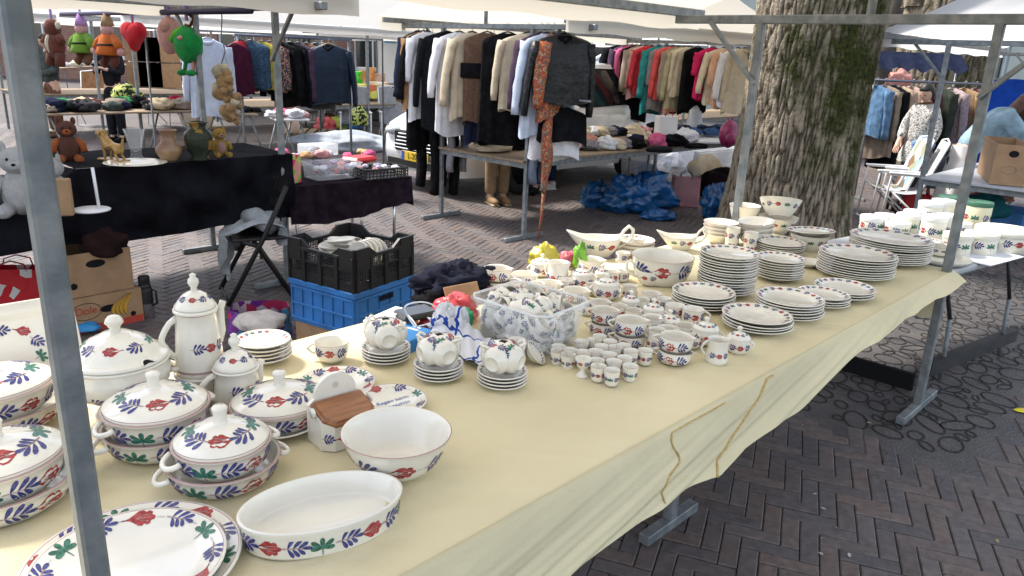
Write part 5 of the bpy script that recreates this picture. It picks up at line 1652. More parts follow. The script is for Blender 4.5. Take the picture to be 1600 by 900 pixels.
# beach flag
p = atY(588, 35, 23)
t = thing('beach_flag', 'white feather flag with pale blue lettering before the brick house', 'flag', (p.x, p.y, 0))
MB().tube([(0, 0, 0), (0, 0, 2.0), (.08, 0, 2.9), (.3, 0, 3.3)], .02, 8).build('flag_pole', GALV, t)
fl = MB(); fl.grid(lambda u, v: (.02 + .75 * u * math.sin(min(1, .35 + v) * 1.5) * (1 if v < .8 else max(.1, (1 - v) / .2) ** .5), .02 * math.sin(u * 4 + v * 6), .5 + 2.75 * v), 8, 16)
f = fl.build('flag_cloth', mat('flag_white', (.74, .77, .8), .8), t)
o = link('flag_lettering', text_mesh('flag_lettering', 'LI', .5, mat('flag_blue', (.12, .35, .5), .8)), f)
o.matrix_local = xf((.42, -.04, 2.0)) @ Matrix.Rotation(R(90), 4, 'X') @ Matrix.Rotation(R(90), 4, 'Z')
# ------------------------------------------------------------------ garments
HANG_M = mat('hanger_plastic', (.03, .03, .035), .4)
HANG_W = mat('hanger_wood', (.40, .25, .12), .5)
HANG_S = mat('hanger_wire', (.5, .5, .52), .35, .9)
def garment(name, label, m, L=.75, W=.44, sleeve=.55, flare=.1, dep=.10, group=None, folds=5, neck=True, extra=None, seed=0, hanger=HANG_M, sl_m=None, cat=None, quilt=False, waist=0.0):
 """a garment on its hanger, hanging from the origin; its width runs along X"""
 rng = random.Random(seed)
 t = thing(name, label, cat or name.replace('_', ' '), group=group)
 mb = MB(); ns, nr = 44, 30
 ph0 = rng.uniform(0, 6)
 z0 = -.085
 rings = []
 for j in range(nr + 1):
  f = j / nr; z = z0 - (L - .085) * f ** 1.1
  dz = z0 - z
  sh = min(1, dz / .075)
  hw = .055 + (W / 2 - .055) * math.sin(sh * PI / 2)
  hw *= 1 + (flare * f) - waist * math.exp(-((f - .42) / .2) ** 2)
  d = (.035 + .015 * sh + (dep / 2 - .03) * min(1, dz / .25))
  for i in range(ns):
   p = 2 * PI * i / ns
   c, s = math.cos(p), math.sin(p)
   k = 1 + (.10 * math.sin(folds * p + ph0 + 1.3 * f) + .06 * math.sin(folds * 2.3 * p + ph0 * 2)) * f ** .7
   q = .020 * f * math.sin(folds * 1.7 * c * 3 + ph0) * s + .008 * noise.noise(Vector((c * 3, s * 3, z * 9 + seed)))
   if quilt: k += .03 * abs(math.sin(z * 60))
   x = hw * abs(c) ** .75 * (1 if c > 0 else -1) * (1 + .05 * (k - 1) * f)
   y = d * abs(s) ** .8 * (1 if s > 0 else -1) * k + q
   zz = z + (.018 * math.sin(3 * p + ph0) + .02 * math.sin(p * 1 + seed)) * (f ** 6)
   rings.append((x, y, zz))
 fs = [(j * ns + i, (j + 1) * ns + i, (j + 1) * ns + (i + 1) % ns, j * ns + (i + 1) % ns) for j in range(nr) for i in range(ns)]
 mb.add(rings, fs, 0, True)
 if sleeve > 0:
  for s in (-1, 1):
   a = Vector((s * W * .44, 0, z0 - .07)); lean = rng.uniform(.02, .09)
   pts = []; rs = []
   for i in range(9):
    f = i / 8
    pts.append(a + Vector((s * (lean * math.sin(f * 1.6) + .02), rng.uniform(-.008, .008) + .02 * f, -sleeve * f)))
    rs.append((.074 - .026 * f) * (1 + .07 * math.sin(i * 2.4 + seed)))
   mb.tube(pts, rs, 12, 1 if sl_m else 0, flat=.62)
 mb.build('cloth', [m, sl_m] if sl_m else [m], t)
 if sleeve > 0 and not extra:
  MB().tube([(.058 * math.cos(2 * PI * i / 18), .045 * math.sin(2 * PI * i / 18) - .004, z0 - .008 - .030 * max(0, -math.sin(2 * PI * i / 18))) for i in range(18)], [.013 + .006 * max(0, -math.sin(2 * PI * i / 18)) for i in range(18)], 8, closed=True).build('collar', m, t)
 h = MB()
 h.tube([(-W * .42, 0, z0 - .055), (-.03, 0, z0 + .008), (0, 0, z0 + .014), (.03, 0, z0 + .008), (W * .42, 0, z0 - .055)], .008, 6)
 h.tube([(0, 0, z0 + .012), (0, 0, -.035), (.016, 0, -.02), (.018, 0, -.002), (0, 0, .012), (-.018, 0, .004)], .0028, 6, 1)
 h.build('hanger', [hanger, HANG_S], t)
 if extra: extra(t, W, L)
 return t
def trousers(name, label, m, L=1.0, W=.30, group=None, seed=0):
 t = thing(name, label, name.replace('_', ' '), group=group)
 mb = MB()
 for s in (-1, 1):
  pts = []; rs = []
  for i in range(10):
   f = i / 9
   pts.append((s * W * .26 + .01 * math.sin(i + seed), s * .012, -.09 - (L - .09) * f)); rs.append(W * (.30 - .02 * f) * (1 + .04 * math.sin(i * 1.9 + seed)))
  mb.tube(pts, rs, 14, flat=.45)
 mb.build('cloth', [m], t)
 h = MB(); h.tube([(-W * .45, 0, -.095), (W * .45, 0, -.095)], .007, 6)
 h.tube([(0, 0, -.095), (0, 0, -.035), (.016, 0, -.02), (.018, 0, -.002), (0, 0, .012), (-.018, 0, .004)], .0028, 6, 1)
 h.build('hanger', [HANG_M, HANG_S], t)
 return t
def on_rail(t, p, ang, z):
 t.location = (p.x, p.y, z); t.rotation_euler.z = ang
# front opening of a jacket, collar, belt and the like as parts
def open_front(m):
 def f(t, W, L):
  mb = MB()
  mb.grid(lambda u, v: ((u - .5) * .10 * (1 - .5 * v), -.045 - .018 * min(1, v * 3), -.095 - (L - .12) * v), 4, 10)
  mb.build('lining', m, t)
  c = MB().tube([(-.055, .0, -.10), (-.05, -.045, -.11), (0, -.062, -.15), (.05, -.045, -.11), (.055, 0, -.10), (0, .045, -.085)], .016, 8, closed=True)
  c.build('collar', m, t)
 return f
def dark_band(m, z0, z1):
 def f(t, W, L):
  mb = MB()
  mb.lathe([(1.0, -z0), (1.04, -z0 - .01), (1.04, -z1 + .01), (1.0, -z1)], 40, 0, W * .545, .085)
  mb.build('band', m, t)
 return f
NAVY = fabric('navy', (.020, .026, .055)); BLK = fabric('black', (.011, .011, .013), .5); CAMEL = fabric('camel', (.46, .27, .13)); WHT = fabric('white', (.72, .72, .76), .12)
GREY = fabric('grey', (.24, .23, .25), .25); BEIGE = fabric('beige', (.58, .49, .36), .15); BROWN = fabric('brown', (.17, .085, .05), .35); SLATE = fabric('slate', (.17, .20, .27), .3)
LBLUE = fabric('pale_blue', (.52, .58, .72), .12); PURP = fabric('plum', (.07, .045, .075), .3); PINKF = fabric('pink', (.62, .13, .27), .25); REDF = fabric('red', (.52, .045, .06), .25)
TEAL = fabric('teal', (.035, .26, .27), .3, bscale=35, bump=.9); ROSE = fabric('rose', (.62, .33, .33), .2); CREAM = fabric('cream', (.66, .58, .44), .14); TAUPE = fabric('taupe', (.30, .24, .19), .2)
CORAL = fabric('coral', (.66, .10, .10), .2); OLIVE = fabric('olive', (.42, .38, .24), .2); DENIM = fabric('denim', (.07, .12, .22), .4); MAROON = fabric('maroon', (.13, .02, .035), .3)
LEATHER = mat('black_leather', (.008, .009, .011), .42, var=.4, vscale=12, bump=.6, bscale=22, spec=.35)
FLORAL = speckle('rust_floral_print', [(.34, .075, .03), (.27, .05, .04), (.36, .15, .05), (.10, .12, .11), (.36, .26, .17), (.38, .09, .045)], 70)
MULTI = speckle('dark_floral_print', [(.03, .03, .04), (.30, .10, .08), (.05, .05, .07), (.35, .25, .18), (.04, .04, .05)], 80)
CARDI = speckle('flecked_knit', [(.13, .075, .05), (.17, .10, .065), (.09, .05, .035)], 160)
# stall B: the cross beam towards us
RB0 = PB - NX * .70; BDIR = YAW
def brail(px):
 d = ray(px + 14, 44); n = AX
 q = _C + d * ((PB - _C).dot(n) / d.dot(n))
 return Vector((q.x, q.y, 0))
ZR = ZB + .03
BASE = YAW + PI / 2
COATS = [
 # px, function
 (640, lambda: garment('jacket', 'dark navy jacket at the outer end of the coat beam', NAVY, .78, .42, .58, seed=1, extra=open_front(BLK)), -.25),
 (648, lambda: garment('coat', 'long black coat second from the outer end of the beam', BLK, 1.25, .40, .6, .02, seed=2), -.1),
 (649, lambda: garment('coat', 'camel coat between black coat and white shirt', CAMEL, .86, .44, .62, seed=3, extra=open_front(PURP)), .1),
 (654, lambda: garment('shirt', 'white shirt hanging before the camel coat', WHT, .98, .42, .42, seed=4), -.1),
 (684, lambda: garment('coat', 'black ribbed cardigan coat facing the camera on the beam', fabric('black_knit', (.015, .017, .021), .5, vscale=60, bump=.8, bscale=70), 1.05, .48, .66, .05, seed=5, extra=open_front(BLK)), .55),
 (704, lambda: garment('tunic', 'long white linen tunic with wide sleeves', WHT, 1.05, .46, .55, .12, seed=6), .05),
 (724, lambda: garment('cardigan', 'beige knit cardigan beside the brown striped dress', BEIGE, .88, .42, .62, seed=8), .1),
 (748, lambda: garment('dress', 'brown knit dress with a broad black band', CARDI, .92, .44, 0, .0, seed=9, extra=dark_band(BLK, .36, .50)), .65),
 (780, lambda: garment('dress', 'black hooded sleeveless dress on the beam', BLK, 1.10, .46, 0, .12, seed=10, folds=7), .6),
 (812, lambda: garment('blouse', 'oatmeal linen blouse with rolled sleeves', BEIGE, .78, .48, .52, .05, seed=11), .55),
 (832, lambda: garment('cardigan', 'dark plum cardigan behind the pale blue shirt', PURP, .72, .42, .58, seed=12), .1),
 (842, lambda: garment('shirt', 'long pale blue shirt left of the patterned dress' .replace('left of', 'beside'), LBLUE, .95, .44, .62, seed=14), .15),
 (852, lambda: garment('dress', 'rust floral dress with draped sleeves on the beam', FLORAL, .82, .36, .55, .12, seed=16, folds=6), -.45),
 (868, lambda: garment('leather_jacket', 'black leather jacket at the near end of the beam', LEATHER, .66, .50, .62, .02, dep=.14, seed=17, hanger=HANG_M, extra=open_front(BLK)), .45),
]
for px, fn, j in COATS:
 p = brail(px); on_rail(fn(), p, YAW - .15 - j, ZR)
# lower row, hung a little further inside
for px, dz, fn, j in [
 (650, -.52, lambda: trousers('trousers', 'wide black trousers reaching almost to the paving', BLK, 1.15, .44, seed=1), .5),
 (672, -.78, lambda: trousers('trousers', 'black trousers beside the grey ones', BLK, .95, .40, seed=2), .5),
 (692, -.80, lambda: trousers('trousers', 'mid grey trousers hanging low under the white tunic', GREY, .66, .28, seed=3), .35),
 (738, -.50, lambda: garment('skirt', 'navy skirt hanging below the brown dress', NAVY, .62, .42, 0, .12, seed=21, folds=8), .3),
 (826, -.72, lambda: trousers('trousers', 'slate blue trousers below the oatmeal blouse', SLATE, .70, .26, seed=4), .2),
 (850, -.62, lambda: garment('skirt', 'white pleated skirt under the leather jacket', WHT, .55, .42, 0, .2, seed=22, folds=14), .4),
 (862, -.62, lambda: garment('skirt', 'black skirt under the leather jacket', BLK, .40, .44, 0, .1, seed=23, folds=6), .4)]:
 p = brail(px) + AX * .10; on_rail(fn(), p, YAW - .1 - j, ZR + dz)
rs_ = MB()
RL = MB(); p = brail(640) + AX * .10; q = brail(905) + AX * .10
RL.tube([(p.x, p.y, ZB - .60), (q.x, q.y, ZB - .60)], .010, 8)
for k in (.1, .5, .9):
 w_ = p.lerp(q, k); RL.tube([(w_.x, w_.y, ZB - .6), (w_.x - AX.x * .1, w_.y - AX.y * .1, ZB - .03)], .003, 6)
tag(RL.build('hanging_rod', GALV), 'thin rod slung under the coat beam for the lower row', 'rod')
# scarf tails of the patterned dress
p = brail(860) - AX * .08
mb = MB(); pts = [Vector((p.x, p.y, 1.36 - .86 * i / 12)) + AX * (.012 * math.sin(i)) for i in range(13)]
mb.tube(pts, [.035 + .075 * math.sin(PI * min(1, i / 8) * .5) * (1 + .12 * math.sin(i * 2.1)) if i < 9 else .10 - .065 * (i - 8) / 4 for i in range(13)], 14, flat=.5)
mb.tube([pts[-1] + Vector((0, 0, .08)), pts[-1] - Vector((.01, 0, .2)), pts[-1] - Vector((.03, 0, .42))], [.03, .022, .012], 8, flat=.6)
tag(mb.build('scarf', FLORAL), 'rust patterned scarf trailing down below the leather jacket', 'scarf')
# the far cross beam of the same stall
PB2 = PB + AX * BL
def brail2(px):
 d = ray(px + 10, 70); q = _C + d * ((PB2 - _C).dot(AX) / d.dot(AX))
 return Vector((q.x, q.y, 0))
SECOND = [(958, 'coat', 'white edged black coat at the outer end of the far rail', BLK, 1.0, .55), (968, 'coat', 'plum coat beside the white edged coat', PURP, .95, .5), (978, 'cardigan', 'pink cardigan near the outer end of the far rail', PINKF, .78, .6), (985, 'skirt', 'black skirt set on the far rail', BLK, 1.1, 0),
          (991, 'jacket', 'taupe jacket beside the pink cardigan', TAUPE, .74, .55), (999, 'blouse', 'rose blouse between jacket and red top', ROSE, .78, .5), (1007, 'top', 'bright red top next to the teal sweater dress', REDF, .72, .5), (1020, 'sweater_dress', 'long teal cable knit sweater dress', TEAL, .98, .62),
          (1033, 'blouse', 'pale grey printed blouse behind the coral sleeve', GREY, .95, .45), (1042, 'cardigan', 'coral cardigan beside the teal dress', CORAL, .78, .6), (1051, 'cardigan', 'taupe cardigan before the cream coats', TAUPE, .8, .6), (1060, 'coat', 'olive cream coat on the far rail', OLIVE, .92, .62), (1068, 'blouse', 'cream blouse between coat and black dress', CREAM, .7, .5),
          (1081, 'dress', 'wide black sleeveless dress on the far rail', BLK, .92, 0), (1105, 'shirt', 'hot pink shirt beside the black dress', fabric('hot_pink', (.62, .03, .13), .2), .74, .28), (1124, 'cardigan', 'cream yellow cardigan beside the hot pink shirt', CREAM, .80, .5), (1133, 'blouse', 'peach blouse among the cream knits', fabric('peach', (.68, .40, .28), .2), .82, .4), (1144, 'sweater', 'off white sweater close to the trunk', WHT, .78, .55), (1156, 'cardigan', 'sand cardigan at the trunk end of the far rail', BEIGE, .86, .58)]
for i, (px, nm, lab, m, L, sl_) in enumerate(SECOND):
 on_rail(garment(nm, lab, m, L, .46, sl_, .08, seed=40 + i), brail2(px), YAW - .35 + .15 * math.sin(i * 2), ZR)
p = brail2(1085) + AX * .05; on_rail(garment('skirt', 'white pleated skirt below the wide black dress', WHT, .42, .4, 0, .2, seed=70, folds=14), p, YAW + .3, ZR - .74)
p = brail2(975) + AX * .05; on_rail(garment('skirt', 'black flared skirt hanging low on the far rail', BLK, .60, .42, 0, .3, seed=71, folds=8), p, YAW + .3, ZR - .6)
# free standing rails
def rack(label, p0, p1, z, clothes, jit=.5):
 t = thing('clothes_rack', label, 'clothes rack', (p0.x, p0.y, 0))
 d = Vector((p1.x - p0.x, p1.y - p0.y, 0))
 MB().tube([Vector((0, 0, z)) - d * .03, d * 1.03 + Vector((0, 0, z))], .016, 10).build('rail', mat('blue_grey_tube', (.13, .15, .20), .4, .4), t)
 for k in (0, 1):
  MB().tube([d * k + Vector((0, 0, 0)), d * k + Vector((0, 0, z))], .016, 8).build('upright', GALV, t)
  s = Vector((-d.y, d.x, 0)).normalized()
  MB().bar(d * k - s * .25 + Vector((0, 0, .02)), d * k + s * .25 + Vector((0, 0, .02)), .03).build('foot', GALV, t)
 an = math.atan2(d.y, d.x) + PI / 2
 for i, (f, nm, lab, m, L, sl_, kw) in enumerate(clothes):
  q = p0 + d * f; trn = kw.pop('turn', None)
  if trn == .15: q = q - Vector((0, .30, 0))
  on_rail(garment(nm, lab, m, L, .47, sl_, .06, seed=90 + i + int(p0.x * 7), **kw), q, trn if trn is not None else an + jit + .15 * math.sin(i * 1.7), z + .02)
NYL = mat('navy_nylon', (.010, .022, .045), .5, var=.3, vscale=20, bump=.3, bscale=30, spec=.2)
p0 = atY(372, 54, 8.9); p1 = atY(545, 61, 9.6)
rack('rail of dark winter jackets behind the plush toys', p0, p1, 1.78, [
 (.02, 'dress', 'scarlet dress at the outer end of the jacket rail', REDF, .62, 0, dict(turn=1.3)), (.10, 'skirt', 'dark blue pinstripe skirt on the jacket rail', fabric('pinstripe', (.05, .09, .15), .5, vscale=50), .60, 0, {}), (.20, 'dress', 'mustard edged dress on the jacket rail', fabric('mustard', (.35, .30, .06), .3), .60, 0, {}),
 (.27, 'blouse', 'printed blouse between skirt and dark jackets', MULTI, .60, .45, {}), (.36, 'jacket', 'dark slate jacket on the jacket rail', BLK, .65, .55, {}), (.45, 'coat', 'black padded coat with red tag on the rail', BLK, .80, .6, {}), (.52, 'jacket', 'plum jacket amid the black padded coats', PURP, .66, .58, {}),
 (.60, 'jacket', 'brown jacket among the padded coats', BROWN, .75, .6, {}), (.68, 'coat', 'black quilted coat beside the navy jacket', mat('black_nylon', (.012, .013, .016), .45, bump=.2), .82, .62, dict(quilt=True)), (.75, 'jacket', 'dark green jacket half behind the navy jacket', fabric('bottle_green', (.02, .06, .05)), .70, .6, {}),
 (.86, 'padded_jacket', 'navy padded jacket on a wooden hanger facing us', NYL, .76, .62, dict(quilt=True, hanger=HANG_W, extra=open_front(BLK), dep=.16, turn=.15))], .55)
p0 = atY(1366, 126, 10.3); p1 = atY(1548, 132, 10.6)
rack('rail of autumn coats behind the woman in the flecked top', p0, p1, 1.56, [
 (.03, 'denim_jacket', 'blue denim jacket at the trunk end of the coat rail', fabric('light_denim', (.13, .24, .40), .4), .72, .6, {}), (.10, 'coat', 'taupe long coat beside the denim jacket', TAUPE, 1.0, .62, {}), (.17, 'coat', 'black long coat on the autumn coat rail', BLK, 1.15, .6, {}), (.24, 'jacket', 'fawn jacket with long sleeves on the coat rail', fabric('fawn', (.40, .30, .22), .2), .85, .66, {}),
 (.33, 'coat', 'pinkish beige coat behind the woman', fabric('shell', (.46, .34, .28), .2), .95, .64, {}), (.42, 'coat', 'burgundy coat behind the woman', MAROON, 1.05, .6, {}), (.58, 'coat', 'dark olive coat at the middle of the coat rail', fabric('dark_olive', (.05, .06, .045), .3), .9, .6, {}), (.68, 'fur_coat', 'pale mauve fleece coat on the coat rail', fabric('mauve_fleece', (.44, .35, .35), .3, vscale=30, bump=.9), .85, .6, dict(dep=.16)),
 (.78, 'coat', 'tan coat with a white tag on the coat rail', fabric('tan', (.35, .23, .13), .2), .95, .6, {}), (.88, 'dress', 'dark floral dress on the coat rail', MULTI, 1.0, .3, {}), (.96, 'blouse', 'pale pink blouse at the outer end of the coat rail', fabric('pale_pink', (.58, .42, .42), .2), .8, .5, {})], .2)
# ------------------------------------------------------------------ people
def skin_obj(name, chains, m, parent, sub=2, root=None):
 """one continuous surface grown round a skeleton; chains are lists of (key, position, radius) that share keys"""
 keys = {}; vs = []; rad = []; ed = []
 for ch in chains:
  prev = None
  for (k, p, r) in ch:
   if k not in keys:
    keys[k] = len(vs); vs.append(tuple(p)); rad.append(r if isinstance(r, tuple) else (r, r))
   i = keys[k]
   if prev is not None: ed.append((prev, i))
   prev = i
 me = bpy.data.meshes.new(name); me.from_pydata(vs, ed, []); me.materials.append(m)
 o = link(name, me, parent)
 md = o.modifiers.new('skin', 'SKIN'); md.use_smooth_shade = True
 sd = me.skin_vertices[0].data
 for i, r in enumerate(rad): sd[i].radius = r; sd[i].use_root = False
 sd[keys[root] if root else 0].use_root = True
 ms = o.modifiers.new('smooth', 'SUBSURF'); ms.levels = sub; ms.render_levels = sub
 dg = bpy.context.evaluated_depsgraph_get()
 m2 = bpy.data.meshes.new_from_object(o.evaluated_get(dg)); m2.name = name
 o.modifiers.clear(); o.data = m2
 for p_ in m2.polygons: p_.use_smooth = True
 return o
def head_mesh(parent, c, fwd, r=.098, hair=HAIR_DK, long=False):
 """a head with brow, nose, mouth, ears; hair as a child"""
 fwd = Vector(fwd).normalized(); up = Vector((0, 0, 1)); up = (up - fwd * up.dot(fwd)).normalized(); sd = fwd.cross(up)
 M = Matrix((sd, fwd, up)).transposed().to_4x4(); M.translation = c
 mb = MB(); vs = []; nu, nv = 32, 24
 for j in range(nv + 1):
  th = PI * j / nv
  for i in range(nu):
   ph = 2 * PI * i / nu
   x, y, z = math.sin(th) * math.cos(ph), math.sin(th) * math.sin(ph), math.cos(th)
   jaw = 1 - .28 * max(0, -z) ** 1.3
   px, py, pz = x * .76 * jaw, y * .92 * (1 - .10 * max(0, -z)), z * 1.18
   if y > 0:
    py += .16 * math.exp(-(x / .13) ** 2 - ((z + .08) / .17) ** 2)          # nose
    py -= .07 * math.exp(-((abs(x) - .32) / .16) ** 2 - ((z - .12) / .12) ** 2)  # eye hollows
    py += .04 * math.exp(-(x / .2) ** 2 - ((z + .46) / .08) ** 2)           # lips
    py += .05 * math.exp(-(x / .25) ** 2 - ((z + .82) / .15) ** 2)          # chin
   vs.append(Vector((px, py, pz)) * r)
 fs = [(j * nu + i, (j + 1) * nu + i, (j + 1) * nu + (i + 1) % nu, j * nu + (i + 1) % nu) for j in range(nv) for i in range(nu)]
 mb.add(vs, fs, 0, True, M)
 for s in (-1, 1): mb.blob((s * .77 * r, -.05 * r, 0), (.07 * r, .18 * r, .3 * r), 0, (10, 8), M=M)
 for s in (-1, 1): mb.blob((s * .32 * r, .80 * r, .13 * r), (.12 * r, .07 * r, .06 * r), 1, (10, 6), M=M)
 mb.blob((0, .90 * r, -.44 * r), (.2 * r, .06 * r, .05 * r), 2, (10, 6), M=M)
 return mb, M, r
def person(label, loc, rz, J, top, bottom, shoes, hair, top_r=1.12, skirt=None, sleeve_end='el', hair_len=0.0, jacket=None, facefwd=(0, 1, -.3), skinm=SKIN_M, narrow=1.0):
 """J: joint positions in the person's own frame (facing +Y)"""
 t = thing('person', label, 'person', loc, rz)
 v = {k: Vector(p) for k, p in J.items()}
 if narrow != 1:
  for k in v: v[k].x *= narrow
 ch = [[('pel', v['pel'], (.13, .10)), ('wst', v['wst'], (.115, .085)), ('chs', v['chs'], (.135, .10)), ('nkb', v['nkb'], (.07, .07)), ('nk', v['nk'], .048), ('hd', v['hd'], (.06, .06))]]
 for s in 'lr':
  ch.append([('chs', v['chs'], .1), ('sh' + s, v['sh' + s], .062), ('el' + s, v['el' + s], .042), ('wr' + s, v['wr' + s], .030), ('hn' + s, v['hn' + s], (.036, .02))])
  ch.append([('pel', v['pel'], .1), ('hp' + s, v['hp' + s], .095), ('kn' + s, v['kn' + s], .058), ('an' + s, v['an' + s], .040), ('ft' + s, v['ft' + s], .035)])
  h = v['hn' + s]; w_ = v['wr' + s]; d = (h - w_).normalized()
  side = d.cross(Vector((0, 0, 1)));  side = side.normalized() if side.length > .1 else Vector((1, 0, 0))
  for k, (o, L) in enumerate(((-.028, .055), (-.010, .065), (.010, .062), (.027, .048))):
   b = h + side * o + d * .012
   ch.append([('hn' + s, h, .03), ('f%s%da' % (s, k), b + d * .02, .0095), ('f%s%db' % (s, k), b + d * (.02 + L * .5) - Vector((0, 0, .008)), .0088), ('f%s%dc' % (s, k), b + d * (.02 + L * .8) - Vector((0, 0, .028)), .0075)])
  ch.append([('wr' + s, w_, .03), ('th' + s, w_.lerp(h, .55) + side * (-.035) , .011), ('tj' + s, h + side * -.045 + d * .025, .009)])
 skin_obj('body', ch, skinm, t, 1, 'pel')
 hm, M, r = head_mesh(t, v['hd'], facefwd)
 hm.build('head', [skinm, mat('eye_dark', (.03, .02, .02), .3), mat('lips', (.40, .13, .11), .5)], t)
 hb = MB(); vs = []; nu, nv = 32, 18
 for j in range(nv + 1):
  th = .78 * PI * j / nv
  for i in range(nu):
   ph = 2 * PI * i / nu
   x, y, z = math.sin(th) * math.cos(ph), math.sin(th) * math.sin(ph), math.cos(th)
   k = 1 + .05 * noise.noise(Vector((x * 5, y * 5, z * 5)))
   front = max(0, y)
   zz = z * 1.26 - (hair_len * 8 if (y < .3 and z < 0) else 0) * max(0, -z)
   g_ = min(1, max(0, (y - .12) / .2)) * min(1, max(0, (.62 - z - .15 * abs(x)) / .2))
   k *= 1 - .30 * g_
   vs.append(Vector((x * .92 * k, y * 1.05 * k - .04, zz * k + .04)) * r)
 fs = [(j * nu + i, (j + 1) * nu + i, (j + 1) * nu + (i + 1) % nu, j * nu + (i + 1) % nu) for j in range(nv) for i in range(nu)]
 hb.add(vs, fs, 0, True, M)
 if hair_len > .2:
  for k in range(16):
   a = PI * (.95 + 1.1 * k / 15); rr = .09
   p0 = M @ Vector((math.cos(a) * rr * .85, math.sin(a) * rr, .01))
   pts = [p0 + Vector((.006 * math.sin(k + i), .006 * math.cos(k * 2 + i), -hair_len * i / 7)) for i in range(8)]
   hb.tube(pts, [.03, .032, .032, .03, .028, .025, .02, .008], 7)
 hb.build('hair', hair, t)
 g = top_r
 tc_ = [[('a', v['pel'] + Vector((0, 0, -.06)), (.145 * g, .115 * g)), ('w', v['wst'], (.128 * g, .10 * g)), ('c', v['chs'], (.148 * g, .115 * g)), ('n', v['nkb'] + Vector((0, 0, -.015)), (.085, .08))]]
 for s in 'lr':
  c = [('c', v['chs'], .1), ('s' + s, v['sh' + s], .072 * g), ('e' + s, v['el' + s], .056 * g)]
  if sleeve_end == 'wr': c.append(('w' + s, v['el' + s].lerp(v['wr' + s], .9), .042 * g))
  tc_.append(c)
 skin_obj('top', tc_, top, t, 2, 'a')
 if skirt:
  sm, z0, r0 = skirt
  mb = MB(); p = v['pel']
  hz_ = p.z - z0; pr = [(.12, .03), (.15, -.22 * hz_), (.18 + r0 * .3, -.6 * hz_), (.2 + r0, -hz_)]
  mb.lathe(pr, 36, 0, 1.15, .95, Matrix.Translation(p), warp=lambda ph, r_, z: (r_ * (1 + .09 * math.sin(7 * ph) * min(1, -z * 1.5 if z < 0 else 0)), z))
  mb.build('skirt', sm, t)
 if bottom:
  bc_ = [[('p', v['pel'], (.14, .115)), ('p2', v['pel'] + Vector((0, 0, .08)), (.125, .10))]]
  for s in 'lr': bc_.append([('p', v['pel'], .1), ('h' + s, v['hp' + s], .112), ('k' + s, v['kn' + s], .082), ('m' + s, v['kn' + s].lerp(v['an' + s], .55), .075), ('b' + s, v['an' + s] + Vector((0, 0, .02)), .070)])
  skin_obj('trousers', bc_, bottom, t, 2, 'p')
 for s in 'lr':
  a, f = v['an' + s], v['ft' + s]
  d = (f - a); d.z = 0; d.normalize()
  M2 = Matrix((Vector((-d.y, d.x, 0)) * -1, d, Vector((0, 0, 1)))).transposed().to_4x4(); M2.translation = Vector((a.x, a.y, 0))
  mb = MB(); mb.blob((0, .07, .045), (.048, .145, .05), 0, (18, 10), M=M2); mb.blob((0, -.01, .075), (.045, .06, .05), 0, (14, 8), M=M2)
  mb.box((0, .065, .012), (.09, .27, .024), 1, M2, .01)
  mb.build('shoe', shoes, t)
 return t
def stand(lean=0.0, hgt=1.0, armL=None, armR=None, legsep=.09):
 J = dict(pel=(0, 0, .92), wst=(0, .0, 1.08), chs=(0, .0, 1.28), nkb=(0, -.01, 1.42), nk=(0, .0, 1.48), hd=(0, .03, 1.58),
             shl=(-.17, 0, 1.37), shr=(.17, 0, 1.37), ell=(-.24, -.02, 1.09), elr=(.24, -.02, 1.09), wrl=(-.25, .08, .86), wrr=(.25, .08, .86), hnl=(-.25, .10, .78), hnr=(.25, .10, .78),
             hpl=(-legsep, 0, .86), hpr=(legsep, 0, .86), knl=(-legsep, .02, .48), knr=(legsep, .02, .48), anl=(-legsep, 0, .09), anr=(legsep, 0, .09), ftl=(-legsep, .13, .04), ftr=(legsep, .13, .04))
 if armL: J.update(ell=armL[0], wrl=armL[1], hnl=armL[2])
 if armR: J.update(elr=armR[0], wrr=armR[1], hnr=armR[2])
 return {k: tuple(c * hgt for c in p) for k, p in J.items()}
SH_BK = [BLACK, BLACK]; SH_TAN = [mat('tan_suede', (.30, .18, .09), .8), mat('tan_sole', (.42, .32, .2), .7)]; SH_WH = [WHITE_PL, WHITE_PL]
# woman in black looking at a phone, far behind the plush toys
p = at(186, 222)
person('woman in dark suit with phone in both hands behind the clothes table', (p.x, p.y, 0), R(170), stand(armL=((-.24, .05, 1.13), (-.08, .25, 1.2), (-.02, .30, 1.22)), armR=((.24, .05, 1.13), (.10, .24, 1.17), (.04, .30, 1.2))),
       fabric('dark_suit', (.016, .016, .022), .4), fabric('dark_suit_trousers', (.02, .02, .026), .4), SH_BK, HAIR_BR, 1.1, sleeve_end='wr', facefwd=(0, 1, -.4))
ph = MB(); ph.box((0, 0, 0), (.075, .15, .009), 0, None, .003); M = Matrix.Rotation(R(170), 4, 'Z')
o = tag(ph.build('phone', BLACK), 'phone held by the woman in the dark suit', 'phone'); o.matrix_world = Matrix.Translation((p.x, p.y, 0)) @ M @ Matrix.Translation((.01, .35, 1.235)) @ Matrix.Rotation(R(35), 4, 'X')
# person in grey at the left edge
p = at(92, 214)
person('person in grey green jacket and brown trousers beside the dark suited woman', (p.x, p.y, 0), R(150), stand(armL=((-.25, .05, 1.12), (-.15, .28, 1.05), (-.13, .36, 1.02))), fabric('grey_green', (.07, .085, .08), .4), BROWN, [mat('brown_boot', (.10, .045, .025), .6), BLACK], HAIR_DK, 1.18, sleeve_end='wr')
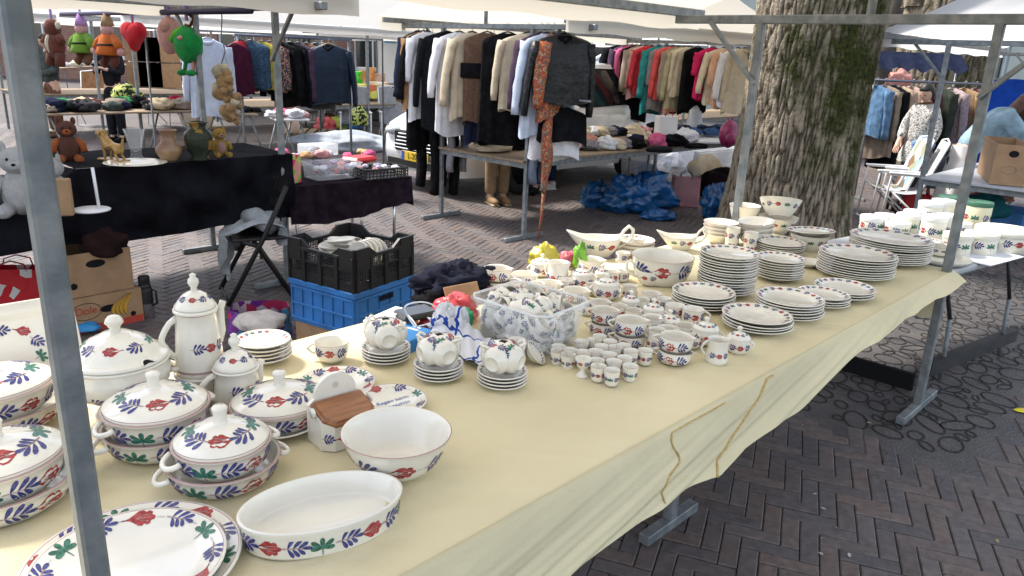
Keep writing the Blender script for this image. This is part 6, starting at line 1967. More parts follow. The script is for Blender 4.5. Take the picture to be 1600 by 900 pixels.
# people behind stall B, seen by their legs
p = at(775, 318)
person('person in beige trousers and tan suede shoes behind the coat stall', (p.x, p.y, 0), R(205), stand(legsep=.08), TAUPE, fabric('khaki', (.33, .23, .14), .2), SH_TAN, HAIR_DK, 1.15, sleeve_end='wr')
p = at(812, 306)
person('person in dark jeans right behind the beige trousers'.replace('right behind', 'close behind'), (p.x + .12, p.y + .25, 0), R(160), stand(legsep=.09), NAVY, fabric('dark_denim', (.02, .035, .075), .3), SH_BK, HAIR_DK, 1.12, sleeve_end='wr')
p = at(838, 300)
person('person in dark jeans and white trainers beneath the scarf', (p.x + .15, p.y + .3, 0), R(120), stand(legsep=.09), BLK, fabric('blue_denim', (.022, .04, .09), .3), SH_WH, HAIR_BR, 1.12, sleeve_end='wr')
# woman in the flecked top by the autumn coats
FLECK = speckle('flecked_top', [(.62, .60, .56), (.07, .07, .08), (.55, .53, .50), (.60, .58, .55), (.16, .16, .17), (.68, .66, .62)], 110)
hp_ = atY(1450, 146, 9.5)
p = Vector((hp_.x, 9.5, 0))
person('woman with short black hair and flecked grey top looking down', (p.x, p.y, 0), R(128), stand(hgt=(hp_.z + .02) / 1.60, armL=((-.27, .02, 1.12), (-.26, .12, .93), (-.25, .15, .85)), armR=((.27, .0, 1.12), (.24, .14, .95), (.22, .2, .88))), FLECK, fabric('blue_jeans', (.10, .18, .32), .4), SH_BK, HAIR_DK, 1.12, sleeve_end='wr', facefwd=(.1, 1, -.55), skirt=(FLECK, .62, -.02), narrow=.82)
# woman bending over the carton
J = dict(pel=(0, 0, .92), wst=(0, .12, 1.07), chs=(0, .28, 1.22), nkb=(0, .40, 1.33), nk=(0, .44, 1.37), hd=(0, .53, 1.42), shl=(-.17, .31, 1.27), shr=(.17, .31, 1.27), ell=(-.23, .44, 1.05), elr=(.24, .48, 1.05), wrl=(-.16, .66, .98), wrr=(.16, .72, .98), hnl=(-.14, .74, .96), hnr=(.14, .80, .96),
         hpl=(-.09, -.02, .86), hpr=(.09, -.02, .86), knl=(-.09, .02, .48), knr=(.09, .02, .48), anl=(-.09, -.02, .09), anr=(.09, -.02, .09), ftl=(-.09, .11, .04), ftr=(.09, .11, .04))
BLOSSOM = speckle('black_white_blossom', [(.70, .68, .66), (.68, .66, .66), (.04, .04, .05), (.72, .70, .68), (.70, .66, .66), (.66, .64, .62)], 14)
p = at(1478, 362)
person('woman in pale denim jacket and blossom skirt bending over a carton', (p.x, p.y, 0), R(-97), J, fabric('washed_denim', (.30, .43, .52), .45, vscale=7), None, SH_WH, HAIR_BR, 1.32, skirt=(BLOSSOM, .14, .06), sleeve_end='wr', hair_len=.34, facefwd=(0, .8, -.7))
# ------------------------------------------------------------------ the white car behind the coat stall
PAINT = mat('white_car_paint', (.74, .75, .77), .25, coat=1.0)
TYRE = mat('tyre_rubber', (.018, .018, .02), .75, bump=.2)
ALLOY = mat('alloy', (.45, .46, .48), .3, .9)
def car():
 w0 = at(745, 288); w1 = at(922, 267)
 d = (w1 - w0).normalized()          # from the front wheel to the rear wheel
 base = (w1 - w0).length
 t = thing('parked_car', 'white car with raised tailgate parked behind the coat stall', 'car', ((w0.x + w1.x) / 2, (w0.y + w1.y) / 2, 0), math.atan2(d.y, d.x))
 # local: +X to the rear, near side at -Y (the wheels' outer face); body width 1.78
 hb = base / 2; Wd = 1.74
 f = -hb - 1.0; r_ = hb + .80
 side = [(f + .02, .28), (f, .45), (f + .03, .62), (f + .12, .78), (f + .45, .90), (-hb + .35, .98), (-hb + .55, 1.02), (-hb + 1.25, 1.54), (-hb + 1.6, 1.62), (hb - .2, 1.64), (hb + .35, 1.56), (r_ - .12, 1.05), (r_, .9), (r_ + .02, .5), (r_ - .05, .28)]
 def inset(x, z):
  a = 0
  if z > 1.0: a += (z - 1.0) * .42
  e = min(x - f, r_ - x)
  if e < .5: a += (.5 - e) ** 2 * .5
  if z < .45: a += (.45 - z) * .12
  return a
 # dense silhouette
 pl = []
 for (x0, z0), (x1, z1) in zip(side, side[1:]):
  for k in range(6): pl.append((x0 + (x1 - x0) * k / 6, z0 + (z1 - z0) * k / 6))
 pl.append(side[-1])
 mb = MB(); n = len(pl); rows = 11
 vs = []
 for j in range(rows):
  v = j / (rows - 1) * 2 - 1
  for x, z in pl:
   w_ = Wd / 2 - inset(x, z)
   e = abs(v) ** 6
   cz = z - .05 * e * (1 if z > .9 else 0); cx = x + (.04 * e if x < 0 else -.04 * e)
   vs.append((cx, v * w_, cz))
 fs = [(j * n + i, j * n + i + 1, (j + 1) * n + i + 1, (j + 1) * n + i) for j in range(rows - 1) for i in range(n - 1)]
 mb.add(vs, fs, 0, True)
 for s in (0, rows - 1):
  # side panels down from the roof line: columns between top and bottom silhouettes
  pass
 # side walls as columns
 def top_z(x):
  best = .3
  for (x0, z0), (x1, z1) in zip(side, side[1:]):
   if x0 <= x <= x1 and x1 > x0: best = max(best, z0 + (z1 - z0) * (x - x0) / (x1 - x0))
  return best
 def arch(x):
  zb = .26
  for wx in (-hb, hb):
   dd = abs(x - wx)
   if dd < .39: zb = max(zb, math.sqrt(.39 ** 2 - dd ** 2) + .32)
  return zb
 NX_, NZ_ = 90, 16
 for s in (-1, 1):
  vs = []
  for i in range(NX_ + 1):
   x = f + .02 + (r_ - f - .04) * i / NX_
   zt, zb = top_z(x), arch(x)
   zt = max(zt, zb + .02)
   for j in range(NZ_ + 1):
    z = zb + (zt - zb) * j / NZ_
    bulge = .02 * math.exp(-((z - .62) / .18) ** 2)
    e = max(0, (j / NZ_ - .9) / .1)
    vs.append((x, s * (Wd / 2 - inset(x, z) + bulge - .05 * e * e * 0), z - .02 * e))
  fs = [(i * (NZ_ + 1) + j, (i + 1) * (NZ_ + 1) + j, (i + 1) * (NZ_ + 1) + j + 1, i * (NZ_ + 1) + j + 1) for i in range(NX_) for j in range(NZ_)]
  mb.add(vs, fs, 0, True)
 mb.build('body', PAINT, t)
 GL = mat('car_glass', (.012, .014, .016), .06, spec=.8)
 for s in (-1, 1):
  for pts in ([(-hb + .85, 1.06), (-hb + 1.32, 1.50), (-.02, 1.54), (-.02, 1.06)], [(.05, 1.06), (.05, 1.54), (hb - .15, 1.54), (hb + .12, 1.10)]):
   g = MB(); yy = lambda x, z: s * (Wd / 2 - inset(x, z) + .012)
   g.add([(x, yy(x, z), z) for x, z in pts], [(0, 1, 2, 3)], 0, False)
   g.tube([(x, yy(x, z), z) for x, z in pts], .012, 6, 1, closed=True)
   g.build('side_window', [GL, BLACK], t)
  MB().tube([(-.15, s * (Wd / 2 + .015), .94), (-.02, s * (Wd / 2 + .045), .945), (.0, s * (Wd / 2 + .015), .94)], .012, 6).build('door_handle', PAINT, t)
  m_ = MB(); m_.blob((-hb + .75, s * (Wd / 2 + .10), 1.06), (.06, .11, .075), 0, (14, 10)); m_.build('wing_mirror', PAINT, t)
  for wx in (-hb, hb):
   a = MB(); pts = [(wx + .40 * math.cos(PI * k / 16), s * (Wd / 2 + .012), .32 + .40 * math.sin(PI * k / 16)) for k in range(17)]
   a.tube(pts, .028, 8); a.build('wheel_arch', BLACK_PL, t)
   ty = MB(); M = Matrix.Translation((wx, s * (Wd / 2 - .11), .33)) @ Matrix.Rotation(PI / 2 * s, 4, 'X')
   ty.lathe([(.21, -.1), (.30, -.105), (.325, -.08), (.33, 0), (.325, .08), (.30, .105), (.21, .10)], 40, 0, M=M)
   wv = ty.build('wheel', TYRE, t)
   ri = MB(); ri.lathe([(.215, -.09), (.215, .07), (.20, .085), (.19, .06), (.19, -.06), (0, -.06)], 40, 0, M=M, mis=[0, 0, 0, 1, 1])
   for k in range(10):
    aa = 2 * PI * k / 10
    ri.bar(M @ Vector((.03 * math.cos(aa), .03 * math.sin(aa), -.075 * 1 + .15)), M @ Vector((.2 * math.cos(aa), .2 * math.sin(aa), .075)), .022, .03)
   ri.lathe([(.05, .08), (.045, .095), (0, .097)], 16, 0, M=M)
   ri.build('rim', [ALLOY, BLACK], wv)
 ws = MB(); yy = Wd / 2 - .16
 ws.add([(-hb + .58, -yy, 1.05), (-hb + .58, yy, 1.05), (-hb + 1.22, yy - .1, 1.53), (-hb + 1.22, -yy + .1, 1.53)], [(0, 1, 2, 3)], 0, False)
 ws.build('windscreen', GL, t, (-.015, 0, .012))
 gr = MB()
 gx = f - .012
 gr.box((gx + .02, 0, .60), (.05, .95, .26), 1, None, .02)
 for k in range(5): gr.box((gx - .01, 0, .51 + .045 * k), (.03, .92 - .05 * k, .016), 0, None, .004)
 gr.build('grille', [CHROME, BLACK], t)
 lo = MB(); lo.box((f + .01, 0, .33), (.06, 1.25, .13), 0, None, .02); lo.bar((f - .03, -.6, .27), (f - .03, .6, .27), .03, .03, 1); lo.build('lower_bumper', [BLACK_PL, ALLOY], t)
 for s in (-1, 1):
  h = MB(); h.blob((f + .16, s * .62, .70), (.17, .17, .075), 0, (16, 10)); h.blob((f + .06, s * .64, .70), (.06, .09, .05), 1, (12, 8))
  h.build('headlight', [mat('lamp_glass', (.45, .48, .5), .08, spec=.8), CHROME], t)
  l = MB(); l.blob((r_ - .02, s * .70, .98), (.06, .10, .17), 0, (12, 10)); l.build('tail_light', mat('red_lamp', (.35, .01, .01), .15), t)
 npm = MB(); npm.box((gx - .035, 0, .43), (.012, .52, .115), 0, None, .003); npm.box((gx - .042, -.235 * -1, .43), (.004, .05, .112), 1)
 pl_ = npm.build('number_plate', [mat('plate_yellow', (.75, .48, .02), .5), mat('plate_blue', (.02, .08, .42), .5)], t)
 o = link('lettering', text_mesh('lettering', 'L-201-P', .10, BLACK), pl_)
 o.matrix_local = Matrix.Translation((gx - .044, -.02, .43)) @ Matrix(((0, 0, -1, 0), (-1, 0, 0, 0), (0, 1, 0, 0), (0, 0, 0, 1)))
 tg = MB(); M = Matrix.Translation((hb + .30, 0, 1.50)) @ Matrix.Rotation(R(-20), 4, 'Y')
 tg.box((.45, 0, .02), (.9, 1.3, .06), 0, M, .02); tg.box((.40, 0, .055), (.5, 1.05, .02), 1, M)
 tg.build('tailgate', [PAINT, GL], t)
 return t
car()
# ------------------------------------------------------------------ black draped table of stall C and what stands on it
VELVET = fabric('black_velvet', (.011, .011, .015), .6, bump=.5, bscale=12, vscale=5)
def cl(a, n, z): return PC - AX * a + NX * n + Vector((0, 0, z))
ZC, ZR2 = .765, .955
def black_cloth():
 mb = MB()
 A1, A0 = 3.9, -.06
 # flat top, a raised shelf at the far end, drop in front
 SH = 1.34
 mb.grid(lambda u, v: cl(A0 + (A1 - A0) * u, -.02 + 1.2 * v, ZC + .004 * noise.noise(Vector((u * 12, v * 6, 1)))), 60, 16)
 def front(u, v):
  a = A0 + (A1 - A0) * u
  zt = ZR2 if a < SH else ZC
  zb = .50 + .015 * math.sin(a * 5)
  if a > SH and a < SH + .25: zt = ZR2 + (ZC - ZR2) * (a - SH) / .25
  z = zt + (zb - zt) * v
  fo = .022 * math.sin(a * 6 + z * 16 + 2 * math.sin(a * 3)) + .014 * math.sin(a * 13 - z * 22) + .02 * noise.noise(Vector((a * 3, z * 6, 5)))
  return cl(a, -.03 - .025 * v + fo * min(1, v * 3), z)
 mb.grid(front, 130, 34)
 mb.grid(lambda u, v: cl(A0 - .01, -.03 + .75 * u + .01 * math.sin(v * 8), ZR2 - (ZR2 - .5) * v), 14, 14)
 mb.grid(lambda u, v: cl(A0 + (SH - A0) * u, -.03 + .75 * v, ZR2 + .006 * noise.noise(Vector((u * 9, v * 6, 3)))), 30, 14)
 mb.grid(lambda u, v: cl(SH + .25 * v + .02 * math.sin(u * 9), -.03 + .75 * u, ZR2 + (ZC + .004 - ZR2) * v), 14, 8)
 return tag(link('black_cloth', mb.mesh('black_cloth', VELVET)), 'black velvet cloth draped over the ornament table and its raised shelf', 'tablecloth')
black_cloth()
def onC(px, py, z):
 q = at(px, py, z); return Vector((q.x, q.y, z + .004))
q = onC(212, 257, ZR2); Rr = wid(212, 257, ZR2 - T, 92) / 2
put([('plate', MB().lathe([(0, .004), (.5, .0), (.6, .004), (.98, .05), (1.0, .055), (.97, .062), (.62, .02), (0, .016)], 48, mis=[0] * 7, M=Matrix.Diagonal((Rr, Rr, .2, 1))).mesh('plate', [GLAZE]), None)], 'plate', 'single cream plate on the black cloth', 'plate', q)
CRYS = clear_plastic('cut_crystal', (.85, .88, .9), .10, .1)
q = onC(208, 252, ZR2)
hv = atY(208, 203, q.y).z - q.z
mb = MB().lathe([(0, 0), (.036, 0), (.04, .01), (.028, .03), (.03, .05), (.058, hv * .9), (.064, hv), (.058, hv), (.024, .06), (0, .05)], 24, warp=lambda p_, r, z: (r * (1 + .04 * math.sin(12 * p_ + z * 60)), z))
tag(mb.build('crystal_vase', CRYS, None, q + Vector((0, .05, 0))), 'flared cut crystal vase behind the single plate', 'vase')
q = onC(266, 252, ZR2); hv = atY(266, 203, q.y).z - q.z
TERRA = mat('brown_stoneware', (.16, .075, .05), .35, var=.5, vscale=6, col2=(.30, .20, .10))
k = hv
mb = MB().lathe([(0, 0), (.045 * 1, 0), (.055, .012), (.082, .30 * k), (.080, .42 * k), (.050, .60 * k), (.040, .80 * k), (.052, .97 * k), (.056, k), (.046, k), (.034, .8 * k), (0, .5 * k)], 36)
tag(mb.build('stoneware_vase', TERRA, None, q), 'brown bellied stoneware vase with dark leaf pattern', 'vase')
q = onC(313, 251, ZR2); hv = atY(313, 190, q.y).z - q.z; k = hv
DKV = speckle('dark_glazed_vase', [(.025, .03, .02), (.03, .035, .025), (.22, .13, .03), (.02, .025, .02), (.035, .04, .03)], 22, .25)
mb = MB().lathe([(0, 0), (.055, 0), (.058, .012), (.05, .03), (.082, .30 * k), (.094, .58 * k), (.085, .72 * k), (.05, .84 * k), (.048, .90 * k), (.062, .97 * k), (.062, k), (.048, k), (.04, .85 * k), (0, .5 * k)], 36)
tag(mb.build('dark_vase', DKV, None, q), 'tall dark vase with ochre flowers and ringed neck', 'vase')
# golden dog figurine
q = onC(178, 252, ZR2); GOLD = mat('gilded_figure', (.42, .27, .09), .3, .3, var=.5, vscale=20, col2=(.25, .13, .04))
def dog(px, q, L=.17):
 J = {'a': (-.5, 0, .5)}
 ch = [[('rump', (-.34, 0, .48), (.17, .15)), ('mid', (0, 0, .55), (.15, .14)), ('chest', (.30, 0, .60), (.19, .16)), ('neck', (.44, 0, .82), (.13, .12)), ('head', (.52, 0, 1.02), (.15, .13)), ('muz', (.74, 0, .95), (.08, .075)), ('nose', (.84, 0, .93), .05)],
          [('rump', (-.34, 0, .48), .1), ('t1', (-.55, 0, .62), .06), ('t2', (-.62, 0, .85), .035)]]
 for s in (-1, 1):
  ch.append([('chest', (.3, 0, .6), .1), ('s%d' % s, (.30, s * .12, .42), .075), ('k%d' % s, (.28, s * .13, .2), .05), ('f%d' % s, (.30, s * .13, .04), .05), ('p%d' % s, (.38, s * .13, .03), .04)])
  ch.append([('rump', (-.34, 0, .48), .1), ('h%d' % s, (-.34, s * .12, .36), .10), ('n%d' % s, (-.26, s * .13, .24), .055), ('o%d' % s, (-.40, s * .13, .13), .04), ('q%d' % s, (-.36, s * .13, .03), .04)])
  ch.append([('head', (.52, 0, 1.02), .1), ('e%d' % s, (.46, s * .15, 1.05), .05), ('g%d' % s, (.46, s * .2, .88), .04)])
 t = thing('dog_figurine', 'golden spaniel figurine standing between plush and crystal', 'figurine', q, R(155))
 o = skin_obj('figure', ch, GOLD, t, 2, 'chest')
 o.scale = (L, L, L)
 bs = MB(); bs.box((0, 0, .006), (.2, .09, .012), 0, None, .004); bs.build('base', GOLD, t)
dog(178, q)
# white pedestal stand on the lower part
q = onC(143, 330, ZC)
hv = atY(150, 262, q.y).z - q.z
t = thing('cake_stand', 'thin white pole on a round white foot by the black drape', 'stand', q)
MB().lathe([(0, .0), (.095, 0), (.10, .006), (.095, .010), (.015, .014), (0, .014)], 36).build('base', WHITE_PL, t)
MB().tube([(.045, .0, .012), (.035, 0, hv)], .0085, 10).build('pole', WHITE_PL, t)
# soft toys: plain shapes of plush
PLW = fabric('white_plush', (.66, .65, .66), .15, bump=1.0, bscale=110, sheen=.15); PLG = fabric('golden_plush', (.60, .36, .05), .3, bump=1.0, bscale=110, sheen=.15); PLP = fabric('pink_plush', (.66, .36, .34), .15, bump=1.0, bscale=110, sheen=.15)
PLBR = fabric('brown_plush', (.16, .045, .025), .3, bump=1.0, bscale=110, sheen=.15); PLGR = fabric('lime_plush', (.17, .33, .03), .2, bump=1.0, bscale=110, sheen=.15); PLOR = fabric('orange_plush', (.60, .14, .02), .2, bump=1.0, bscale=110, sheen=.15)
PLRED = fabric('red_plush', (.62, .015, .03), .2, bump=1.0, bscale=110, sheen=.15); PLEM = fabric('green_plush', (.01, .34, .08), .25, bump=1.0, bscale=110, sheen=.15); PLTAN = fabric('tan_plush', (.46, .29, .15), .3, bump=1.0, bscale=110, sheen=.15); PLIV = fabric('ivory_plush', (.66, .58, .45), .15, bump=1.0, bscale=110, sheen=.15)
def plush(label, q, rz, body, limb=None, belly=None, sc=.3, sit=True, ears=True, scarf=None):
 """a generic stuffed animal about one unit high"""
 t = thing('plush_toy', label, 'plush toy', q, rz)
 limb = limb or body
 mb = MB(); mb.blob((0, 0, .32), (.24, .21, .32), 0, (22, 16), .06, 3)
 mb.build('body', body, t)
 h = MB(); h.blob((0, -.03, .76), (.21, .19, .19), 0, (20, 14), .05, 3)
 if ears:
  for s in (-1, 1): h.blob((s * .15, 0, .94), (.055, .03, .09), 0, (10, 8))
 h.blob((0, -.19, .71), (.09, .08, .07), 1, (12, 8)); h.blob((0, -.265, .735), (.028, .02, .02), 2, (8, 6))
 for s in (-1, 1): h.blob((s * .075, -.2, .80), (.02, .014, .022), 2, (8, 6))
 h.build('head', [body, belly or limb, BLACK], t)
 for s in (-1, 1):
  MB().tube([(s * .17, -.02, .52), (s * .29, -.08, .40), (s * .31, -.14, .25)], [.075, .08, .07], 12).build('arm', limb, t)
  MB().tube([(s * .13, -.05, .12), (s * .19, -.24, .09), (s * .2, -.36, .11)] if sit else [(s * .11, 0, .1), (s * .13, -.01, -.1), (s * .14, -.03, -.3)], [.1, .095, .09], 12).build('leg', limb, t)
 if belly: MB().blob((0, -.085, .33), (.16, .15, .23), 0, (16, 12)).build('belly', belly, t)
 if scarf:
  MB().tube([(.17 * math.cos(2 * PI * i / 16), .16 * math.sin(2 * PI * i / 16) - .01, .36) for i in range(16)], .03, 8, closed=True).build('sash', scarf, t)
 t.scale = (sc, sc, sc)
 return t
plush('large white plush with red sash sitting on the black table', onC(38, 336, ZC), R(25), PLW, scarf=PLRED, sc=.38)
plush('white plush behind the corner post on the black table', onC(92, 326, ZC), R(-20), PLW, sc=.30)
plush('brown plush with orange head behind the table edge', onC(96, 258, ZR2 - .02) + Vector((0, .1, 0)), R(30), PLBR, PLOR, sc=.27)
plush('yellow plush with pink nose lying beside the dark vase', onC(345, 246, ZR2), R(40), PLG, PLG, PLP, sc=.20)
plush('small pink plush between the vases', onC(232, 250, ZR2) + Vector((0, .22, 0)), R(20), PLP, sc=.13)
plush('little green and yellow plush at the photo edge', onC(10, 312, ZC) + Vector((-.0, .3, 0)), R(20), PLEM, PLG, sc=.22)
pk = MB(); pk.box((0, 0, .10), (.115, .05, .20), 0, None, .006)
o = pk.build('paper_bag', CARD, None, onC(98, 338, ZC), R(22)); tag(o, 'small brown paper bag with a sketched print, by the white plush', 'bag')
sk = MB();
for k in range(3): sk.tube([(-.03 + .015 * math.sin(i * 1.3 + k), -.027, .05 + .035 * k + .014 * math.cos(i * 1.7 + k)) for i in range(9)], .0016, 5)
sk.build('print', BLACK, o)
# hanging from the bar of stall C
HB = Vector((PC.x, PC.y, 0)) - NX * .5
rodm = mat('indigo_rod', (.03, .025, .07), .45, .2)
r0 = PC + NX * .25 + Vector((0, 0, ZB - .02)); r1 = PC + NX * 4.4 + Vector((0, 0, ZB - .02))
tag(MB().tube([r0 - AX * .04, r1 - AX * .04], .022, 10).build('display_rod', rodm), 'dark indigo rod carrying the hanging plush toys', 'rod')
def onrod(px):
 d = ray(px, 14); q = _C + d * ((PC - AX * .04 - _C).dot(AX) / d.dot(AX)); return Vector((q.x, q.y, 0))
def hang_plush(px, label, fn, drop=.06):
 p = onrod(px); z = ZB - .04
 t = thing('hanging_plush', label, 'plush toy', (p.x, p.y, z), YAW - PI / 2 + .3)
 fn(t); t.scale = (.82,) * 3; t.location.z += .02
 MB().bar((0, 0, .06), (0, 0, -drop - .02), .016, .03).build('clothes_peg', mat('violet_peg', (.22, .10, .35), .5), t)
 return t
def bear(m, belly, limb, s=.42):
 def f(t):
  g = lambda nm, mb, m_: mb.build(nm, m_, t)
  g('head', MB().blob((0, 0, -.16 * s / .42 - .02), (.11 * s / .42, .10, .12 * s / .42), 0, (18, 12), .06, 3), m)
  g('body', MB().blob((0, 0, -.40 * s / .42), (.15 * s / .42, .11, .17 * s / .42), 0, (20, 14), .06, 3), m)
  if belly: g('belly', MB().blob((0, -.05, -.38 * s / .42), (.045, .08, .13 * s / .42), 0, (14, 10)), belly)
  for q in (-1, 1):
   g('ear', MB().blob((q * .12 * s / .42, 0, -.14), (.045, .03, .055), 0, (10, 8)), belly or m)
   g('arm', MB().tube([(q * .12 * s / .42, 0, -.28 * s / .42), (q * .20 * s / .42, -.02, -.36 * s / .42)], [.05, .045], 10), limb)
   g('leg', MB().tube([(q * .09 * s / .42, 0, -.50 * s / .42), (q * .11 * s / .42, -.03, -.66 * s / .42)], [.065, .06], 10), limb)
 return f
def doll(hat, coat, legs, belt=BLACK):
 def f(t):
  MB().tube([(0, 0, 0), (0, 0, -.07), (0, 0, -.14)], [.03, .06, .075], 14).build('hat', hat, t)
  MB().blob((0, -.01, -.18), (.075, .07, .07), 0, (16, 10)).build('head', PLP, t)
  MB().lathe([(.05, -.22), (.10, -.26), (.13, -.36), (.16, -.44), (.15, -.46), (0, -.44)], 24).build('tunic', coat, t)
  MB().lathe([(.126, -.335), (.132, -.335), (.137, -.355), (.13, -.356)], 24).build('belt', belt, t)
  for q in (-1, 1):
   MB().tube([(q * .07, 0, -.26), (q * .16, -.02, -.32), (q * .21, -.03, -.39)], [.05, .05, .045], 10).build('sleeve', coat, t)
   MB().blob((q * .22, -.03, -.42), (.04, .04, .045), 0, (10, 8)).build('hand', PLP, t)
   MB().tube([(q * .07, 0, -.43), (q * .085, -.01, -.53), (q * .09, -.06, -.57)], [.05, .045, .05], 10).build('leg', legs, t)
 return f
def heart(t):
 mb = MB()
 def fn(u, v):
  a = 2 * PI * u; b = PI * (v - .5)
  x = 16 * math.sin(a) ** 3; y = 13 * math.cos(a) - 5 * math.cos(2 * a) - 2 * math.cos(3 * a) - math.cos(4 * a)
  c = math.cos(b) ** .6
  return (x / 16 * .17 * c, math.sin(b) * .085, -.22 + y / 16 * .17 * c)
 mb.grid(fn, 48, 16); mb.build('cushion', PLRED, t)
 MB().tube([(0, 0, -.05), (0, 0, -.12)], .012, 6).build('loop', PLRED, t)
def apple(t):
 MB().blob((0, 0, -.30), (.15, .12, .17), 0, (24, 16), .08, 2).build('body', PLEM, t)
 MB().tube([(-.02, 0, -.15), (-.10, -.03, -.20), (-.19, -.04, -.27)], [.035, .045, .03], 10).build('arm', fabric('bright_lime', (.10, .40, .04), .2), t)
 MB().blob((.02, -.11, -.24), (.035, .02, .022), 0, (10, 8)).build('eye_patch', PLP, t)
 for q in (-1, 1): MB().tube([(q * .05, 0, -.44), (q * .06, -.02, -.54)], [.02, .018], 8).build('leg', PLP if q > 0 else PLEM, t); MB().blob((q * .06, -.05, -.56), (.035, .06, .03), 0, (10, 8)).build('shoe', PLEM, t)
 MB().tube([(-.02, 0, -.12), (.04, 0, -.13), (.1, 0, -.06), (.0, 0, .0)], .016, 8).build('strap', PLBR, t)
def pigtoy(t):
 MB().blob((0, 0, -.22), (.13, .11, .18), 0, (20, 14), .06, 2).build('body', PLP, t)
 MB().blob((.03, -.08, -.14), (.06, .05, .06), 0, (14, 10)).build('snout', PLP, t)
hang_plush(78, 'dark brown plush bear with pale belly hung from the rod', bear(PLBR, PLIV, PLBR))
hang_plush(124, 'cloth doll in lime green tunic hung from the rod', doll(fabric('lilac', (.42, .25, .48), .2), PLGR, BROWN))
hang_plush(165, 'cloth doll in orange tunic hung beside the green doll', doll(PLTAN, PLOR, PLBR))
hang_plush(205, 'bright red heart cushion hung from the rod', heart)
hang_plush(262, 'pink plush half behind the round green one', pigtoy)
hang_plush(290, 'round emerald green plush with dangling legs hung from the rod', apple)
# cluster of tan plush on a hook
p = atY(345, 40, 6.4)
t = thing('plush_cluster', 'bunch of small tan plush dogs dangling on a wire hook', 'plush toy', (p.x, p.y, 1.52))
MB().tube([(0, 0, .42), (.015, 0, .40), (.012, 0, .34), (0, 0, .24), (.02, 0, .1), (-.02, 0, 0)], .005, 6).build('wire_hook', GALV, t)
rng = random.Random(3)
for k in range(9):
 mb = MB(); c = Vector((rng.uniform(-.06, .06), rng.uniform(-.05, .05), -.05 - .045 * k)); mb.blob(c, (.07, .06, .055), 0, (12, 9), .15, 2, seed=k); mb.blob(c + Vector((.05, -.04, .03)), (.04, .04, .035), 0, (10, 8)); mb.tube([c, c + Vector((.07, -.03, -.06))], [.028, .022], 8)
 mb.build('plush_dog', PLTAN if k % 3 else PLIV, t)
# ------------------------------------------------------------------ under and around stall C
def carton(label, c, d, rz, z=0.0, flap=False, holes=True, m=CARD, open_top=True, name='cardboard_box', prints=None):
 t = thing(name, label, 'box', (c.x, c.y, z), rz)
 w, l, h = d; b = MB(); th = .006
 for (x, y, a, e) in ((0, -l / 2 + th / 2, w, th), (0, l / 2 - th / 2, w, th), (-w / 2 + th / 2, 0, th, l - 2 * th - .001), (w / 2 - th / 2, 0, th, l - 2 * th - .001)):
  b.box((x, y, h / 2), (a, e, h))
 b.box((0, 0, th / 2 + .001), (w - 2 * th - .002, l - 2 * th - .002, th))
 if not open_top: b.box((0, 0, h - th / 2 - .002), (w - 2 * th - .002, l - 2 * th - .002, th))
 b.build('carton_body', m, t)
 if holes:
  for (x, z_, rx_, rz_) in holes if isinstance(holes, list) else [(0, h * .62, .05, .022)]:
   o = MB(); o.add([(x + rx_ * math.cos(2 * PI * i / 20), -l / 2 - .0015, z_ + rz_ * math.sin(2 * PI * i / 20)) for i in range(20)], [tuple(range(20))], 0, False); o.build('hand_hole', BLACK, t)
 if prints: prints(t, w, l, h)
 return t
b0 = at(116, 524); b1 = at(226, 500); dd = (b1 - b0); wB = dd.length; rzB = math.atan2(dd.y, dd.x); cB = (b0 + b1) / 2 + Vector((-math.sin(rzB), math.cos(rzB), 0)) * .19
wB *= 1.08; cB = cB - Vector((math.cos(rzB), math.sin(rzB), 0)) * wB * .04
REDINK = mat('red_print', (.42, .05, .03), .8); YELINK = mat('yellow_print', (.50, .27, .03), .8); BLKINK = mat('dark_print', (.05, .035, .03), .8)
def banana(t, w, l, h):
 y = -l / 2 - .001
 MB().box((0, y, .022), (w - .01, .002, .044)).build('red_stripe', REDINK, t)
 o = MB()
 for k in range(4):
  a0 = .12 - .03 * k
  pts = [(w * .38 - .045 * k * .6 - .055 * math.sin(f * 2.2) * (1 + .3 * k) + .02 * k, y - .0012 - .0003 * k, h * .92 - .135 * f - .0 * k) for f in [i / 10 for i in range(11)]]
  vs = []
  for i, p_ in enumerate(pts):
   r_ = .013 * math.sin(PI * (.08 + .86 * i / 10)); vs += [(p_[0] - r_, p_[1], p_[2]), (p_[0] + r_, p_[1], p_[2])]
  o.add(vs, [(2 * i, 2 * i + 1, 2 * i + 3, 2 * i + 2) for i in range(10)], 0, False)
  o.tube([(v[0], v[1] - .0004, v[2]) for v in vs[::2]], .0012, 4, 1)
 o.build('banana_print', [YELINK, BLKINK], t)
 q_ = link('box_lettering', text_mesh('box_lettering', 'Dole', .062, REDINK), t); q_.matrix_local = Matrix.Translation((-w * .24, y - .0015, h * .62)) @ Matrix.Rotation(PI / 2, 4, 'X')
 q2 = MB().tube([(-w * .24 + .085 * math.cos(2 * PI * i / 24), y - .001, h * .6 + .052 * math.sin(2 * PI * i / 24) * (1 if i < 12 else 1.0)) for i in range(24)], .0018, 4, closed=True); q2.build('logo_outline', BLKINK, t)
BH1 = .215
carton('lower banana carton with red foot stripe and banana print', cB, (wB, .38, BH1), rzB, 0, holes=[(.02, BH1 * .58, .05, .022), (w_ if False else wB * .36, BH1 * .28, .016, .016)], open_top=False, prints=banana)
carton('upper plain carton with oval hand hole stacked on the banana carton', cB - Vector((.02, 0, 0)), (wB * .93, .36, .26), rzB, BH1 + .002, holes=[(.0, .19, .055, .024), (-wB * .3, .07, .02, .02)])
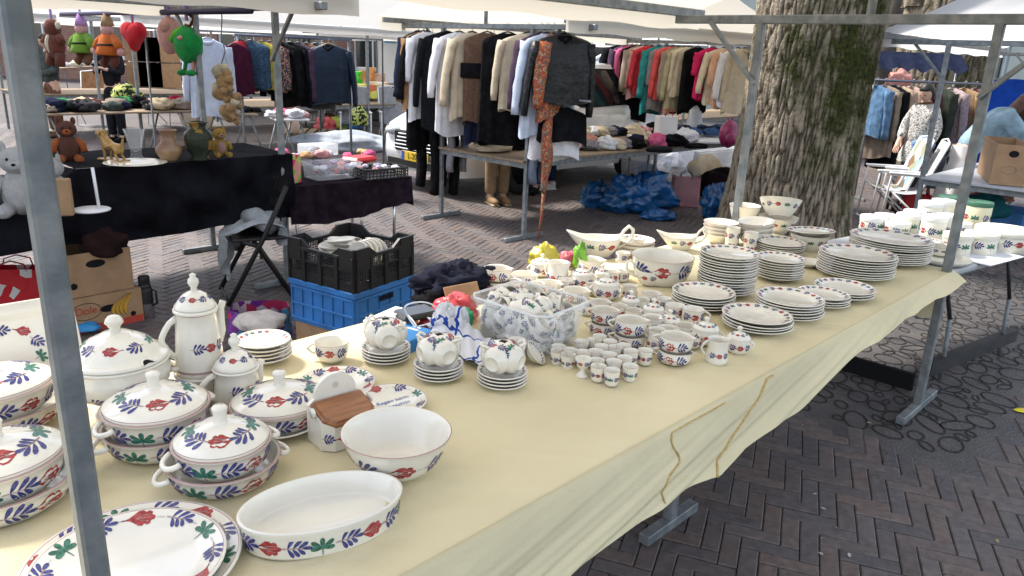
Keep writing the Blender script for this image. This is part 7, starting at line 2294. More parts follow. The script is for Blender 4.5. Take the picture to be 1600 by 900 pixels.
heap('dark_cloth', fabric('dark_brown_cloth', (.03, .015, .015), .4), 'dark cloth bulging from the upper carton', 'cloth', 165, 397, BH1 + .22, (.13, .12, .10), rzB, seed=22)
p = at(231, 496);
t = thing('thermos', 'steel thermos flask with black cup lid beside the cartons', 'flask', (p.x, p.y, 0))
MB().lathe([(0, 0), (.038, 0), (.042, .006), (.042, .185), (.034, .215), (.03, .22)], 28).build('flask_body', CHROME, t)
MB().lathe([(.043, .10), (.0435, .18), (.036, .216), (.034, .20), (.033, .235), (.0, .235)], 28).build('shoulder', BLACK_PL, t)
MB().lathe([(.03, .232), (.034, .236), (.034, .27), (.030, .278), (0, .28)], 24).build('cup_lid', BLACK_PL, t)
MB().tube([(.04, 0, .19), (.068, 0, .18), (.07, 0, .10), (.042, 0, .085)], .008, 8).build('handle', BLACK_PL, t)
MB().tube([(.0, 0, .22), (0, 0, .233)], .031, 20).build('collar', CHROME, t)
DOTS = speckle('red_dotted_bag', [(.58, .02, .03), (.70, .68, .68), (.58, .02, .03), (.60, .03, .04)], 13, .5)
p = at(28, 486)
def bag(name, label, p, d, m, rz, hnd=True, hm=None, z=0.0, seed=1, cat='bag'):
 t = thing(name, label, cat, (p.x, p.y, z), rz)
 w, l, h = d; mb = MB()
 n = 40; rows = 14; vs = []
 for j in range(rows + 1):
  f = j / rows
  for i in range(n):
   a = 2 * PI * i / n; c, s = math.cos(a), math.sin(a)
   k = 1 + .06 * noise.noise(Vector((c * 2 + seed, s * 2, f * 3))) + .03 * math.sin(5 * a + seed) * f
   q_ = (1 - .35 * f)
   vs.append((w / 2 * abs(c) ** .35 * (1 if c > 0 else -1) * k * (1 - .06 * f), l / 2 * abs(s) ** .35 * (1 if s > 0 else -1) * k * q_, h * f * (1 + .04 * math.sin(3 * a + seed) * f)))
 fs = [(j * n + i, j * n + (i + 1) % n, (j + 1) * n + (i + 1) % n, (j + 1) * n + i) for j in range(rows) for i in range(n)]
 mb.add(vs, fs + [tuple(reversed(range(n)))], 0, True)
 mb.build('bag_body', m, t)
 if hnd:
  for s in (-1, 1):
   MB().tube([(-w * .2, s * l * .3, h * .95), (-w * .17, s * l * .32, h * 1.12), (0, s * l * .3, h * 1.2), (w * .17, s * l * .32, h * 1.12), (w * .2, s * l * .3, h * .95)], .008, 6, flat=.5).build('handle', hm or m, t)
 return t
bag('shopping_bag', 'red and white dotted shopping bag under the black table', at(34, 488), (.42, .25, .30), DOTS, R(20), hm=REDF)
heap('pouch', mat('bright_blue_nylon', (.02, .22, .50), .5, bump=.2), 'small bright blue pouch beside the banana carton', 'pouch', 136, 516, .02, (.075, .05, .03), .3, seed=31)
bag('shopping_bag', 'purple patterned bag lying open on the paving', at(408, 528), (.36, .3, .20), speckle('purple_print', [(.16, .03, .22), (.45, .04, .10), (.20, .05, .30), (.55, .45, .50), (.05, .2, .3)], 17, .5), R(15), hnd=False, seed=3)
heap('paper_lining', fabric('pale_paper', (.62, .55, .50), .15), 'pale paper filling the purple bag', 'paper', 408, 512, .14, (.14, .11, .06), .2, seed=33)
# black folding chair with a grey sweater
def folding_chair(label, p, rz, m, seatm, name='folding_chair'):
 t = thing(name, label, 'chair', (p.x, p.y, 0), rz)
 for s in (-1, 1):
  x = s * .20
  MB().tube([(x, -.22, .012), (x, .04, .47), (x, .20, .80)], .012, 8, flat=1.4).build('leg', m, t)
  MB().tube([(x * .9, .22, .012), (x * .9, .0, .40), (x * .9, -.10, .44)], .012, 8, flat=1.4).build('leg', m, t)
 MB().tube([(-.20, -.21, .03), (.20, -.21, .03)], .009, 6).build('stretcher', m, t)
 MB().tube([(-.18, .21, .03), (.18, .21, .03)], .009, 6).build('stretcher', m, t)
 MB().grid(lambda u, v: (-.19 + .38 * u, -.16 + .34 * v, .445 + .0 * u), 4, 4).box((0, .01, .448), (.38, .36, .02), 0, None, .008).build('seat', seatm, t)
 for z, h in ((.77, .085), (.655, .05)):
  mb = MB(); mb.grid(lambda u, v: (-.2 + .4 * u, (z - .47) * .485 + .04 + .03 * math.sin(PI * u) + (v - .5) * h * .48, z + (v - .5) * h), 12, 3)
  mb.grid(lambda u, v: (-.2 + .4 * u, (z - .47) * .485 + .055 + .03 * math.sin(PI * u) + (v - .5) * h * .48, z + (v - .5) * h), 12, 3)
  mb.build('back_slat', m, t)
 return t
pch = (at(345, 488) + at(437, 496)) / 2
dch = at(437, 496) - at(345, 488)
ch_rz = R(-62)
chp = at(402, 462)
folding_chair('black folding chair with a grey sweater flung over the seat', chp, ch_rz, BLACK_PL, BLACK_PL)
def sweater():
 mb = MB()
 M = xf((chp.x, chp.y, 0), ch_rz)
 # laid over the seat and falling down the side
 def fn(u, v):
  s = -.40 + .95 * u                       # across the seat, falling off one side
  x = -.17 + .36 * v
  if s < -.12: y, z = -.16 - .10 * math.sin((v - .5) * 3) * .3 - .03, .50 + (s + .12) * 1.35 * (1 - .55 * abs(v - .45) * 2)
  elif s < .2: y, z = s - .02, .50 + .05 * math.sin((s + .12) / .32 * PI) + .02 * math.sin(v * 9)
  else: y, z = .18 + .02 * math.sin(v * 6), .52 - (s - .2) * .35
  n_ = noise.noise(Vector((u * 5, v * 5, 3)))
  return M @ Vector((x + .05 * n_, y + .045 * n_ + .02 * math.sin(v * 14), max(.03, z + .03 * n_)))
 mb.grid(fn, 40, 30)
 for k, (a, b, c) in enumerate((((.15, .1, .52), (.02, .02, .57), (-.16, -.05, .53)), ((-.1, .15, .52), (-.22, .0, .5), (-.25, -.12, .30)))):
  mb.tube([M @ Vector(a), M @ Vector(b), M @ Vector(c)], [.06, .065, .05], 12)
 return tag(mb.build('sweater', fabric('heather_grey', (.36, .38, .40), .2, bump=.5)), 'light grey sweater slung over the black folding chair', 'sweater')
sweater()
# crates
BLUEC = mat('blue_crate_plastic', (.035, .19, .52), .45, var=.25, vscale=7, bump=.05)
ZCR = .20
k0, k1, k2 = at(457, 500, ZCR + .0), at(556, 530, ZCR), at(654, 497, ZCR)
ce = (k0 + k2) / 2; uu = (k1 - k0); vv = (k2 - k1)
cw, cl_ = uu.length, vv.length
rzc = math.atan2(uu.y, uu.x)
c0 = k0 + (k2 - k0) / 2
c0 = (k0 + k2) / 2
def crate_frame(t, m, w, l, h, panels):
 b = MB(); th = .014
 b.box((0, 0, .012), (w, l, .02), 0, None, .004)
 for s in (-1, 1):
  b.box((0, s * (l / 2 - th / 2), h / 2 + .012), (w - .004, th, h - .03), 0, None, .003)
  b.box((s * (w / 2 - th / 2), 0, h / 2 + .012), (th, l - .034, h - .03), 0, None, .003)
  b.box((0, s * (l / 2 - .006), h - .016), (w + .014, .034, .034), 0, None, .004)
  b.box((s * (w / 2 - .006), 0, h - .017), (.034, l - .03, .032), 0, None, .004)
  for zz in (.05, .5, .98) if panels else ():
   b.box((0, s * (l / 2 + .004), .02 + (h - .06) * zz), (w - .02, .012, .014), 0, None, .002)
   b.box((s * (w / 2 + .004), 0, .02 + (h - .06) * zz), (.012, l - .02, .014), 0, None, .002)
  n = 6 if panels else 5
  for k in range(n + 1):
   b.box((-w / 2 + .012 + (w - .024) * k / n, s * (l / 2 + .0035), h / 2 - .01), (.012, .011, h - .06), 0, None, .002)
   if k < n: b.box((s * (w / 2 + .0035), -l / 2 + .012 + (l - .024) * k / (n - 1) if k <= n - 1 else 0, h / 2 - .01), (.011, .012, h - .06), 0, None, .002)
 b.build('crate_body', m, t)
hB = .255
cw, cl_ = max(.36, min(.62, cw)), max(.34, min(.62, cl_))
cen = k1 + (k0 - k1).normalized() * cw / 2 + Vector((uu.y, -uu.x, 0)).normalized() * -1 * cl_ / 2
t = thing('blue_crate', 'bright blue folding crate beneath the black crate', 'crate', (cen.x, cen.y, ZCR), rzc)
crate_frame(t, BLUEC, cw, cl_, hB, True)
hh = MB();
for k in range(4): hh.box((w_x := cw / 2 + .010, -.045 + .03 * k, hB * .72), (.004, .022, .03))
hh.build('hand_slot', BLACK, t)
MB().box((cw / 2 + .008, .03, hB * .36), (.006, .16, .09), 0, None, .003).build('latch_panel', BLUEC, t)
tg_ = MB(); tg_.box((cw / 2 + .012, -.13, hB * .38), (.002, .02, .05)); tg_.build('sticker', mat('lime_sticker', (.22, .5, .08), .6), t)
t2 = thing('black_crate', 'black ventilated crate with raised corners full of pottery', 'crate', (cen.x, cen.y, ZCR + hB + .002), rzc)
hK = .235
def black_crate(t, w, l, h):
 th = .010; b = MB()
 b.box((0, 0, .008), (w, l, .014), 0, None, .003)
 def wall(o, u, L, n):
  # lattice with real openings between ribs, solid rails above and below
  o = Vector(o); u = Vector(u); nn = Vector((u.y, -u.x, 0))
  def slab(s0, s1, z0, z1, tk=th, dp=0.0):
   c = o + u * (s0 + s1) / 2 + nn * dp; b.box((c.x, c.y, (z0 + z1) / 2), (s1 - s0, tk, z1 - z0), 0, None, .0015, math.atan2(u.y, u.x))
  slab(-L / 2, L / 2, .0, .05); slab(-L / 2, L / 2, h * .47, h * .53, th + .006, .002)
  slab(-L / 2 + .1, L / 2 - .1, h * .74, h * .82, th + .012, .002)
  k_ = int(L / .012)
  for k in range(k_ + 1):
   s = -L / 2 + L * k / k_
   slab(s - .0022, s + .0022, .05, h * .76, th * .6)
  for z in range(9):
   zz = .055 + (h * .7 - .055) * z / 8; slab(-L / 2, L / 2, zz - .002, zz + .002, th * .55, .0007)
  for k in range(5):
   s = -L / 2 + L * (k + .0) / 4
   slab(max(-L / 2, s - .012), min(L / 2, s + .012), .0, h * .8, th + .012, .004)
  for s in (-1, 1):
   a, e = (-L / 2, -L / 2 + .1) if s < 0 else (L / 2 - .1, L / 2)
   slab(a, e, h * .52, h, th + .008, .002)
   m_ = (-L / 2 + .1, -L / 2 + .16) if s < 0 else (L / 2 - .16, L / 2 - .1)
   c = (m_[0] + m_[1]) / 2
   P_ = [o + u * m_[0] + nn * .004, o + u * m_[1] + nn * .004]
   za, zb = (h, h * .82) if s < 0 else (h * .82, h)
   vs = []
   for off in (0, -.016):
    for (pp, z1) in ((P_[0], za), (P_[1], zb)):
     vs.append((pp.x + nn.x * off, pp.y + nn.y * off, h * .74)); vs.append((pp.x + nn.x * off, pp.y + nn.y * off, z1))
   b.add(vs, [(0, 2, 3, 1), (4, 5, 7, 6), (1, 3, 7, 5)], 0, False)
 wall((0, -l / 2, 0), (1, 0, 0), w, 1); wall((0, l / 2, 0), (-1, 0, 0), w, 1)
 wall((w / 2, 0, 0), (0, 1, 0), l - .02, 1); wall((-w / 2, 0, 0), (0, -1, 0), l - .02, 1)
 b.build('crate_body', BLACK_PL, t)
black_crate(t2, cw, cl_, hK)
M2 = xf((cen.x, cen.y, ZCR + hB + .02), rzc)
rng = random.Random(8)
pp = p_plate(.085, .3, False)(); pc2 = p_cup(.04, .055, 'barrel', .028)()
for k in range(7):
 o = put(pp, 'plate', 'cream plate lying among pottery packed in the black crate', 'plate', (0, 0, 0), 0, 'plates in the black crate')
 o.matrix_world = M2 @ xf((-.10 + .02 * k * .5, -.02 + rng.uniform(-.05, .05), .11 + .010 * k), rng.uniform(0, 6), R(8), R(-6))
for k in range(5):
 o = put(pp, 'plate', 'cream plate stood on edge in the black crate', 'plate', (0, 0, 0), 0, 'plates on edge in the black crate')
 o.matrix_world = M2 @ xf((.12 + .001 * k, -.06 + .028 * k, .125), 0.1 * k, R(72), 0)
for k in range(3):
 o = put(pc2, 'cup', 'painted cup packed at the front of the black crate', 'cup', (0, 0, 0), 0, 'cups in the black crate')
 o.matrix_world = M2 @ xf((-.02 + .07 * k, .10 - .02 * k, .13), k * 2.0, R(60 - 40 * k), 0)
base = carton('brown carton under the blue crate', cen, (cw * .95, cl_ * .95, ZCR - .002), rzc, 0, holes=False, open_top=False)
heap('plastic_bag', clear_plastic('clear_film', (.8, .84, .88), .3, .2), 'clear plastic film beside the brown carton', 'bag', 490, 512, .1, (.12, .09, .10), .4, nz=.35, ridg=.6, seed=41)
# ------------------------------------------------------------------ second dark table beside stall C
d0, d1 = at(452, 292, .72), at(637, 276, .72)
du = (d1 - d0); dl = du.length; du.normalize(); dn = Vector((-du.y, du.x, 0))
def dpt(a, n, z): return d0 + du * a + dn * n + Vector((0, 0, z - .72))
t = thing('trestle_table', 'folding table under a dark plum cloth beside the black draped stall', 'table', (d0.x, d0.y, 0))
off = Vector((d0.x, d0.y, 0))
MB().box(dpt(dl / 2, .42, .705) - off, (dl, .84, .02), 0, None, .003, math.atan2(du.y, du.x)).build('tabletop', WOOD_BOARD, t)
for a, n in ((.08, .08), (dl - .08, .08), (.08, .76), (dl - .08, .76), (dl * .62, .08)):
 MB().tube([dpt(a, n, .0) - off, dpt(a, n, .70) - off], .014, 10).build('leg', CHROME, t)
PLUM = fabric('plum_cloth', (.022, .013, .02), .5, bump=.5, bscale=30)
mb = MB()
mb.grid(lambda u, v: dpt(-.02 + (dl + .04) * u, -.02 + .88 * v, .722), 20, 10)
mb.grid(lambda u, v: dpt(-.02 + (dl + .04) * u, -.025 - .02 * v + .018 * v * math.sin(u * 19) + .01 * v * math.sin(u * 43), .722 - (.25 + .05 * math.sin(u * 3.4 + .4) - .03 * u) * v), 60, 12)
mb.grid(lambda u, v: dpt(dl + .025 + .02 * v + .012 * v * math.sin(u * 20), -.02 + .88 * u, .722 - .24 * v), 24, 10)
mb.grid(lambda u, v: dpt(-.025 - .02 * v, -.02 + .88 * u, .722 - .30 * v), 16, 8)
tag(mb.build('dark_cloth', PLUM), 'dark plum cloth hanging over the folding table edge', 'tablecloth')
ZD = .726
def onD(px, py): q = at(px, py, ZD); return Vector((q.x, q.y, ZD))
c = (at(474, 280, ZD) + at(552, 281, ZD)) / 2
rzd = math.atan2(du.y, du.x)
t = thing('clear_box', 'clear plastic box of small wrapped goods on the plum cloth', 'box', (c.x, c.y + .12, ZD), rzd)
wbx = (at(474, 280, ZD) - at(556, 282, ZD)).length
bin_shell(MB(), wbx, .26, .12, ins=.015, rad=.02).build('box_shell', CLEAR, t)
def jumble(name, label, c, spread, n, cols, size, z, grp, seed=1, cat='goods', rz=0.0, kind='blob'):
 rng = random.Random(seed)
 for k in range(n):
  m = cols[k % len(cols)]
  p_ = Vector((c.x, c.y, 0)) + du * rng.uniform(-spread[0], spread[0]) + dn * rng.uniform(-spread[1], spread[1])
  s = size * rng.uniform(.7, 1.25)
  mb = MB()
  if kind == 'blob': crumple(mb, (0, 0, s * .5), (s, s * .8, s * .6), seed=seed + k, nz=.3, ridg=.4, sub=(16, 10))
  else: mb.box((0, 0, s * .5), (s * 1.3, s * .8, s), 0, None, .003)
  o = mb.build(name, m, None, (p_.x, p_.y, z + rng.uniform(0, .02)), rng.uniform(0, 6))
  tag(o, label, cat, grp)
PALS = [fabric('pale_lilac', (.50, .45, .58), .3), WHT, fabric('grey_lilac', (.30, .28, .36), .3), ROSE]
jumble('wrapped_packet', 'small wrapped packet inside the clear box on the plum cloth', c + Vector((0, .12, 0)), (wbx * .42, .09), 16, PALS, .04, ZD + .06, 'packets in the clear box', 5, 'packet')
jumble('wrapped_packet', 'small wrapped packet deep in the clear box', c + Vector((0, .12, 0)), (wbx * .40, .09), 12, [ROSE, WHT, CORAL, GREY], .042, ZD + .01, 'packets low in the clear box', 6, 'packet')
c = (at(556, 282, ZD) + at(620, 276, ZD)) / 2; wk = (at(556, 282, ZD) - at(620, 276, ZD)).length
t = thing('black_basket', 'low black lattice basket of pale goods on the plum cloth', 'basket', (c.x, c.y + .10, ZD), rzd)
mb = MB(); hk = .075
for s in (-1, 1):
 for k in range(13):
  x = -wk / 2 + wk * k / 12; mb.bar((x, s * .12, 0), (x, s * .125, hk), .006)
 for k in range(9):
  y = -.12 + .24 * k / 8; mb.bar((s * wk / 2, y, 0), (s * (wk / 2 + .004), y, hk), .006)
 for z in (.004, .025, .05, hk): mb.bar((-wk / 2, s * .121, z), (wk / 2, s * .121, z), .008 if z < .07 else .014); mb.bar((s * wk / 2, -.12, z), (s * wk / 2, .12, z), .008 if z < .07 else .014)
mb.box((0, 0, .003), (wk - .01, .23, .004)); mb.build('lattice', BLACK_PL, t)
jumble('packet', 'pale packet lying in the black lattice basket', c + Vector((0, .1, 0)), (wk * .4, .08), 10, PALS, .035, ZD + .05, 'packets in the black basket', 8, 'packet')
c = onD(562, 262) + dn * .05
t = tag(MB().box((0, 0, .03), (.26, .2, .05), 0, None, .02).build('red_tray', mat('red_plastic', (.55, .02, .03), .4), None, c + Vector((0, .12, .02)), rzd + .3), 'bright red plastic tray behind the black basket', 'tray')
jumble('cloth_bundle', 'small cloth bundle piled at the back of the plum table', onD(520, 252) + dn * .1, (.42, .18), 18, [CREAM, ROSE, WHT, PINKF, GREY, fabric('apricot', (.62, .36, .20), .2)], .065, ZD + .01, 'bundles on the plum table', 12, 'bundle')
c = onD(452, 287); t = thing('drink_carton', 'tall pink and green carton at the post end of the plum table', 'carton', c + Vector((.02, .06, 0)), rzd + .25)
hcar = atY(452, 243, c.y).z - ZD
MB().box((0, 0, hcar / 2), (.075, .075, hcar), 0, None, .003).build('carton_body', speckle('pink_green_print', [(.60, .04, .14), (.65, .30, .25), (.60, .05, .15), (.20, .45, .05), (.45, .55, .12)], 16, .4), t)
bw = MB(); bw.box((0, 0, .05), (.32, .2, .1), 0, None, .01)
tag(bw.build('goods_bag', clear_plastic('cloudy_film', (.85, .87, .9), .55, .3), None, onD(515, 246) + dn * .22, rzd), 'cloudy plastic bag of white goods behind the clear box', 'bag')
# ------------------------------------------------------------------ under and on stall B
def heapB(name, m, label, cat, px, py, r, seed, z=.755, grp=None, rz=.6, **k): return heap(name, m, label, cat, px, py, z, r, rz, grp, seed=seed, nz=k.pop('nz', .3), ridg=k.pop('ridg', .5), fine=.06, **k)
BLUEBAG = mat('blue_bin_bag', (.008, .10, .30), .3, var=.4, vscale=9, coat=.3, bump=.3, bscale=16)
heap('bin_bag', BLUEBAG, 'blue plastic sack slumped against the table leg', 'sack', 935, 322, 0, (.24, .2, .20), .5, nz=.3, ridg=.6, fine=.1, seed=51, sub=(44, 28))
heap('bin_bag', BLUEBAG, 'largest blue plastic sack lying under the clothes board', 'sack', 995, 330, 0, (.45, .28, .30), .2, nz=.3, ridg=.6, fine=.1, seed=52, sub=(52, 32))
heap('bin_bag', BLUEBAG, 'flat blue plastic sack trailing towards the pink bag', 'sack', 1028, 343, 0, (.22, .12, .08), .2, nz=.3, ridg=.6, fine=.1, seed=55, sub=(36, 22))
heap('bin_bag', BLUEBAG, 'blue plastic sack in front of the galvanised post by the trunk', 'sack', 1122, 342, 0, (.24, .2, .27), .2, nz=.3, ridg=.6, fine=.1, seed=53, sub=(44, 28))
bag('shopping_bag', 'dusty pink shopping bag between the blue sacks', at(1068, 322), (.36, .22, .36), mat('dusty_pink_bag', (.42, .20, .23), .55, var=.2, bump=.2, bscale=12), R(-10), hm=BLACK, seed=6)
heap('duffel_bag', fabric('dark_brown_canvas', (.022, .014, .014), .4), 'dark bag lying behind the dusty pink one', 'bag', 1122, 305, 0, (.34, .2, .22), .2, seed=54)
def clearbox(label, pl, pr, h, l, seed):
 a, b = at(*pl), at(*pr); c = (a + b) / 2; w_ = (b - a).length; rz = math.atan2((b - a).y, (b - a).x)
 t = thing('storage_box', label, 'storage box', (c.x - math.sin(rz) * l / 2, c.y + math.cos(rz) * l / 2, 0), rz)
 bin_shell(MB(), w_, l, h, ins=.03, rad=.04).build('box_shell', CLEAR, t)
 MB().box((0, 0, h + .012), (w_ + .03, l + .03, .02), 0, None, .008).build('lid', CLEAR, t)
 heap('stored_clothes', [DENIM, fabric('ochre', (.42, .26, .06), .3), WHT][seed % 3], ['blue clothes stored in the first clear box', 'ochre clothes stored in the second clear box', 'white clothes in a clear box'][seed % 3], 'clothes', *pl, 0, (w_ * .36, l * .35, h * .45), rz, seed=seed + 70).location = (t.location.x, t.location.y, .02)
clearbox('clear storage box with blue things beneath the clothes board', (998, 290), (1050, 284), .34, .4, 0)
clearbox('clear storage box with ochre things near the trunk', (1087, 284), (1150, 276), .44, .4, 1)
clearbox('low clear storage box with white lid under the clothes board', (1040, 266), (1085, 262), .3, .35, 2)
PILE = [BLK, WHT, ROSE, NAVY, CREAM, PINKF, GREY, BLK, BEIGE, fabric('salmon', (.60, .28, .22), .2)]
rng = random.Random(17)
for k in range(34):
 px = 862 + (1062 - 862) * (k % 17) / 16 + rng.uniform(-6, 6); py = 232 - 18 * (k // 17) + rng.uniform(-3, 3) - (px - 862) * .02
 heapB('garment_heap', PILE[(k * 7 + k // 3) % len(PILE)], 'crumpled garment in the long heap on the clothes board', 'clothes', px, py, (rng.uniform(.10, .17), rng.uniform(.09, .13), rng.uniform(.06, .10)), 100 + k, grp='garments heaped on the clothes board', rz=rng.uniform(0, 3))
heapB('folded_clothes', BEIGE, 'folded beige garments at the near corner of the clothes board', 'clothes', 772, 236, (.22, .15, .055), 140, ridg=.3)
heapB('folded_clothes', CREAM, 'cream garment topping the beige folded ones', 'clothes', 768, 229, (.20, .13, .045), 141, z=.80, ridg=.3)
heapB('dark_garment', BLK, 'black garment beside the beige folded clothes', 'clothes', 806, 233, (.13, .11, .07), 142)
heapB('pink_garment', fabric('salmon_pink', (.62, .22, .26), .2), 'salmon pink garment on the black one at the near corner', 'clothes', 812, 224, (.13, .09, .06), 143, z=.80)
heapB('shoe', BLACK, 'single black slipper at the front edge of the clothes board', 'shoe', 1030, 238, (.15, .06, .045), 144, ridg=.0, nz=.1, rz=.2)
q = at(1040, 226, .755); t = thing('paper_carrier', 'white and yellow paper carrier bag standing among the garments', 'bag', (q.x, q.y + .1, .757), R(18))
MB().box((0, 0, .16), (.24, .12, .32), 0, None, .004).build('bag_body', WHITE_PL, t); MB().box((.122, 0, .155), (.006, .118, .31)).build('side_panel', mat('yellow_card', (.68, .34, .01), .6), t)
for s in (-1, 1): MB().tube([(-.05, s * .055, .31), (-.04, s * .055, .39), (.04, s * .055, .39), (.05, s * .055, .31)], .005, 6).build('handle', REDF, t)
heapB('white_garment', WHT, 'white knit heaped beside the paper carrier', 'clothes', 1068, 226, (.22, .15, .12), 145)
heapB('dark_garment', BLK, 'dark garment at the outer edge of the white knit', 'clothes', 1088, 232, (.18, .08, .04), 146)
q = at(1139, 231, .755); t = thing('backpack', 'shiny magenta backpack at the trunk end of the clothes board', 'backpack', (q.x, q.y + .08, .757), R(15))
MAG = mat('magenta_quilted', (.38, .03, .14), .35, var=.5, vscale=22, bump=.4, bscale=25, coat=.3)
MB().blob((0, 0, .15), (.12, .08, .16), 0, (24, 18), .06, 2).build('bag_body', MAG, t); MB().blob((0, -.07, .10), (.085, .04, .075), 0, (18, 12)).build('pocket', MAG, t)
MB().tube([(-.03, 0, .30), (-.02, 0, .34), (.02, 0, .34), (.03, 0, .30)], .008, 6).build('handle', MAG, t)
# the table behind with jeans
tb0 = at(1050, 222, .78); t = thing('jeans_table', 'white topped table of jeans behind the clothes board', 'table', (tb0.x + .55, tb0.y + .75, 0), YAW - .6)
MB().box((0, 0, .76), (1.9, .8, .03), 0, None, .005).build('tabletop', WHITE_PL, t)
for x in (-.85, .85):
 for y in (-.34, .34): MB().tube([(x, y, 0), (x, y, .75)], .016, 8).build('leg', GALV, t)
for k in range(9):
 px = 1062 + 10 * k; heapB('jeans', [DENIM, NAVY, fabric('mid_denim', (.06, .12, .26), .4)][k % 3], 'folded pair of jeans on the white topped table', 'jeans', px, 205 + (k % 3) * 3, (.15, .12, .06), 160 + k, z=.80, grp='jeans on the white topped table')
# ------------------------------------------------------------------ white folding table with the tins, beyond our stall's corner
ZW = .70
w0, w1 = at(1487, 424, ZW), at(1600, 394, ZW)
wu = (w1 - w0).normalized(); wn = Vector((-wu.y, wu.x, 0)); rzw = math.atan2(wu.y, wu.x)
LW, WW = 1.8, .76
w0 = w0 - wu * .12
t = thing('camping_table', 'grey white folding table with dark crossed legs carrying the tins', 'table', (w0.x, w0.y, 0), rzw)
MB().box((LW / 2, WW / 2, ZW - .018), (LW, WW, .034), 0, None, .01).build('tabletop', mat('table_laminate', (.40, .41, .43), .5, var=.12, vscale=6), t)
MB().tube([(.01, .01, ZW - .03), (LW - .01, .01, ZW - .03), (LW - .01, WW - .01, ZW - .03), (.01, WW - .01, ZW - .03)], .012, 8, closed=True).build('rim_tube', GALV, t)
for x in (.18, LW - .18, LW * .52):
 for y, dx in ((.05, .30), (WW - .05, -.30)):
  MB().tube([(x, y, ZW - .04), (x + dx * .55, y, .38)], .012, 8).build('leg', DARKSTEEL, t)
  MB().tube([(x + dx * .55, y, .38), (x + dx * .72, y, .0)], .013, 8).build('leg', GALV, t)
MB().bar((.20, .05, .11), (LW - .5, .05, .11), .05, .08).build('lower_bar', DARKSTEEL, t)
# black board lying on its edge under the stall, behind the corner post
a, b = at(1312, 578), at(1425, 612)
tag(MB().bar((a.x, a.y, .055), (b.x, b.y, .055), .03, .10, bev=.004).build('black_beam', BLACK), 'black beam lying on the paving behind the corner post', 'beam')
def W(px, py): q = at(px, py, ZW); return Vector((q.x, q.y, ZW + .001))
def tin(cx, top, bot, w, label, lid=TIN, knobbed=False, body=TIN, seq='RBGB', dec=None):
 Rr0 = w / 2
 q = W(cx, bot - w * .16); Rr = w * depth(q) / FPX / 2
 zt = atY(cx, top + w * .10, q.y).z - q.z
 put(p_jar(Rr, max(.05, zt), lid, body, dec or min(.05, Rr * .75), knobbed, seq, .5)(), 'storage_tin', label, 'tin', q, rzof(cx, bot) + .3)
TIN_Y = mat('primrose_tin', (.66, .60, .40), .35)
for a in [(1361, 335, 368, 38, 'squat cream tin at the trunk end of the tin rows'), (1381, 333, 364, 34, 'cream tin second from the trunk, half hidden'), (1399, 344, 374, 38, 'low cream tin before the taller ones'), (1414, 332, 372, 34, 'tall cream tin behind the low one'),
          (1424, 327, 366, 32, 'tall cream tin at the back of the trunk end row'), (1449, 313, 356, 36, 'tall plain cream tin in the back row by the green lids'), (1468, 310, 356, 34, 'white lidded tin just before the green lidded one'), (1453, 335, 386, 36, 'tall cream tin with red flower in the front row'),
          (1474, 333, 384, 34, 'tall cream tin close behind the red flower tin'), (1503, 347, 370, 22, 'small cream tin peeping out beside the corner post')]:
 tin(*a, lid=TIN_W)
tin(1482, 304, 352, 42, 'primrose tin with dark green lid behind the corner post', TIN_G, False, TIN_Y)
tin(1521, 312, 366, 38, 'primrose tin with dark green lid and large red flower', TIN_G, False, TIN_Y, seq='RGBG')
tin(1491, 362, 404, 42, 'low round cream tin touching the corner post')
tin(1528, 360, 403, 48, 'wide low cream tin beside the corner post')
tin(1566, 350, 402, 84, 'widest cream cake tin with a little metal knob', knobbed=True, seq='RBGB')
q = W(1466, 402); put(p_bowl(.085, .045, .7, True, .026)(), 'bowl', 'shallow painted bowl in the round tray by the corner post', 'bowl', q + Vector((0, 0, .02)))
q = W(1472, 410); tag(MB().lathe([(0, .0), (.11, 0), (.135, .018), (.14, .03), (.135, .03), (.11, .008), (0, .007)], 40).build('round_tray', TIN, None, q), 'round cream tray at the near end of the tin table', 'tray')
ct = MB().box((0, 0, .004), (.42, .3, .004), 0); tag(ct.build('paper_sheet', mat('white_paper', (.72, .73, .76), .6), None, W(1530, 400), rzw), 'white paper sheet under the low tins', 'paper')
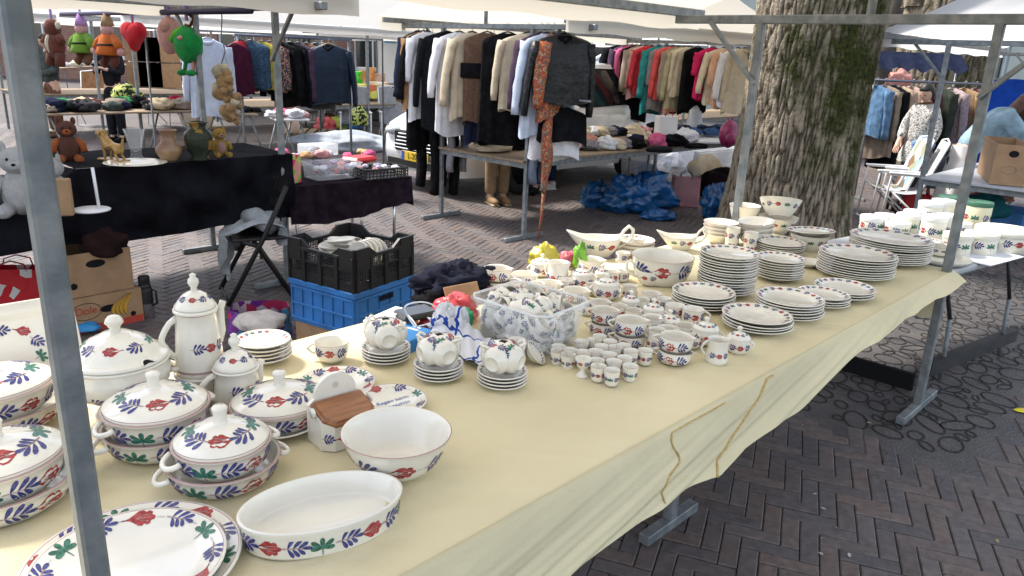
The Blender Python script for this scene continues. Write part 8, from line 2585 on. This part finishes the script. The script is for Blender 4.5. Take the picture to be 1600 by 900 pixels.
# ------------------------------------------------------------------ the corner beyond: carton, garden chairs, tub, bags
a, b = at(1505, 280, .76), at(1600, 288, .76)
cq = at(1563, 287, .745)
c0, c1, c2 = at(1507, 283, .745), at(1562, 288, .745), at(1612, 276, .745)
zt = atY(1562, 225, c1.y).z - .745
wcb = (c1 - c0).length; lcb = (c2 - c1).length; rzk = math.atan2((c1 - c0).y, (c1 - c0).x)
c_ = c0.lerp(c2, .5)
def mark(t, w, l, h):
 MB().tube([(-w * .05 + .06 * math.cos(2 * PI * i / 20), -l / 2 - .001, h * .38 + .035 * math.sin(2 * PI * i / 20)) for i in range(20)], .0015, 4, closed=True).build('printed_mark', GALV, t)
carton('brown carton with dark hand hole and faint oval print under the bending woman', c_, (wcb, lcb, zt), rzk, .745, holes=[(0, zt * .78, .04, .03)], prints=mark)
def garden_chair(label, p, rz, webm, z=0.0, grp=None, H=.85):
 t = thing('garden_chair', label, 'chair', (p.x, p.y, z), rz, grp)
 for s in (-1, 1):
  x = s * .26
  MB().tube([(x, -.24, .01), (x, -.20, .60), (x, .18, .60)], .011, 8).build('leg', WHITE_MET, t)
  MB().tube([(x, .30, .01), (x, -.18, .42)], .011, 8).build('leg', WHITE_MET, t)
  MB().box((x, .0, .615), (.05, .46, .022), 0, None, .008).build('armrest', WHITE_PL, t)
  MB().tube([(x * .9, .10, .36), (x * .9, .30, H + .12)], .011, 8).build('back_frame', WHITE_MET, t)
 MB().tube([(-.235, .30, H + .12), (0, .31, H + .15), (.235, .30, H + .12)], .011, 8).build('back_frame', WHITE_MET, t)
 MB().tube([(-.26, -.24, .02), (.26, -.24, .02)], .010, 8).build('stretcher', WHITE_MET, t)
 MB().grid(lambda u, v: (-.235 + .47 * u, .12 + .18 * v, .42 + (H - .30) * v), 6, 8).grid(lambda u, v: (-.235 + .47 * u, .112 + .18 * v, .42 + (H - .30) * v), 6, 8).build('back_web', webm, t)
 MB().grid(lambda u, v: (-.235 + .47 * u, -.22 + .34 * v, .42 - .03 * math.sin(PI * v)), 6, 6).grid(lambda u, v: (-.235 + .47 * u, -.22 + .34 * v, .414 - .03 * math.sin(PI * v)), 6, 6).build('seat_web', webm, t)
 return t
WEBW = fabric('white_web', (.62, .62, .64), .2); WEBG = fabric('grey_web', (.30, .31, .33), .2); WEBP = speckle('painted_web', [(.25, .38, .5), (.6, .55, .5), (.2, .12, .08), (.5, .5, .55), (.3, .3, .2)], 9)
garden_chair('white garden chair with patterned back beside the trunk', at(1380, 345), R(-100), WEBP)
garden_chair('white garden chair standing before the dark tub', at(1405, 352), R(-110), WEBW)
TUB = mat('charcoal_tub', (.03, .034, .04), .5, bump=.1)
p = at(1428, 338)
t = thing('armchair', 'charcoal plastic armchair heaped with jeans near the coat rail', 'armchair', (p.x, p.y + .1, 0), R(-105))
MB().box((0, 0, .40), (.56, .5, .05), 0, None, .02).build('seat', TUB, t)
mb = MB(); mb.grid(lambda u, v: (.29 * math.cos(PI * (-.12 + 1.24 * u)), .28 * math.sin(PI * (-.12 + 1.24 * u)), .38 + v * (.26 + .20 * math.sin(PI * u) ** 2)), 24, 6); mb.grid(lambda u, v: (.31 * math.cos(PI * (-.12 + 1.24 * u)), .30 * math.sin(PI * (-.12 + 1.24 * u)), .38 + v * (.26 + .20 * math.sin(PI * u) ** 2)), 24, 6); mb.build('backrest', TUB, t)
for x in (-.24, .24):
 for y in (-.2, .2): MB().tube([(x, y, .39), (x * 1.1, y * 1.1, 0)], .02, 8).build('leg', TUB, t)
heap('denim_heap', fabric('light_jeans', (.20, .33, .5), .3), 'pale blue jeans thrown over the charcoal armchair', 'jeans', 1440, 240, .74, (.13, .08, .13), 0, seed=81)
bag('shopping_bag', 'bright red bag on the paving before the tins', at(1432, 350), (.38, .24, .34), mat('bright_red_bag', (.62, .012, .02), .45, bump=.2, bscale=12), R(-30), seed=8)
heap('folded_towels', fabric('petrol', (.02, .12, .15), .3, vscale=40), 'folded petrol green cloths under the carton table', 'cloth', 1535, 338, .35, (.22, .2, .16), .3, seed=82, ridg=.3)
heap('folded_towels', fabric('dusty_rose', (.36, .16, .14), .3), 'dusty rose cloth on top of the petrol ones', 'cloth', 1550, 312, .47, (.22, .2, .06), .3, seed=83, ridg=.3)
p = at(1560, 372); t = tag(MB().box((0, 0, .16), (.7, .45, .32), 0, None, .02).build('blue_tub', BLUEC, None, (p.x, p.y + .2, 0), R(-44)), 'blue tub under the petrol green cloths', 'tub')
heap('dark_jacket', fabric('white_sheet', (.66, .67, .7), .1), 'white papers spread on the table beside the carton', 'papers', 1560, 262, .95, (.1, .1, .03), .3, seed=84) if False else None
# royal blue tarp behind
p0 = atY(1552, 122, 9.6);
mb = MB(); mb.grid(lambda u, v: (1.5 * u, .05 * math.sin(u * 11) * v + .25 * v, 1.62 + .03 * math.sin(u * 9) - 1.1 * v), 24, 10)
tag(mb.build('blue_sheet', fabric('royal_blue', (.015, .07, .42), .2), None, (p0.x, 9.6, 0), R(-10)), 'royal blue sheet hung behind the bending woman', 'sheet')
fr = thing('sheet_frame', 'thin tube frame holding the royal blue sheet', 'frame', (p0.x, 9.63, 0), R(-10)); MB().tube([(0, 0, 0), (0, 0, 1.64), (1.5, 0, 1.64), (1.5, 0, 0)], .014, 8).build('tube', GALV, fr)
p = atY(1404, 118, 11.2); t = thing('pink_cloth', 'folded salmon pink cloth beside the forked trunk', 'cloth', (p.x, 11.2, 0))
MB().tube([(0, 0, 0), (0, 0, 1.6)], .02, 8).build('pole', GALV, t); crumple(MB(), (0, 0, 1.55), (.18, .12, .16), seed=91, ridg=.4).build('cloth', fabric('salmon_cloth', (.62, .30, .26), .2), t)
p = atY(1402, 97, 11.5); mb = MB(); mb.grid(lambda u, v: (-.7 + 1.6 * u, -.3 * v, 1.95 - .25 * v + .03 * math.sin(u * 40) * v), 40, 6)
t = thing('navy_awning', 'navy scalloped awning behind the trunk', 'awning', (p.x, 11.5, 0)); mb.build('awning_cloth', NAVY, t)
for x in (-.68, .88): MB().tube([(x, 0, 0), (x, 0, 1.95)], .015, 8).build('post', GALV, t)
# ------------------------------------------------------------------ the market's far left: tables of clothes, chairs, fence, toys
def table_of(label, pl, pr, wd, z, grp, pal, n, size, seed, tm=WOOD_BOARD, item='garment_heap', ilab='crumpled garment', cat='clothes', xl=True):
 a, b = at(pl[0], pl[1], z), at(pr[0], pr[1], z)
 u = (b - a); L = u.length; u.normalize(); n_ = Vector((-u.y, u.x, 0)); rz = math.atan2(u.y, u.x)
 t = thing('trestle_table', label, 'table', (a.x, a.y, 0), rz)
 MB().box((L / 2, wd / 2, z - .015), (L, wd, .025), 0, None, .004).build('tabletop', tm, t)
 for x in (.12, L - .12):
  for y, s in ((.05, 1), (wd - .05, -1)): MB().tube([(x, y, z - .03), (x + .22 * s, y, .0)], .013, 8).build('leg', GALV, t)
  MB().tube([(x, .05, .10), (x, wd - .05, .10)], .010, 6).build('stretcher', GALV, t)
 rng = random.Random(seed)
 for k in range(n):
  f = (k + .5) / n; p = a + u * (L * f + rng.uniform(-.05, .05)) + n_ * rng.uniform(.15, wd - .15)
  s = size * rng.uniform(.8, 1.3)
  o = crumple(MB(), (0, 0, s * .30), (s, s * .8, s * .5), seed=seed + k, nz=.3, ridg=.5, sub=(22, 14)).build(item, pal[(k * 5 + seed) % len(pal)], None, (p.x, p.y, z + .004), rng.uniform(0, 3))
  tag(o, ilab, cat, grp)
 return t
GPAL = [fabric('moss_green', (.03, .09, .05), .4), BLK, fabric('ecru', (.55, .43, .28), .2), fabric('charcoal_green', (.06, .075, .07), .4), NAVY, PLEM, fabric('dark_grey', (.06, .06, .065), .4), MAROON, TAUPE]
table_of('low table heaped with dark and green garments before the suited woman', (62, 178), (298, 172), .8, .76, 'garments on the green and dark clothes table', GPAL, 20, .17, 3, ilab='crumpled garment on the dark and green clothes table')
heap('garment_heap', speckle('yellow_black_print', [(.45, .5, .12), (.02, .02, .02), (.5, .52, .2), (.03, .05, .02)], 26), 'black and lime printed garment topping the dark clothes table', 'clothes', 200, 160, .80, (.20, .15, .16), .2, seed=95)
heap('red_garment', fabric('deep_red', (.34, .02, .05), .4), 'deep red garment at the outer end of the dark clothes table', 'clothes', 278, 166, .79, (.20, .13, .09), .2, seed=96)
table_of('narrow table of dark shoes behind the vases', (328, 178), (404, 178), .5, .72, 'shoes on the narrow table', [BLACK, DARKSTEEL, fabric('red_shoe', (.35, .02, .05), .3), BLACK], 9, .11, 8, item='shoe', ilab='dark shoe on the narrow shoe table', cat='shoe')
table_of('far table of white cartons and bags', (98, 106), (222, 100), .8, .76, 'pale goods on the far carton table', [WHT, fabric('pale_bluegrey', (.45, .5, .6), .2), CREAM], 12, .2, 13, ilab='pale bundle on the far carton table', item='bundle', cat='bundle')
table_of('far table under the white roof, piled with mixed goods', (268, 118), (372, 114), .8, .76, 'mixed goods under the far white roof', [ROSE, WHT, fabric('mint', (.3, .5, .4), .2), REDF, CREAM, NAVY, fabric('sun_yellow', (.6, .45, .08), .2)], 22, .13, 19, ilab='small colourful thing on the far goods table', item='market_item', cat='goods')
table_of('cloth covered table of bright toys behind the navy jacket', (545, 152), (625, 150), .8, .78, 'toys piled on the far toy table', [PLEM, PLOR, WHT, PLG, PLRED, NAVY, PLTAN, fabric('sky', (.15, .4, .6), .2)], 16, .2, 23, tm=WHITE_PL, item='toy', ilab='bright toy piled on the far toy table', cat='toy')
# toy boxes
rng = random.Random(5)
for k, (px, py, w_, h_, c) in enumerate([(553, 128, .42, .34, (.05, .5, .03)), (574, 126, .4, .42, (.62, .25, .06)), (560, 148, .7, .26, (.55, .55, .12)), (590, 146, .4, .28, (.62, .5, .35)), (540, 132, .2, .34, (.03, .06, .3)), (593, 124, .3, .25, (.55, .35, .25))]):
 q = at(px, py + 6, .78); m = speckle('toy_print_%d' % k, [c, tuple(min(.8, x * 1.3 + .05) for x in c), (.65, .63, .6), c, (.6, .2, .1)], 6, .5)
 tag(MB().box((0, 0, h_ / 2), (w_, .2, h_), 0, None, .01).build('toy_carton', m, None, (q.x, q.y, .79), .1), ['bright green toy carton stacked on the far toy table', 'orange printed toy carton beside the green one', 'long yellow toy carton lying in front', 'pale printed toy carton beside the yellow one', 'slim navy toy carton at the table end', 'buff toy carton behind the pale one'][k], 'carton')
heap('fur_toy', fabric('black_fur', (.012, .012, .013), .5, bump=1.0, bscale=80), 'large black plush dog lying on top of the toy stall', 'plush toy', 566, 108, 1.15, (.32, .25, .25), .2, seed=97) if False else None
for i, (px, py, rz) in enumerate(((556, 230, 15), (592, 222, 10), (616, 228, 20))):
 garden_chair(['grey webbed garden chair with patterned bag facing the car', 'grey garden chair second in the row of chairs', 'grey garden chair half hidden by the hanging coats'][i], at(px, py), R(rz), WEBG, H=.9)
q = at(553, 199); heap('printed_cushion', MATS['yellow_black_print'], 'black and yellow printed cushion on the first grey garden chair', 'cushion', 560, 196, .45, (.16, .12, .2), .2, seed=98)
p = at(551, 204); t = thing('cool_box', 'bright blue cool box beside the garden chairs', 'cool box', (p.x - .1, p.y + .3, 0), .2)
MB().box((0, 0, .17), (.5, .32, .34), 0, None, .03).build('box_body', BLUEC, t); MB().box((0, 0, .365), (.52, .34, .05), 0, None, .02).build('lid', mat('cool_box_lid', (.10, .28, .58), .5), t)
for k, (px, py, m, lb) in enumerate(((508, 204, RED_PL, 'red packet on the paving beside the cool box'), (527, 202, mat('yellow_green_packet', (.42, .5, .06), .5), 'lime packet beside the red one'), (515, 198, mat('brown_bag', (.14, .05, .03), .7), 'brown bag behind the red packet'))):
 heap('packet', m, lb, 'packet', px, py, 0, (.22, .16, .18), .2, seed=99 + k)
# pallet stack and wire fence
p = at(488, 214); t = thing('pallet', 'weathered wooden pallet on the paving', 'pallet', (p.x, p.y, 0), .15)
for y in (-.5, 0, .5): MB().box((0, y * .8, .05), (1.2, .1, .09), 0).build('bearer', WOOD_BOARD, t)
for k in range(7): MB().box((-.54 + .18 * k, 0, .105), (.12, .95, .02), 0).build('board', WOOD_BOARD, t)
def fence(label, a, b, h, n, grid=False):
 d = b - a; L = d.length
 t = thing('wire_fence', label, 'fence', (a.x, a.y, 0), math.atan2(d.y, d.x))
 MB().tube([(0, 0, 0), (0, 0, h), (L, 0, h), (L, 0, 0)], .02, 8).build('frame', GALV, t)
 mb = MB()
 for k in range(1, n): mb.tube([(L * k / n, 0, .12), (L * k / n, 0, h)], .006, 5)
 for z in ([.12, h * .36, h * .68] if not grid else [h * j / 8 for j in range(1, 8)]): mb.tube([(0, 0, z), (L, 0, z)], .006, 5)
 mb.build('mesh_wires', GALV, t)
 return t
a, b = at(212, 168), at(276, 166); fence('tall wire fence panel with cartons behind it', a, b, 1.95, 6, True)
a, b = at(478, 197), at(526, 195); fence('low barrier of upright bars under the jackets', a, b, .8, 9)
for k in range(6):
 q = a.lerp(b, .2); px = 222 + 18 * (k % 3); z = .9 + .42 * (k // 3)
 g = atY(px, 100, 13.6)
 carton('brown carton %s behind the tall wire fence' % ['lower row, nearest the suited woman', 'lower row, middle', 'lower row, far end', 'upper row, nearest the suited woman', 'upper row, middle', 'upper row, far end'][k], Vector((g.x, 13.6, 0)), (.40, .3, .40), .0, z, holes=False, open_top=False)
sh_ = thing('goods_shelf', 'rough wooden shelf holding the cartons behind the fence', 'shelf', (atY(240, 100, 13.6).x, 13.6, 0))
MB().box((0, 0, .885), (1.5, .4, .02)).build('board', WOOD_BOARD, sh_)
for x in (-.7, .7): MB().bar((x, 0, 0), (x, 0, .875), .05).build('leg', WOOD_BOARD, sh_)
# folding chair, padded jacket over a chair, red pole, cream round board
garden_chair('old folding chair with brown back beside the suited woman', at(150, 196), R(15), fabric('brown_web', (.28, .15, .08), .3), H=.9)
garden_chair('chair covered by the blue quilted jacket', at(262, 196), R(-15), WEBG, H=.75)
p = at(252, 190)
mb = MB(); mb.grid(lambda u, v: (-.42 + .84 * u, .16 - .10 * math.sin(v * 3) + .02 * abs(math.sin(v * 22)), 1.05 - .62 * abs(v - .35) * 1.3 - .10 * abs(u - .5) + .03 * abs(math.sin(v * 24))), 30, 40)
tag(mb.build('quilted_jacket', mat('steel_blue_nylon', (.08, .13, .2), .45, var=.3, vscale=20), None, (p.x + .1, p.y, 0), R(-15)), 'steel blue quilted jacket draped over a chair back', 'jacket')
a, b = atY(300, 75, 8.2), at(326, 196)
tag(MB().tube([Vector((a.x, a.y, a.z)), Vector((b.x, b.y, .0))], .02, 8).build('red_pole', mat('red_varnish', (.30, .03, .02), .4)), 'slanting dark red pole leaning behind the vases', 'pole')
p = at(310, 214); t = thing('round_board', 'large cream round board standing on edge behind the post', 'board', (p.x, p.y, 0), R(10))
MB().lathe([(0, 0), (.30, 0), (.305, .012), (.30, .024), (0, .024)], 40, 0, 1, 1.15, Matrix.Translation((0, 0, .42)) @ Matrix.Rotation(R(82), 4, 'X')).build('disc', mat('cream_board', (.60, .48, .36), .6), t)
MB().bar((0, .05, 0), (0, .02, .3), .04).build('prop', WOOD_BOARD, t)
# shirt and trousers on a hook by the plush cluster
p = atY(322, 45, 7.4); on_rail(garment('shirt', 'pale blue shirt hanging beyond the plush cluster', LBLUE, .78, .34, .5, seed=201, hanger=HANG_S), p, .4, 1.80)
p = atY(366, 60, 8.6); on_rail(garment('dress', 'dark maroon dress hanging behind the plush cluster', fabric('aubergine', (.06, .012, .03), .3), .62, .42, .0, seed=202), p, 1.1, 1.76)
rb = thing('clothes_rack', 'thin rail holding the pale shirt and maroon dress', 'clothes rack', (atY(300, 45, 7.6).x, 7.3, 0), .75)
MB().tube([(-.3, 0, 0), (-.3, 0, 1.79), (2.2, 0, 1.79), (2.2, 0, 0)], .012, 8).build('frame', GALV, rb)
# white tarpaulin over goods by the car, plush on a small table
q = at(545, 236, .0)
heap('white_tarpaulin', fabric('grey_white_tarpaulin', (.36, .39, .43), .2), 'pale grey tarpaulin spread over goods before the garden chairs', 'tarpaulin', 545, 236, .35, (.70, .45, .16), .1, seed=111, ridg=.12, fine=.03, sub=(44, 26))
plush('pink plush rabbit seated behind the stall post', at(449, 178, .8) + Vector((0, 0, .0)), R(10), PLP, sc=.42)
tt = table_of('small side table of pink things behind the stall post', (430, 186), (484, 186), .6, .78, 'pink things on the side table', [ROSE, PINKF, CREAM, WHT], 6, .12, 31, tm=WHITE_PL, ilab='small pink thing on the side table', item='market_item', cat='goods')
heap('pale_trousers', fabric('nude_cloth', (.62, .46, .36), .15), 'pale beige trousers hanging off the side table', 'clothes', 452, 208, .40, (.16, .10, .34), .1, seed=113, ridg=.3)
